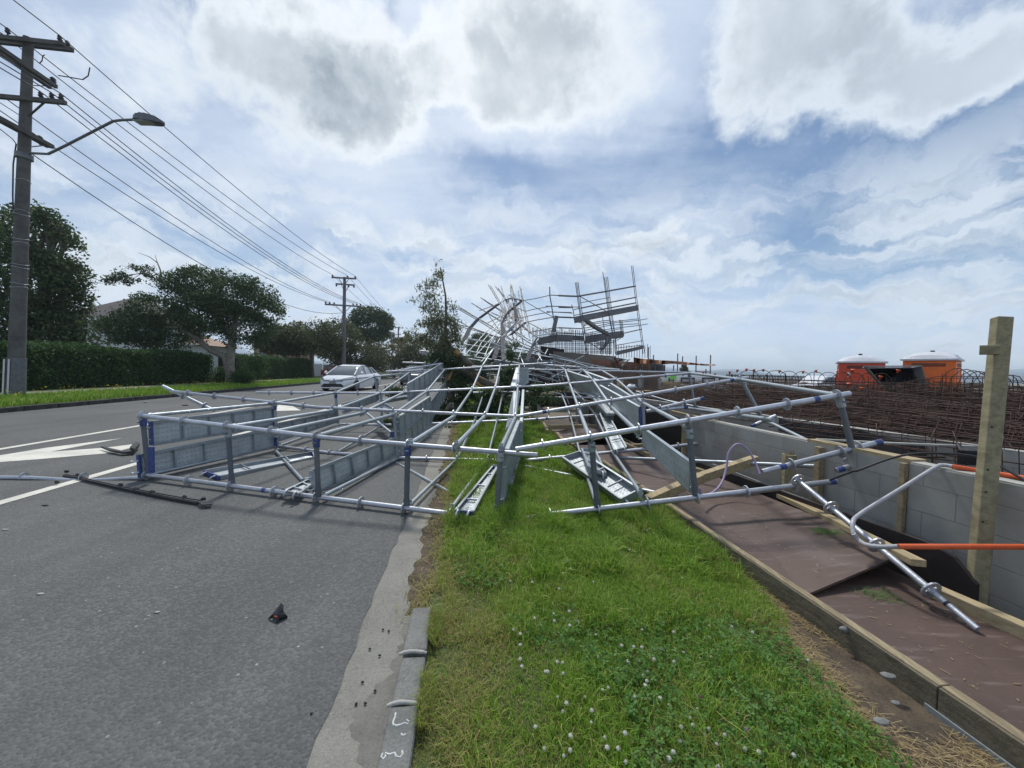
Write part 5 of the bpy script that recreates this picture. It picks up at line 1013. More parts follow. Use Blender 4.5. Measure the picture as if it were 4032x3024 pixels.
for i in range(12):
    v = 1478+i*12+rc.uniform(-4, 4); b.tube([at(3540-i*14, v+30-i*2, Y=7), at(3700, v+2, Y=6.8), at(3880, v+8+rc.uniform(-6, 6), Y=6.5), at(4090, v+30, Y=6)], .0065, 4, cap=False)
setp(b.build('reinforcement', M['rust']), 'looped stirrups and bars sticking up along the top of the rusty tangle', 'rebar', kind='stuff')
caps = [('D', 720, 375, 10), ('D', 803, 365, 10), ('D', 648, 393, 10), ('D', 876, 372, 10), ('D', 960, 370, 10), ('D', 1112, 383, 10), ('D', 1332, 388, 10), ('D', 1452, 380, 9.5), ('D', 1795, 374, 8), ('H', 710, 755, 7.5), ('H', 895, 690, 7.5), ('H', 375, 830, 7.6), ('H', 575, 835, 7.6), ('H', 515, 875, 7.4), ('D', 400, 396, 10), ('D', 510, 410, 10)]
c0 = None
for i, (k, x, y, Y_) in enumerate(caps):
    P_ = zat(k, x, y, Y=Y_)
    if c0 is None:
        b = MB(); b.lathe((0, 0, -.05), UZ, [(.0, 0), (.018, 0), (.02, .045), (.034, .05), (.035, .068), (.0, .072)], 12); c0 = b.build('rebar_cap', M['orange'], origin=(0, 0, 0)); o = c0
    else: o = c0.copy(); COL.objects.link(o)
    o.location = P_; o.rotation_euler = (rc.uniform(-.3, .3), rc.uniform(-.3, .3), 0); setp(o, 'orange plastic safety cap on a bar end above the rusty reinforcement', 'rebar cap', 'orange caps on the reinforcement')
b = MB(); b.box(at(3818, 1800, Y=3.6), .14, .08, .14); b.tube([at(3770, 1750, Y=3.75), at(3790, 1780, Y=3.6)], .015, 6); setp(b.build('bracket_box', M['black'], bevel=.01), 'black box hanging on the low wall left of the leaning post', 'box')
# ------------------------------------------------------------------ portable toilets
def loo(lbl, u, vt, Y_, mt, wrot, dome):
    top_ = at(u, vt, Y=Y_); base = Vector((top_.x, top_.y, .05)); hz_ = top_.z-.05; hb_ = hz_-.31
    t_ = thing('portable_toilet', lbl, 'toilet', tuple(base), 'portable toilets'); ax = (Vector((math.cos(wrot), math.sin(wrot), 0)), Vector((-math.sin(wrot), math.cos(wrot), 0)), UZ); W_ = 1.32
    b = MB(); b.box(base+UZ*hb_/2, W_, W_, hb_, ax); b.build('cabin', M[mt], t_, bevel=.04)
    b = MB(); b.box(base+UZ*.06, W_*1.05, W_*1.05, .12, ax); b.build('skid', M['rubber'], t_)
    b = MB(); n = 12; vs = []
    for i in range(n+1):
        for j in range(n+1):
            a, c = -1+2*i/n, -1+2*j/n; hgt = .04+.28*(max(0, 1-a*a)**.6)*(max(0, 1-c*c)**.45)+(.012 if dome and i % 2 else 0)
            vs.append(base+ax[0]*a*W_*.54+ax[1]*c*W_*.54+UZ*(hb_+hgt))
    k = n+1; b.add(vs, [(i*k+j, (i+1)*k+j, (i+1)*k+j+1, i*k+j+1) for i in range(n) for j in range(n)], 0, not dome); b.box(base+UZ*(hb_+.025), W_*1.09, W_*1.09, .06, ax); b.build('roof', M['loowhite'], t_)
    for d_, e_ in ((-ax[1], ax[0]), (-ax[0], ax[1]), (ax[0], ax[1])):
        o_ = base+d_*(W_/2)
        b = MB()
        for i in range(5): b.frame(o_-e_*.42+UZ*(hb_-.22+i*.025), e_*.84, d_*.012, UZ*.012)
        b.build('louvre', M['rubber'], t_)
        b = MB()
        for i in range(3): b.frame(o_-e_*.40+UZ*(.45+i*.5), e_*.8, d_*.02, UZ*.04)
        for q_ in (-.46, .40): b.frame(o_+e_*q_+UZ*.15, e_*.06, d_*.025, UZ*(hb_-.45))
        b.build('moulded_rib', M[mt], t_)
    o_ = base-ax[1]*(W_/2+.014)-ax[0]*.38+UZ*(hb_-.45); b = MB(); b.add([o_+UZ*.11, o_+ax[0]*.09, o_-UZ*.11, o_-ax[0]*.09], [(3, 2, 1, 0)]); b.build('sign', M['white'], t_)
    o_ = o_-ax[1]*.004; b = MB(); b.add([o_+UZ*.05, o_+ax[0]*.03, o_-UZ*.05, o_-ax[0]*.03], [(3, 2, 1, 0)]); b.build('symbol', M['navy'], t_)
    b = MB(); b.tube([base+UZ*(hb_+.2), base+UZ*(hb_+.38)], .06, 10); b.build('vent_pipe', M['navy'], t_)
    return t_
loo('red-orange portable toilet with white roof, left of the pair', 3388, 1400, 15.2, 'loored', math.radians(-38), False)
loo('bright orange portable toilet with ribbed white dome roof, right of the pair', 3672, 1388, 14.2, 'orangelo', math.radians(35), True)
# tipped skip
sk = thing('skip', 'dark open metal skip tipped up in front of the portable toilets', 'skip', tuple(at(3500, 1600, Y=9.5)))
f_ = [(3407, 1443), (3625, 1441), (3648, 1520), (3660, 1585), (3560, 1590), (3470, 1515)]
P0 = [at(u, v, Y=9.2) for u, v in f_]; P1 = [p+Vector((1.15, 1.3, 0)) for p in P0]; b = MB()
for i in range(6):
    j = (i+1) % 6
    if i != 0: b.add([P0[i], P0[j], P1[j], P1[i]], [(0, 1, 2, 3), (3, 2, 1, 0)])
b.add(P1, [tuple(range(6))[::-1], tuple(range(6))]); b.add([P0[2], P0[3], P0[4], P0[5]], [(0, 1, 2, 3), (3, 2, 1, 0)]); b.build('shell', M['galvd'], sk)
b = MB(); b.bar(P0[0], P0[1], .05, .03); b.bar(P1[0], P1[1], .05, .03); b.bar(P0[0], P1[0], .05, .03); b.bar(P0[1], P1[1], .05, .03); b.build('rim', M['conc'], sk)
for a_, c_ in ((0, 5), (1, 2)): b = MB(); b.bar(P0[a_], P0[c_], .05, .03); b.build('side_rail', M['slab'], sk)
# site cabins, panels, fence, vehicle, worker behind the right-hand frame
sc_ = thing('site_cabin', 'white site cabin with dark windows behind the right-hand frame', 'cabin', tuple(at(2730, 1560, Y=30)))
b = MB(); a0 = at(2600, 1478, Y=30); a1 = at(2870, 1486, Y=30); b.frame(Vector((a0.x, 30, .05)), Vector((a1.x-a0.x, 0, 0)), Vector((0, 3, 0)), UZ*(a0.z-.05)); b.build('wall', M['white'], sc_)
for (u0, u1) in ((2632, 2654), (2680, 2736), (2764, 2816), (2830, 2860)):
    b = MB(); p = at(u0, 1510, Y=29.97); q_ = at(u1, 1487, Y=29.97); b.frame(Vector((p.x, 29.96, p.z)), Vector((q_.x-p.x, 0, 0)), Vector((0, .02, 0)), UZ*(q_.z-p.z)); fr = b.build('window', M['navy'], sc_)
    b = MB(); b.frame(Vector((p.x+.1, 29.94, p.z+.12)), Vector((q_.x-p.x-.2, 0, 0)), Vector((0, .015, 0)), UZ*(q_.z-p.z-.24)); b.build('pane', M['lampg'], fr)
b = MB(); b.box(at(2650, 1484, Y=29.5), .42, .3, .4); setp(b.build('green_crate', M['green'], bevel=.05), 'lime green crate beside the white site cabin', 'crate')
for i, (u0, v0, u1, v1, Y_, mt, lb) in enumerate(((2607, 1505, 2690, 1545, 20, 'ochre', 'pale plywood box panel below the white site cabin, left one'), (2690, 1520, 2780, 1550, 18, 'ochre', 'pale plywood panel leaning below the cabin windows'), (2520, 1540, 2597, 1550, 15, 'ochre', 'stack of new timber behind the right-hand frame'), (2612, 1532, 2626, 1548, 17, 'white', 'small white board standing against the plywood panel'), (2440, 1500, 2460, 1540, 16, 'ochre', 'small bright timber pile seen beside the large deck'))):
    b = MB(); p = at(u0, v1, Y=Y_); q_ = at(u1, v0, Y=Y_); b.frame(p, Vector((q_.x-p.x, .2, 0)), Vector((0, .5, 0)), UZ*(q_.z-p.z)); setp(b.build('panel', M[mt]), lb, 'panel')
fe = thing('fence', 'dark picket fence along the far edge of the site', 'fence', tuple(at(3000, 1500, Y=32))); b = MB(); a0 = at(2860, 1473, Y=32); a1 = at(3290, 1482, Y=32); L_ = a1.x-a0.x
for i in range(72): x = a0.x+L_*i/71; b.frame(Vector((x, 32, .05)), Vector((.05, 0, 0)), Vector((0, .03, 0)), UZ*(a0.z-.05))
b.build('pickets', M['plyedge'], fe); b = MB()
for z_ in (.4, a0.z-.12): b.frame(Vector((a0.x, 31.96, z_)), Vector((L_, 0, 0)), Vector((0, .03, 0)), UZ*.06)
b.build('rail', M['plyedge'], fe)
vn = thing('van', 'white van parked beyond the fence left of the red toilet', 'van', tuple(at(3240, 1530, Y=24)))
p0 = at(3195, 1480, Y=24); b = MB(); prof = [(0, .4), (.1, 1.1), (.7, 1.35), (1.2, 2.0), (4.2, 2.0), (4.3, .4)]
b.prism([Vector((p0.x-.2+x, 24, .0+z*.78)) for x, z in prof], Vector((0, 1.8, 0))); b.build('body', M['whitecar'], vn, bevel=.08)
b = MB(); b.prism([Vector((p0.x-.2+x, 23.98, z*.78)) for x, z in ((.85, 1.38), (1.28, 1.88), (2.2, 1.88), (2.2, 1.38))], Vector((0, .015, 0))); b.build('window', M['glass'], vn)
for x in (.8, 3.5):
    b = MB(); b.tube([Vector((p0.x-.2+x, 23.95, .33)), Vector((p0.x-.2+x, 24.15, .33))], .32, 16); b.build('wheel', M['rubber'], vn)
# building core, formwork, starter bars
bc = thing('building_core', 'part-built concrete core with brown formwork under the leaning scaffold', 'building', (6, 21, 0))
def panel(parent, name, u0, v0, u1, v1, Y_, dep, mt, zb_=0.):
    p = at(u0, v0, Y=Y_); q_ = at(u1, v1, Y=Y_); b = MB(); pts_ = [Vector((p.x, Y_, zb_)), Vector((q_.x, Y_, zb_)), Vector((q_.x, Y_, q_.z)), Vector((p.x, Y_, p.z))]; b.prism(pts_, Vector((0, dep, 0))); return b.build(name, M[mt], parent)
panel(bc, 'formwork_wall', 2085, 1395, 2560, 1438, 20.5, 3, 'brown'); panel(bc, 'concrete_edge', 2180, 1383, 2425, 1403, 20.0, .4, 'slab', 1.6); panel(bc, 'concrete_edge', 2130, 1362, 2222, 1376, 20.2, .4, 'plyedge', 1.7)
panel(bc, 'mesh_panel', 2330, 1415, 2560, 1430, 19.4, .1, 'pinkish'); panel(bc, 'lower_wall', 1985, 1446, 2330, 1462, 15.5, .3, 'plyedge'); panel(bc, 'lower_wall', 2060, 1408, 2185, 1420, 18.5, .3, 'galvd', 1.2); panel(bc, 'lower_wall', 2330, 1455, 2600, 1470, 18, .3, 'brown')
for i in range(26):
    u = 2345+i*8.6; p = at(u, 1436, Y=19.3); q_ = at(u, 1500, Y=19.3); b = MB(); b.frame(q_, Vector((.04, 0, 0)), Vector((0, -.06, 0)), UZ*(p.z-q_.z)); b.build('formwork_stud', M['slab'] if i % 3 else M['woodold'], bc)
for (u0, v0, u1, v1) in ((2515, 1480, 2528, 1560), (2595, 1490, 2606, 1560), (2530, 1475, 2534, 1530)):
    p = at(u0, v1, Y=17.5); q_ = at(u1, v0, Y=17.5); b = MB(); b.frame(Vector((p.x, 17.5, 0)), Vector((q_.x-p.x, 0, 0)), Vector((0, .2, 0)), UZ*q_.z); b.build('column', M['conc'], bc)
b = MB(); rs = random.Random(4)
for i in range(64):
    u = 2098+i*4.9+rs.uniform(-1.5, 1.5); vtop = px('V', 0, 200+rs.uniform(-30, 30)+max(0, (i-22))*2.5)[1]; vb_ = px('V', 0, 640)[1]; b.tube([at(u, vb_, Y=22.5), at(u+rs.uniform(-1, 1), vtop, Y=22.5)], .016, 4, cap=False)
for i in range(14): u = 2425+i*10.4; b.tube([at(u, px('V', 0, 700)[1], Y=24), at(u, px('V', 0, 480+rs.uniform(-20, 20))[1], Y=24)], .018, 4, cap=False)
for y in (410, 440, 470, 520, 545, 575, 600): b.tube([at(2100, px('V', 0, y)[1], Y=22.4), at(2410, px('V', 0, y+20)[1], Y=22.4)], .016, 4, cap=False)
for u in (2370, 2390, 2400, 2415): b.tube([at(u, 1405, Y=22), at(u, 1340, Y=22)], .02, 4, cap=False)
setp(b.build('starter_bars', M['galvd']), 'rows of upright starter bars rising above the building core', 'rebar', kind='stuff')
for (x, y0, y1) in ((1410, 185, 500), (1495, 235, 480), (1732, 225, 510), (1982, 212, 540), (900, 75, 470), (988, 210, 420), (1020, 370, 480), (1185, 380, 500), (1340, 390, 490), (1903, 455, 540)):
    b = MB(); b.tube([zat('T', x-6, y1, Y=20), zat('T', x, y0, Y=20)], .028, 6); o = b.build('upright_bar', M['galvd']); setp(o, 'thin grey steel upright standing beyond the orange netting', 'upright', 'uprights beyond the orange netting')
b = MB(); b.tube([zat('T', 1720, 498, Y=20), zat('T', 1985, 508, Y=20)], .025, 6); setp(b.build('rail', M['galvd']), 'thin grey rail between two far uprights', 'rail')
b = MB(); n = 26; up_, lo_ = [], []
for i in range(n+1):
    k = i/n; x = 640+1430*k; yt = 250+6*math.sin(k*9)+(375-250)*k**.8; hb_ = (95*(1-k)**.9+14)*(1+.12*math.sin(k*23)); up_.append(zat('T', x, yt, Y=19+.25*math.sin(i*.9))); lo_.append(zat('T', x, yt+hb_*.75+6, Y=18.8+.3*math.sin(i*.7+1)))
for i in range(n): b.add([up_[i], up_[i+1], lo_[i+1], lo_[i]], [(0, 1, 2, 3), (3, 2, 1, 0)], 0, True)
setp(b.build('netting', M['net']), 'orange netting blown out flat from the building core to the right', 'netting')
for i, (pts_, mt, lb) in enumerate(((((160, 250), (310, 255), (330, 340), (270, 375)), 'poster', 'torn white sheet hanging on the core, left of the orange flap'), (((310, 250), (540, 285), (400, 355), (370, 330)), 'poster', 'torn white sheet with a dark patch, right of the orange flap'), (((300, 245), (345, 290), (400, 400), (300, 330)), 'net', 'brown orange flap between two torn white sheets'), (((540, 290), (595, 275), (440, 410), (400, 415)), 'poster', 'twisted narrow white strip at the foot of the netting'))):
    b = MB(); P_ = [zat('T', x, y, Y=18.6+.3*j) for j, (x, y) in enumerate(pts_)]; b.prism(P_, Vector((0, .02, 0))); setp(b.build('torn_sheet', M[mt]), lb, 'sheet')
b = MB(); b.prism([zat('T', x, y, Y=18.5) for x, y in ((365, 300), (430, 275), (455, 300), (385, 325))], Vector((0, .01, 0))); setp(b.build('sheet_patch', M['navy']), 'dark patch printed on the torn white sheet', 'patch')
b = MB(); b.ball(zat('T', 600, 790, Y=14), .17, 0, (1.3, 1, .8), 9, 7, .3); b.ball(zat('T', 650, 770, Y=14.1), .12, 1, (1.2, 1, .8), 8, 6, .3); setp(b.build('rubbish_bag', [M['poster'], M['navy']]), 'white and blue rubbish bag behind the large deck', 'bag')
b = MB(); b.lathe(zat('T', 920, 480, Y=21)-UZ*.3, UZ, [(.8, 0), (.8, .5), (.55, .8), (0, .95)], 14); setp(b.build('tank', M['black']), 'dark rounded tank behind the netting', 'tank')
wk = thing('person', 'worker in an orange jacket bending by the formwork behind the right-hand frame', 'person', tuple(zat('T', 930, 900, Y=21)))
me = bpy.data.meshes.new('body'); ft = ORG[wk.name]; gz_ = at(2562, 1497, Y=21); hp = Vector((0, 0, gz_.z-ft.z-.45))
jv = [hp, hp+Vector((.05, -.1, .3)), hp+Vector((.12, -.25, .5)), hp+Vector((.16, -.36, .62)), hp+Vector((.2, -.44, .72)), hp+Vector((.3, -.2, .42)), hp+Vector((.38, -.38, .2)), hp+Vector((-.1, -.25, .44)), hp+Vector((-.1, -.4, .2)), hp+Vector((.12, 0, -.1)), hp+Vector((.14, -.08, -.5)), hp+Vector((.14, 0, -.92)), hp+Vector((-.1, 0, -.1)), hp+Vector((-.12, -.05, -.5)), hp+Vector((-.12, .05, -.92))]
me.from_pydata(jv, [(0, 1), (1, 2), (2, 3), (3, 4), (2, 5), (5, 6), (2, 7), (7, 8), (0, 9), (9, 10), (10, 11), (0, 12), (12, 13), (13, 14)], [])
bo = bpy.data.objects.new('body', me); COL.objects.link(bo); bo.parent = wk; me.materials.append(M['navy']); md = bo.modifiers.new('skin', 'SKIN'); rdii = [.14, .15, .16, .06, .11, .07, .045, .07, .045, .1, .07, .05, .1, .07, .05]
for i, r_ in enumerate(rdii): bo.data.skin_vertices[0].data[i].radius = (r_, r_)
me.skin_vertices[0].data[0].use_root = True; bo.modifiers.new('sub', 'SUBSURF').levels = 1
b = MB(); b.tube([ft+jv[0]+UZ*.02, ft+jv[1], ft+jv[2], ft+jv[3]-UZ*.02], [.17, .19, .19, .1], 12); b.tube([ft+jv[2], ft+jv[5], ft+jv[6]], [.1, .085, .065], 8); b.tube([ft+jv[2], ft+jv[7], ft+jv[8]], [.1, .085, .065], 8); b.build('jacket', M['orange'], wk)
b = MB(); b.ball(ft+jv[4]+UZ*.05, .135, 0, (1, 1.1, .8)); b.build('helmet', M['white'], wk)
# ------------------------------------------------------------------ foliage
def leaves(name, blobs, n, size, mt, parent=None, seed=0, shell=.55, droop=0., aspect=.5, gap=.35, gs=1.6, origin=(0, 0, 0)):
    g_ = np.random.default_rng(seed); vol = np.array([b[1][0]*b[1][1]*b[1][2] for b in blobs])**.75; vol /= vol.sum()
    k = g_.choice(len(blobs), n, p=vol); c = np.array([b[0] for b in blobs], float)[k]; r = np.array([b[1] for b in blobs], float)[k]
    d = g_.normal(size=(n, 3)); d /= np.linalg.norm(d, axis=1)[:, None]; rad = shell+(1.06-shell)*g_.random(n)**.7
    ph = np.sin(d[:, 0]*5+k)*np.sin(d[:, 1]*6+k*2)*np.sin(d[:, 2]*5+k*3); rad *= 1+.22*ph
    P_ = c+d*r*rad[:, None]
    nn = np.sin(P_[:, 0]*gs*2.1+3*np.sin(P_[:, 2]*gs))+np.sin(P_[:, 1]*gs*1.7+P_[:, 2]*gs*2.3)+np.sin(P_[:, 2]*gs*3.1+P_[:, 0]*gs*1.3)
    P_ = P_[nn > -1.5+gap*1.8*g_.random(n)]; n = len(P_)
    # cluster leaves on twigs
    P_ = P_+g_.normal(0, size*.8, (n, 3))
    a = g_.normal(size=(n, 3)); a[:, 2] -= droop; a /= np.linalg.norm(a, axis=1)[:, None]; b_ = np.cross(a, g_.normal(size=(n, 3))); b_ /= np.linalg.norm(b_, axis=1)[:, None]
    s = size*g_.uniform(.6, 1.4, n)[:, None]
    V = np.stack([P_-a*s, P_+b_*s*aspect, P_+a*s, P_-b_*s*aspect], 1).reshape(-1, 3)
    return npmesh(name, V, (np.arange(n)*4)[:, None]+np.arange(4)[None], M[mt], parent, origin)
def limb(mb, pts_, rs, n=8): mb.tube(pts_, rs, n)
def rand_limbs(mb, base, blobs, r0, rnd, mid=.5):
    for (c, r) in blobs:
        c = Vector(c); k = base.lerp(c, mid)+Vector((rnd.uniform(-.3, .3), rnd.uniform(-.3, .3), -.1*(c-base).length)); mb.tube([base, k, c], [r0*.55, r0*.35, r0*.1], 6)
        for _ in range(3): e = c+Vector((rnd.uniform(-1, 1)*r[0], rnd.uniform(-1, 1)*r[1], rnd.uniform(-.2, 1)*r[2]))*.8; mb.tube([k.lerp(c, .5), c.lerp(e, .5)+UZ*.05, e], [r0*.22, r0*.12, r0*.03], 5)
def tree(label, Yd, base_uv, base_z, blobs_uv, trunk_r, n, size, leafmat='leaf_dark', barkmat='bark', group=None, trunks=None, depth=.8, seed=1, droop=0., name='tree', aspect=.5, shell=.55, gap=.35, gs=1.2):
    P0 = at(*base_uv, Y=Yd); P0.z = base_z; t_ = thing(name, label, 'tree', tuple(P0), group); rnd = random.Random(seed)
    bl = []
    for (u, v, ru, rv) in blobs_uv:
        yy = Yd+rnd.uniform(-.5, .5)*depth*ru*Yd/F; c = at(u, v, Y=yy); bl.append((tuple(c), (ru*Yd/F, ru*Yd/F*depth, rv*Yd/F)))
    b = MB()
    if trunks:
        for pts_, rs in trunks: b.tube([at(u, v, Y=Yd+dy) for u, v, dy in pts_], rs, 10)
    else:
        top = Vector(bl[0][0]); k = P0.lerp(top, .55)+Vector((rnd.uniform(-.2, .2), 0, 0)); b.tube([P0-UZ*.1, P0+UZ*.25, k, top], [trunk_r*1.4, trunk_r, trunk_r*.7, trunk_r*.2], 9); rand_limbs(b, k, bl, trunk_r, rnd)
    b.build('trunk', M[barkmat], t_)
    leaves('crown', bl, n, size, leafmat, t_, seed, shell=shell, droop=droop, aspect=aspect, gap=gap, gs=gs)
    return t_, bl
tree('big dark tree behind the near power pole at the left edge', 19, (215, 1500), .4,
     [(60, 1150, 200, 230), (180, 980, 110, 120), (250, 1060, 80, 90), (130, 900, 90, 90), (220, 1180, 100, 80), (60, 1330, 200, 130), (235, 1290, 80, 60), (255, 950, 50, 28), (190, 850, 45, 35), (280, 1130, 45, 30), (-60, 1000, 160, 200), (300, 1045, 30, 15), (240, 890, 30, 20), (190, 1340, 90, 60)], .3, 42000, .085, 'leaf_dark', seed=3, gs=1.0, depth=1.0)
Yt = 24.0
tr, bl = tree('spreading round-crowned tree with a forked pale trunk in front of the hedge', Yt, (904, 1502), .32,
     [(900, 1180, 150, 85), (780, 1140, 120, 80), (700, 1110, 80, 50), (1010, 1180, 90, 75), (1060, 1230, 60, 50), (620, 1230, 110, 70), (520, 1280, 110, 60), (460, 1300, 80, 55), (700, 1290, 120, 70), (950, 1280, 110, 90), (1020, 1300, 60, 60), (640, 1340, 90, 35), (820, 1230, 140, 90), (560, 1180, 45, 30), (760, 1075, 50, 28), (880, 1085, 60, 25), (960, 1110, 60, 25), (1100, 1215, 30, 22), (560, 1340, 70, 30)],
     .25, 52000, .075, 'leaf_round', 'barkpale', seed=5, gs=1.4, trunks=[([(912, 1510, 0), (905, 1440, 0), (915, 1340, 0), (925, 1270, .2), (940, 1200, .4)], [.34, .25, .20, .14, .05]), ([(905, 1470, 0), (885, 1405, 0), (830, 1380, -.1), (770, 1330, -.2), (700, 1290, -.3), (600, 1285, -.3)], [.24, .21, .18, .14, .08, .04]),
     ([(912, 1345, 0), (880, 1290, 0), (850, 1240, .1), (780, 1215, .2), (700, 1180, .2)], [.16, .14, .12, .08, .03]), ([(925, 1290, 0), (1000, 1220, .3), (1060, 1190, .4)], [.1, .06, .02]), ([(870, 1260, .2), (800, 1130, .3), (640, 1110, .2)], [.1, .06, .03])], name='tree')
# bare leafy twig at its left
tt = MB(); tw = [([(640, 1110), (632, 1065), (620, 1035), (590, 1012), (545, 995)], .05), ([(640, 1110), (560, 1075), (500, 1085), (430, 1110)], .04), ([(600, 1095), (540, 1055), (470, 1045)], .025), ([(620, 1035), (612, 1010), (614, 1002)], .02), ([(560, 1075), (520, 1100), (490, 1120)], .02)]
for p_, r_ in tw: tt.tube([at(u, v, Y=Yt) for u, v in p_], [r_*(1-.75*i/(len(p_)-1)) for i in range(len(p_))], 6)
tt.build('branch', M['barkpale'], tr)
leaves('leaf_spray', [(tuple(at(u, v, Y=Yt)), (.45*s_, .4*s_, .26*s_)) for u, v, s_ in ((440, 1100, 1), (480, 1085, 1.1), (520, 1055, .8), (470, 1045, .6), (500, 1110, .8), (560, 1062, .8), (585, 1085, .7), (420, 1112, .6), (545, 1105, .5), (600, 1060, .5), (580, 1050, .4))], 1500, .07, 'leaf_round', tr, 8, shell=.2, gap=.1)
# far tree row
for i, (u, v, ru, rv, Yd, lm, lb) in enumerate(((1120, 1330, 100, 50, 38, 'leaf_olive', 'low olive-green tree above the end of the near hedge'), (1230, 1320, 110, 55, 42, 'leaf_olive', 'broad olive-green tree behind the white gate'), (1330, 1330, 90, 70, 48, 'leaf_olive', 'olive-green tree behind the second power pole'),
        (1420, 1400, 110, 60, 50, 'leaf_olive', 'brownish low tree above the white car roof'), (1550, 1400, 120, 55, 55, 'leaf_gold', 'rusty olive tree right of the white car'), (1660, 1395, 90, 60, 52, 'leaf_olive', 'dark low tree beside the fallen tree crown'), (1940, 1380, 90, 50, 60, 'leaf_dark', 'dark tree seen through the crumpled scaffold'), (1890, 1350, 50, 38, 70, 'leaf_dark', 'far dark rounded tree behind the leaning plank'))):
    tree(lb, Yd, (u, 1480), .2, [(u, v, ru, rv), (u-ru*.5, v+rv*.3, ru*.6, rv*.7), (u+ru*.5, v+rv*.25, ru*.55, rv*.7), (u, v+rv*.8, ru, rv*.6), (u-ru*.3, v-rv*.55, ru*.4, rv*.4), (u+ru*.25, v-rv*.5, ru*.4, rv*.35)], .22, 9000, .13, lm, seed=30+i, gs=.8)
for i, (u, v, ru, rv, Yd, lb) in enumerate(((1975, 1400, 60, 40, 44, 'dark green tree behind the lower part of the crumpled scaffold'), (2065, 1418, 60, 30, 48, 'low dark tree between the crumpled scaffold and the building core'), (1850, 1440, 70, 35, 40, 'low dark shrubby tree behind the fallen trunk'), (1760, 1425, 70, 45, 46, 'dark tree behind the fallen tree crown'))):
    tree(lb, Yd, (u, 1500), .1, [(u, v, ru, rv), (u-ru*.5, v+rv*.4, ru*.6, rv*.8), (u+ru*.5, v+rv*.4, ru*.6, rv*.7), (u, v+rv*1.1, ru*1.1, rv*.8)], .22, 9000, .13, 'leaf_dark', seed=130+i, gs=.8)
tree('large round dark tree standing above the others behind the second power pole', 62, (1455, 1450), .2, [(1450, 1250, 70, 42), (1490, 1275, 60, 50), (1420, 1290, 60, 45), (1460, 1320, 70, 30), (1510, 1265, 35, 30), (1400, 1330, 35, 20), (1535, 1285, 12, 10)], .4, 15000, .17, 'leaf_dark', seed=50, gs=.5,
     trunks=[([(1452, 1460, 0), (1455, 1350, 0), (1470, 1310, 0)], [.5, .4, .2]), ([(1455, 1350, 0), (1435, 1300, 0)], [.25, .1]), ([(1456, 1345, 0), (1500, 1300, 0)], [.25, .1])])
tree('small far tree beside the far power pole', 80, (1590, 1430), .2, [(1535, 1320, 18, 14), (1600, 1330, 26, 14), (1570, 1345, 30, 14)], .2, 2600, .16, 'leaf_gold', seed=61, gs=.6)
tree('tiny conical tree on the skyline beyond the netting', 60, (2693, 1470), .2, [(2693, 1455, 9, 10), (2693, 1444, 6, 8), (2694, 1462, 12, 8)], .2, 1200, .16, 'leaf_dark', seed=62, gs=.6)
# hedges
def hedge(label, s0, s1, t0, t1, z0, z1, n, seed):
    h = thing('hedge', label, 'hedge', tuple(rd((s0+s1)/2, (t0+t1)/2, z0)), 'hedges along the far footpath'); b = MB(); b.frame(rd(s0+.1, t0+.1, z0), D*(s1-s0-.2), R*(t1-t0-.22), UZ*(z1-z0-.14)); b.build('core', M['plyedge'], h)
    g_ = np.random.default_rng(seed); f = g_.random(n); s = g_.uniform(s0, s1, n); t = np.where(f < .62, t1, g_.uniform(t0, t1, n)); z = np.where(f < .62, g_.uniform(z0, z1, n), z1)
    w_ = np.sin(s*1.3)*.05+np.sin(s*3.7+z*2)*.04; t = t+w_+g_.normal(0, .06, n); z = z+np.where(f < .62, 0, np.sin(s*1.1)*.06+np.sin(s*4.1)*.04+g_.normal(0, .07, n)); P_ = to_world(s, t, z)
    a = g_.normal(size=(n, 3)); a /= np.linalg.norm(a, axis=1)[:, None]; b_ = np.cross(a, g_.normal(size=(n, 3))); b_ /= np.linalg.norm(b_, axis=1)[:, None]; sz = .048*g_.uniform(.6, 1.4, n)[:, None]
    V = np.stack([P_-a*sz, P_+b_*sz*.55, P_+a*sz, P_-b_*sz*.55], 1).reshape(-1, 3); npmesh('foliage', V, (np.arange(n)*4)[:, None]+np.arange(4)[None], M['leaf_hedge'], h); return h
hedge('long clipped dark green hedge along the far footpath at the left', 4, 27.0, -17.6, -16.3, .28, 1.98, 60000, 3)
hedge('second clipped hedge beyond the forked tree, ending at the white gate', 29.5, 43, -17.6, -16.2, .3, 2.05, 22000, 4)
for i, (u, v, ru, rv, Yd, lb) in enumerate(((955, 1490, 45, 40, 23.5, 'green bush at the foot of the forked tree, right side'), (870, 1490, 45, 45, 24.4, 'green bush left of the forked trunk'), (1000, 1440, 55, 55, 26, 'taller green bush between the two hedges'))):
    P0 = at(u, v+rv, Y=Yd); P0.z = .3; t_ = thing('bush', lb, 'bush', tuple(P0), 'bushes around the forked tree'); b = MB(); b.tube([P0-UZ*.05, P0+UZ*.5], [.05, .02], 6); b.build('stem', M['bark'], t_)
    leaves('foliage', [(tuple(at(u, v, Y=Yd)), (ru*Yd/F, ru*Yd/F, rv*Yd/F)), (tuple(at(u+15, v-15, Y=Yd)), (ru*.6*Yd/F, ru*Yd/F*.6, rv*.7*Yd/F))], 4200, .05, 'leaf_hedge', t_, 70+i, shell=.2)
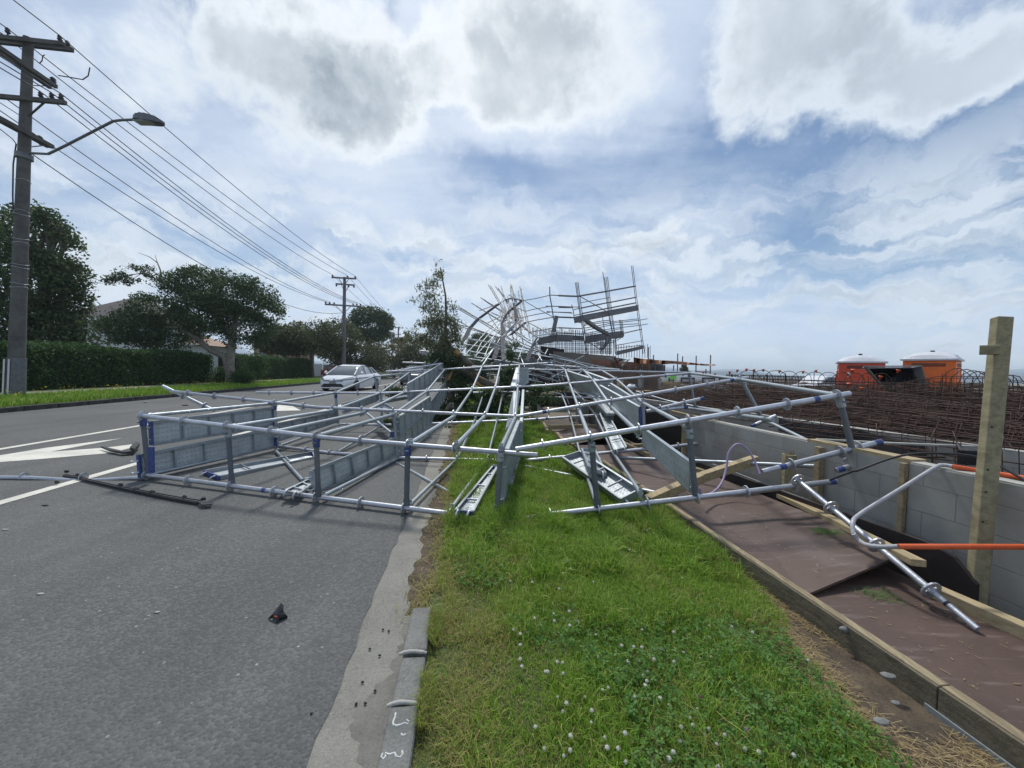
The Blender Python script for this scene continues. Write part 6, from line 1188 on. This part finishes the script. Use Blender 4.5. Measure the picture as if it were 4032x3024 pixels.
# gate, wall, houses
b = MB(); a0 = at(1224, 1485, Y=46); b.frame(Vector((a0.x, 46, .2)), Vector((1.25, .2, 0)), Vector((0, .06, 0)), UZ*1.55); setp(b.build('gate', M['white']), 'white gate panel at the end of the second hedge', 'gate')
b = MB(); a0 = at(1272, 1485, Y=46.3); b.frame(Vector((a0.x, 46.3, .2)), Vector((2.6, .2, 0)), Vector((0, .1, 0)), UZ*1.5); setp(b.build('boundary_wall', M['conc']), 'pale boundary wall behind the parked white car', 'wall')
rc_ = thing('parked_car', 'small red parked car half hidden behind the white gate', 'car', tuple(at(1278, 1480, Y=45))); p0 = at(1262, 1480, Y=45); b = MB()
b.prism([Vector((p0.x+x, 45, .25+z)) for x, z in ((0, .2), (0, .75), (.5, .85), (.9, 1.3), (1.9, 1.3), (2.0, .2))], Vector((0, 1.5, 0))); b.build('body', M['redcar'], rc_, bevel=.06); b = MB(); b.prism([Vector((p0.x+x, 44.98, .25+z)) for x, z in ((.65, .88), (.95, 1.22), (1.8, 1.22), (1.8, .88))], Vector((0, .015, 0))); b.build('window', M['glass'], rc_)
def house(label, u0, u1, vtop, vwall, Yd, roofm, wallm='house', dep=7):
    p = at(u0, vwall, Y=Yd); q_ = at(u1, vwall, Y=Yd); rtp = at((u0+u1)/2, vtop, Y=Yd+dep/2); h = thing('house', label, 'house', ((p.x+q_.x)/2, Yd+dep/2, .3), 'houses behind the hedge')
    b = MB(); b.frame(Vector((p.x, Yd, .3)), Vector((q_.x-p.x, 0, 0)), Vector((0, dep, 0)), UZ*(p.z-.3)); b.build('wall', M[wallm], h)
    e = .5; zr = rtp.z; b = MB(); x0, x1, y0, y1, zw = p.x-e, q_.x+e, Yd-e, Yd+dep+e, p.z; xm0, xm1, ym = x0+dep*.45, x1-dep*.45, (y0+y1)/2
    V = [Vector(x) for x in ((x0, y0, zw), (x1, y0, zw), (x1, y1, zw), (x0, y1, zw), (xm0, ym, zr), (xm1, ym, zr))]; b.add(V, [(0, 1, 5, 4), (1, 2, 5), (2, 3, 4, 5), (3, 0, 4), (3, 2, 1, 0)])
    b.build('roof', M[roofm], h); b = MB(); b.bar(V[0], V[1], .1, .18); b.build('fascia', M['white'], h)
    n_ = max(2, int((x1-x0)/3.5))
    for i in range(n_):
        x = p.x+(q_.x-p.x)*(i+.5)/n_; b = MB(); b.frame(Vector((x-.55, Yd-.03, zw-1.9)), Vector((1.1, 0, 0)), Vector((0, .03, 0)), UZ*1.3); w_ = b.build('window', M['white'], h); b = MB(); b.frame(Vector((x-.48, Yd-.05, zw-1.83)), Vector((.96, 0, 0)), Vector((0, .02, 0)), UZ*1.16); b.build('pane', M['glass'], w_)
    return h
house('white-walled house with grey tiled roof between the two big trees', 230, 520, 1165, 1255, 30, 'roof')
house('low tan-roofed house glimpsed under the forked tree branches', 560, 760, 1310, 1352, 34, 'tan', 'house', 5)
house('house with a dark roof behind the low tree and second hedge', 1000, 1140, 1280, 1340, 48, 'roof', 'tan', 6)
# ------------------------------------------------------------------ power poles
def insulator(mb, p, m=0, r=.07, up_=True):
    s_ = 1 if up_ else -1; mb.lathe(p, UZ*s_, [(.02, -.1), (.02, .02), (r*.6, .03), (r, .07), (r*.55, .10), (r*.9, .14), (r*.5, .19), (0, .21)], 8, m)
Yp = 12.3
pb = at(60, 1560, Y=Yp); ptop = at(112, 150, Y=Yp); pb.z = .2
pp = thing('power_pole', 'near timber power pole with four sets of crossarms at the left edge', 'power pole', tuple(pb), 'power poles'); b = MB(); b.tube([pb, pb.lerp(ptop, .5), ptop], [.20, .162, .115], 14); b.build('pole', M['polew'], pp)
def pz_(v): # point on the pole axis at image row v
    k = (v-1560)/(150-1560); return pb.lerp(ptop, max(0, min(1, k)))
b = MB(); c0_, c1_ = pz_(1560), pz_(1400); b.tube([c0_, c1_], [.225, .215], 14)
b.build('base_guard', M['galvd'], pp); b = MB()
for dx in (-.12, .03): b.frame(c0_+Vector((dx, -.240, .05)), Vector((.05, 0, 0)), Vector((0, .012, 0)), c1_-c0_-UZ*.1)
b.build('painted_stripe', M['white'], pp)
b = MB()
for v in (700, 820, 930, 1030, 1105, 1120, 835, 945, 1042):
    c = pz_(v); r_ = .12+.095*(v-150)/1410+.008; b.tube([c+Vector((math.cos(a)*r_, math.sin(a)*r_, .02*math.sin(a*2+v))) for a in np.linspace(0, 6.283, 17)], .006, 4)
b.build('wire_band', M['galv'], pp)
b = MB(); b.tube([pz_(560)+Vector((-.2, -.05, 0)), pz_(640)+Vector((-.27, -.05, 0)), pz_(760)+Vector((-.25, -.05, 0)), pz_(820)+Vector((-.22, -.05, 0))], .02, 5); b.tube([pz_(520)+Vector((-.6, -.2, .1)), pz_(545)+Vector((-.25, -.1, 0)), pz_(560)+Vector((-.2, -.05, 0))], .014, 5); b.build('cable_duct', M['wire'], pp)
def arm_at(k_, x0, y0, x1, y1, off, th=.11, along='R'):
    c = pz_(px(k_, 0, (y0+y1)/2)[1]) if along == 'R' else pz_(px(k_, 0, (y0+y1)/2)[1])
    return c
arms = []
def arm(vc, left, right, off, th=.12, dirv=None, wid=.1):
    c = pz_(vc)+(off if off is not None else Vector((0, 0, 0))); d_ = dirv or Vector((1, 0, 0)); b = MB(); b.bar(c+d_*left, c+d_*right, wid, th); b.build('crossarm', M['polew'], pp); return c, d_
XR = (R*.97+D*-.0).normalized()
cA, _ = arm(157, -1.6, 1.0, Vector((0, .22, 0)), dirv=XR); cB, _ = arm(178, -1.6, 1.22, Vector((0, -.22, 0)), dirv=XR)
c3, _ = arm(397, -1.6, 1.3, Vector((0, -.2, 0)), dirv=XR)
cC, _ = arm(262, -1.5, .85, Vector((-.20, 0, 0)), dirv=D); arm(268, -1.5, .68, Vector((.18, 0, -.05)), dirv=D)
cD, _ = arm(505, -1.6, .85, Vector((-.2, 0, 0)), dirv=D); arm(515, -1.6, .65, Vector((.18, 0, -.05)), dirv=D)
b = MB(); ins1 = [cA+XR*-.95+UZ*.06, cB+XR*-.3+UZ*.06+Vector((0, 0, .05)), cB+XR*1.1+UZ*.06]; ins3 = [c3+XR*k+UZ*.06 for k in (-1.5, -.75, .62, .92, 1.18)]
for p in [cA+XR*.85+UZ*.07]+ins1+ins3: b = MB(); insulator(b, p); b.build('insulator', M['wire'], pp)
for p in (cC+D*.8+UZ*.05, cC+D*.6+Vector((.36, 0, -.05)), cD+D*.6): b = MB(); insulator(b, p, 0, .09); b.build('insulator', M['wire'], pp)
b = MB(); b.bar(c3-UZ*.02+XR*.75, pz_(460), .05, .02); b.bar(c3-UZ*.02+XR*-.75, pz_(460), .05, .02); b.bar(cC+D*.8, pz_(330), .05, .02); b.bar(cD+D*.8, pz_(570), .05, .02); b.build('arm_brace', M['polew'], pp)
# street lamp on the same pole
sl = thing('street_lamp', 'street lamp on a long bent arm reaching over the road from the near power pole', 'street lamp', tuple(pz_(603)), None)
def lampp(x, y):
    u, v = px('I', x, y); k = (u-80)/(640-80); return at(u, v, Y=Yp-.3*k)
b = MB(); b.tube([pz_(605), lampp(225, 1112), lampp(350, 1118), lampp(480, 1055), lampp(820, 880), lampp(880, 872), lampp(990, 868)], .036, 8); b.tube([pz_(595), pz_(615)], .2, 12); b.build('arm', M['galvd'], sl)
h0, h1 = lampp(975, 855), lampp(1188, 878); dx = (h1-h0); b = MB(); sec = []
for k, hw, zt, zb_ in ((0, .06, .05, -.05), (.12, .12, .10, -.06), (.45, .17, .12, -.10), (.8, .15, .07, -.10), (1., .05, -.02, -.09)):
    c = h0+dx*k; sec.append([c+Vector((0, -hw, zb_)), c+Vector((0, hw, zb_)), c+Vector((0, hw*.75, zt)), c+Vector((0, -hw*.75, zt))])
vs = [p for s_ in sec for p in s_]; fs = [(i*4+j, i*4+(j+1) % 4, (i+1)*4+(j+1) % 4, (i+1)*4+j) for i in range(4) for j in range(4)]+[(3, 2, 1, 0), (16, 17, 18, 19)]; b.add(vs, fs, 0); b.tube([h0+dx*.2+UZ*.1, h0+dx*.2+UZ*.17], .045, 8); b.build('lamp_head', M['galvd'], sl)
b = MB(); c = h0+dx*.5-UZ*.105; b.box(c, .75, .26, .02); b.build('lens', M['lampg'], sl)
# second and third pole
def farpole(label, ub, vb_, ut, vt, Yd, r0, armlist, brace=True):
    B0 = at(ub, vb_, Y=Yd); B0.z = 0.1; T0 = at(ut, vt, Y=Yd); t_ = thing('power_pole', label, 'power pole', tuple(B0), 'power poles'); b = MB(); b.tube([B0, T0], [r0*1.25, r0*.75], 10); b.build('pole', M['polec'], t_); out_ = []
    for (k, xa, ya, xb, yb_, ins) in armlist:
        A_, B_ = zat(k, xa, ya, Y=Yd-.2), zat(k, xb, yb_, Y=Yd-.2); b = MB(); b.bar(A_, B_, .12, .16); b.build('crossarm', M['polec'], t_); b = MB(); row = []
        for q_ in ins: c = A_.lerp(B_, abs(q_)); insulator(b, c+UZ*(.08 if q_ >= 0 else -.08), 0, .12, q_ >= 0); row.append(c+UZ*.3)
        b.build('insulator', M['wire'], t_); out_.append(row)
        if brace: b = MB(); mid = A_.lerp(B_, .5); b.bar(A_.lerp(B_, .28), mid-UZ*.9, .05, .05); b.bar(A_.lerp(B_, .72), mid-UZ*.9, .05, .05); b.build('arm_brace', M['polec'], t_)
    return t_, out_, T0
_, P2, _t = farpole('second power pole with three crossarms behind the white car', 1352, 1440, 1357, 1091, 43, .2, [('F', 430, 255, 698, 270, (.04, .64, .96)), ('F', 475, 325, 680, 340, (-.04, -.68, -.97)), ('F', 358, 548, 757, 573, (.02, .13, .25, .77, .87, .97))])
_, P3, _t = farpole('third, smallest power pole far along the road', 1567, 1440, 1569, 1288, 92, .2, [('F', 1110, 797, 1210, 808, (.05, .6, .95)), ('F', 1108, 872, 1185, 880, (.1, .9))], False)
def wire(label, a, b_, sag, r=.012, ext=0, group='overhead wires'):
    pts_ = [a.lerp(b_, k)-UZ*(sag*4*k*(1-k)) for k in np.linspace(0, 1, 17)]; w_ = MB(); w_.tube(pts_, [r+.010*(p-Vector((0, 0, CH))).length/45 for p in pts_], 5, cap=False); o = w_.build('overhead_wire', M['wire']); setp(o, label, 'wire', group)
top1 = [cA+XR*-.95+UZ*.25, cB+XR*-.3+UZ*.28, cB+XR*1.1+UZ*.25]
for i in range(3): wire('upper overhead wire between the near pole and the second pole', top1[i], P2[0][i], .55)
order = [0, 1, 3, 4, 5]
for i in range(5): wire('lower overhead wire between the near pole and the second pole', ins3[i]+UZ*.2, P2[2][order[i]], .9)
wire('lowest overhead cable dropping from the near pole towards the trees', pz_(575), at(1345, 1232, Y=43), 1.6)
for k in range(3): wire('overhead wire continuing from the near pole out of the frame above the camera', top1[k], top1[k]-D*26-R*.5+UZ*.2, .35, group='overhead wires towards the camera')
for k in range(5): wire('overhead wire continuing from the near pole out of the frame above the camera', ins3[k]+UZ*.2, ins3[k]-D*26+UZ*.2, .5, group='overhead wires towards the camera')
for k in range(3): wire('far overhead wire between the second and third pole', P2[0][k], P3[0][k], .5, .008, group='far overhead wires')
for k in (0, 5): wire('far overhead wire between the second and third pole', P2[2][k], P3[1][min(1, k)], .5, .008, group='far overhead wires')
w_ = MB(); w_.tube([lampp(*p) for p in ((424, 548), (500, 560), (600, 578), (640, 550), (652, 490))], .016, 5); w_.tube([lampp(*p) for p in ((285, 462), (305, 440), (310, 405), (325, 398))], .014, 5); w_.build('jumper', M['wire'], pp)
# ------------------------------------------------------------------ cars
def car(label, P0, ang, bodym, L_=4.5, W_=1.78, H_=1.48, ute=False, sc=1.):
    t_ = thing('car', label, 'car', tuple(P0)); ca, sa = math.cos(ang), math.sin(ang); fx = Vector((ca, sa, 0))*sc; fy = Vector((-sa, ca, 0))*sc; uz = UZ*sc
    def w_(x, y, z): return Vector(P0)+fx*x+fy*y+uz*z       # x forward from rear, y left
    prof = [(0, .42, .80), (0.02, .62, .86), (.06, .95, .84), (.35, 1.02, .82), (.9, 1.0, .88), (2.0, .95, .89), (3.2, .92, .89), (3.75, .84, .87), (4.2, .73, .80), (4.42, .60, .68), (4.5, .42, .62)] if not ute else [(0, .5, .85), (.02, .75, .88), (.06, .98, .88), (.5, 1.0, .88), (1.6, 1.0, .89), (2.6, 1.02, .89), (3.4, 1.02, .88), (4.0, .98, .86), (4.35, .90, .80), (4.45, .7, .75), (4.5, .5, .7)]
    b = MB(); n = len(prof); vs = []
    for (x, z, hw) in prof:
        hw *= W_/1.78; x *= L_/4.5; zl = .20 if .3 < x < 4.2 else .28
        vs += [w_(x, -hw*.93, zl), w_(x, -hw*1.0, (zl+z)*.45), w_(x, -hw*.985, z*.93), w_(x, -hw*.80, z), w_(x, 0, z*1.015), w_(x, hw*.80, z), w_(x, hw*.985, z*.93), w_(x, hw, (zl+z)*.45), w_(x, hw*.93, zl)]
    fs = [(i*9+j, (i+1)*9+j, (i+1)*9+j+1, i*9+j+1) for i in range(n-1) for j in range(8)]+[tuple(range(8, -1, -1))[::-1], tuple(range((n-1)*9, n*9))[::-1]]
    b.add(vs, [f[::-1] for f in fs], 0, True); body = b.build('body', M[bodym], t_)
    # greenhouse
    cab = [(.30, .99, .70), (1.0, 1.34, .60), (1.75, 1.46, .585), (2.35, 1.455, .585), (2.75, 1.36, .60), (3.62, .90, .74)] if not ute else [(.7, 1.0, .74), (1.0, 1.62, .64), (1.7, 1.70, .64), (2.4, 1.66, .64), (3.1, 1.02, .74)]
    b = MB(); vs = []
    for (x, z, hw) in cab:
        hw *= W_/1.78; zb_ = .88 if not ute else .98
        vs += [w_(x, -min(.80, hw+.2)*W_/1.78, zb_), w_(x, -hw, z-.03), w_(x, -hw*.8, z), w_(x, hw*.8, z), w_(x, hw, z-.03), w_(x, min(.80, hw+.2)*W_/1.78, zb_)]
    n = len(cab); b.add(vs, [((i+1)*6+j, i*6+j, i*6+j+1, (i+1)*6+j+1)[::-1] for i in range(n-1) for j in range(5)]+[tuple(range(6)), tuple(range((n-1)*6, n*6))[::-1]], 0, True); b.build('glasshouse', M['screen'], t_)
    # roof skin and pillars
    b = MB(); rr_ = [c for c in cab if c[1] > 1.3]
    for i in range(len(rr_)-1):
        (x0, z0, h0_), (x1, z1, h1_) = rr_[i], rr_[i+1]; h0_ *= W_/1.78; h1_ *= W_/1.78
        b.add([w_(x0, -h0_-.01, z0-.02), w_(x0, -h0_*.8, z0+.015), w_(x0, h0_*.8, z0+.015), w_(x0, h0_+.01, z0-.02), w_(x1, -h1_-.01, z1-.02), w_(x1, -h1_*.8, z1+.015), w_(x1, h1_*.8, z1+.015), w_(x1, h1_+.01, z1-.02)], [(4, 0, 1, 5)[::-1], (5, 1, 2, 6)[::-1], (6, 2, 3, 7)[::-1]], 0, True)
    b.build('roof', M[bodym], t_)
    for sg in (-1, 1):
        b = MB(); k = W_/1.78
        for (x0, z0, y0, x1, z1, y1) in ((cab[-1][0]+.03, cab[-1][1], .76, cab[-2][0], cab[-2][1], .605), (cab[0][0], .98, .72, cab[1][0], cab[1][1], .61), (2.15, .92, .81, 2.1, 1.44, .60), (cab[1][0]+.1, .95, .79, cab[1][0]+.25, cab[1][1], .61)):
            b.bar(w_(x0, sg*y0*k, z0), w_(x1, sg*y1*k, z1), .06*sc, .05*sc)
        b.build('pillar', M[bodym], t_)
        b = MB(); b.ball(w_(3.25, sg*1.0*k, 1.0), .12*sc, 0, (.7, 1.1, .75)); b.build('mirror', M[bodym], t_)
        b = MB(); b.prism([w_(4.12, sg*.80*k, .66), w_(4.33, sg*.70*k, .62), w_(4.44, sg*.50*k, .58), w_(4.44, sg*.50*k, .68), w_(4.30, sg*.66*k, .72), w_(3.95, sg*.84*k, .78)], w_(0, 0, .03)-w_(-.02, 0, 0)); b.build('headlight', M['lampg'], t_)
        for xw in (.78, 3.62):
            b = MB(); b.tube([w_(xw, sg*.70*k, .32), w_(xw, sg*.895*k, .32)], .32*sc, 20); wh = b.build('wheel', M['rubber'], t_)
            b = MB(); b.tube([w_(xw, sg*.89*k, .32), w_(xw, sg*.905*k, .32)], .20*sc, 14)
            for q_ in range(5): a = q_*1.2566; b.bar(w_(xw, sg*.91*k, .32), w_(xw+.2*math.cos(a), sg*.91*k, .32+.2*math.sin(a)), .05*sc, .01)
            b.build('rim', M['galvb'], wh)
    k = W_/1.78
    b = MB(); b.prism([w_(4.505, -.62*k, .25), w_(4.505, .62*k, .25), w_(4.49, .45*k, .42), w_(4.49, -.45*k, .42)], w_(.02, 0, 0)-w_(0, 0, 0)); b.prism([w_(4.47, -.5*k, .56), w_(4.47, .5*k, .56), w_(4.455, .5*k, .60), w_(4.455, -.5*k, .60)], w_(.02, 0, 0)-w_(0, 0, 0)); b.build('grille', M['rubber'], t_)
    b = MB(); b.prism([w_(4.53, -.18, .43), w_(4.53, .18, .43), w_(4.52, .18, .54), w_(4.52, -.18, .54)], w_(.015, 0, 0)-w_(0, 0, 0)); b.build('number_plate', M['conc'], t_)
    b = MB(); b.tube([w_(4.52, -.62*k, .20), w_(4.56, 0, .19), w_(4.52, .62*k, .20)], .035*sc, 6); b.build('bumper_lip', M[bodym], t_)
    if ute: b = MB(); b.frame(w_(.1, -.75*k, 1.0), w_(.55, 0, 0)-w_(0, 0, 0), w_(0, 1.5*k, 0)-w_(0, 0, 0), uz*.02); b.build('tray', M['rubber'], t_)
    return t_
hd = math.atan2(-D.y, -D.x)
Pf = at(1335, 1541, z=0.); 
car('white hatchback driving towards the camera in the oncoming lane', (Pf.x-.05, Pf.y+4.55, 0), hd-math.radians(9), 'whitecar', sc=1.08, W_=1.85)
Pg = at(1600, 1516, z=0.); car('grey pickup following behind the white hatchback, half hidden by tubes', (Pg.x-.0, Pg.y+4.2, 0), hd+math.radians(-2), 'greycar', L_=4.9, W_=1.9, ute=True)
# ------------------------------------------------------------------ the snapped street tree under the scaffold
ft_ = thing('fallen_tree', 'snapped street tree crushed under the scaffold with its leafy top still upright', 'tree', tuple(at(1790, 1650, Y=12)))
def tp_(pts_, Yd=12.0): return [zat('S', x, y, Y=Yd) for x, y in pts_]
b = MB(); b.tube(tp_([(300, 1180), (290, 950), (340, 800), (430, 700), (520, 690)]), [.19, .17, .15, .13, .10], 10); b.tube(tp_([(520, 690), (640, 760), (760, 840), (900, 900), (1100, 990)]), [.13, .14, .14, .13, .11], 10)
b.tube(tp_([(770, 790), (720, 650), (560, 500), (430, 400), (330, 310), (260, 200), (240, 0), (250, -250), (240, -600), (150, -1100)]), [.13, .10, .09, .08, .07, .06, .05, .04, .03, .012], 8)
b.tube(tp_([(490, 620), (470, 480), (420, 330)]), [.04, .03, .02], 6); b.tube(tp_([(560, 720), (540, 900), (620, 1100)]), [.05, .04, .02], 6); b.tube(tp_([(240, 600), (370, 650)]), [.02, .04], 6)
b.build('trunk', M['bark'], ft_)
b = MB(); b.tube(tp_([(250, 1400), (330, 1300), (350, 1260), (370, 1470)], 10.2), [.05, .07, .05, .03], 7); b.build('broken_branch', M['barkpale'], ft_)
b = MB(); b.tube(tp_([(290, 870), (330, 780), (370, 690)], 11.84), [.05, .03, .02], 6); b.tube(tp_([(760, 905), (850, 970), (980, 1000)], 11.84), [.07, .05, .02], 6); b.tube(tp_([(395, 385), (440, 400), (480, 430)], 11.88), [.09, .09, .06], 7); b.tube(tp_([(450, 420), (440, 470)], 11.88), [.05, .015], 6); b.tube(tp_([(770, 760), (820, 810), (900, 860)], 11.86), [.03, .04, .01], 6); b.build('torn_wood', M['wound'], ft_)
def lb_(lst, Yd): return [(tuple(at(u, v, Y=Yd)), (ru*Yd/F, ru*Yd/F*.8, rv*Yd/F)) for u, v, ru, rv in lst]
leaves('leafy_top', lb_([(1722, 1040, 10, 16), (1728, 1085, 26, 32), (1700, 1120, 36, 22), (1735, 1115, 22, 26), (1660, 1130, 28, 12), (1700, 1160, 40, 25), (1665, 1180, 44, 20), (1622, 1185, 16, 8), (1715, 1210, 45, 35), (1680, 1210, 30, 20), (1765, 1185, 12, 28), (1785, 1215, 18, 20), (1770, 1260, 40, 26)], 12), 1700, .058, 'leaf_pale', ft_, 90, shell=.1, droop=.9, aspect=.26, gap=.5, gs=5)
leaves('leafy_side', lb_([(1730, 1265, 60, 45), (1680, 1275, 40, 22), (1640, 1300, 28, 20), (1735, 1320, 70, 45), (1660, 1330, 40, 30), (1620, 1340, 28, 18), (1790, 1290, 34, 36), (1800, 1330, 30, 30), (1750, 1370, 80, 40), (1680, 1360, 40, 26), (1600, 1310, 16, 10)], 12), 5200, .058, 'leaf_pale', ft_, 91, shell=.05, droop=.8, aspect=.26, gap=.35, gs=4)
leaves('lower_foliage', lb_([(1760, 1420, 60, 40), (1790, 1450, 40, 35), (1720, 1410, 45, 26), (1840, 1480, 40, 30), (1800, 1520, 60, 40), (1850, 1560, 50, 30), (1800, 1590, 70, 35), (1900, 1590, 50, 25), (1760, 1610, 50, 25)], 12), 9000, .06, 'leaf_round', ft_, 92, shell=.05, droop=.8, aspect=.28, gap=.2, gs=4)
leaves('lower_foliage', lb_([(1830, 1620, 70, 22), (1900, 1610, 60, 26), (1740, 1640, 60, 22), (1600, 1655, 50, 18), (1960, 1600, 40, 40), (1985, 1500, 22, 45), (2010, 1460, 22, 20), (1930, 1555, 45, 30), (1880, 1640, 50, 22), (2150, 1575, 60, 16), (2120, 1600, 40, 20), (1560, 1545, 50, 22)], 10.3), 9000, .055, 'leaf_round', ft_, 93, shell=.05, droop=.6, aspect=.28, gap=.2, gs=4)
leaves('lower_foliage', lb_([(2010, 1400, 16, 40), (2030, 1360, 12, 15), (2120, 1530, 40, 14), (2190, 1525, 50, 10), (2060, 1570, 60, 26), (1770, 1700, 40, 20), (1520, 1700, 45, 16), (1530, 1665, 40, 12)], 9.2), 3600, .05, 'leaf_round', ft_, 94, shell=.05, droop=.6, aspect=.28, gap=.2, gs=4)
# frayed stems of small plants in the pit side

hb = MB(); hb.box((0, 1000, 30), 5200, 5200, 63); hz_o = hb.build('haze', M['white'], origin=(0, 0, 0)); hz_o.data.materials.clear()
hm = bpy.data.materials.new('haze_air'); hm.use_nodes = True; hn = hm.node_tree.nodes; hn.clear(); ho = hn.new('ShaderNodeOutputMaterial'); pvn = hn.new('ShaderNodeVolumePrincipled')
pvn.inputs['Color'].default_value = (.80, .92, 1, 1); pvn.inputs['Density'].default_value = .0005; pvn.inputs['Anisotropy'].default_value = .3; hm.node_tree.links.new(pvn.outputs[0], ho.inputs['Volume'])
hz_o.data.materials.append(hm); setp(hz_o, kind='stuff')

rl = random.Random(33)
for i, lb_ in enumerate(('splintered timber offcut lying beyond the pit among the far ledgers, nearest one', 'splintered timber offcut lying beyond the pit among the far ledgers, middle one', 'splintered timber offcut lying beyond the pit among the far ledgers, farthest one', 'pale batten lying flat beyond the far plywood sheet', 'pale batten leaning against the dark lower wall')):
    p_ = at(2080+i*48, 1560-i*9, Y=12.8+i*.4); timber('offcut', lb_, [p_, p_+Vector((rl.uniform(.6, 1.4), rl.uniform(-.6, .6), rl.uniform(-.1, .15)))], .12, .05, 'wood' if i % 2 else 'woodold')
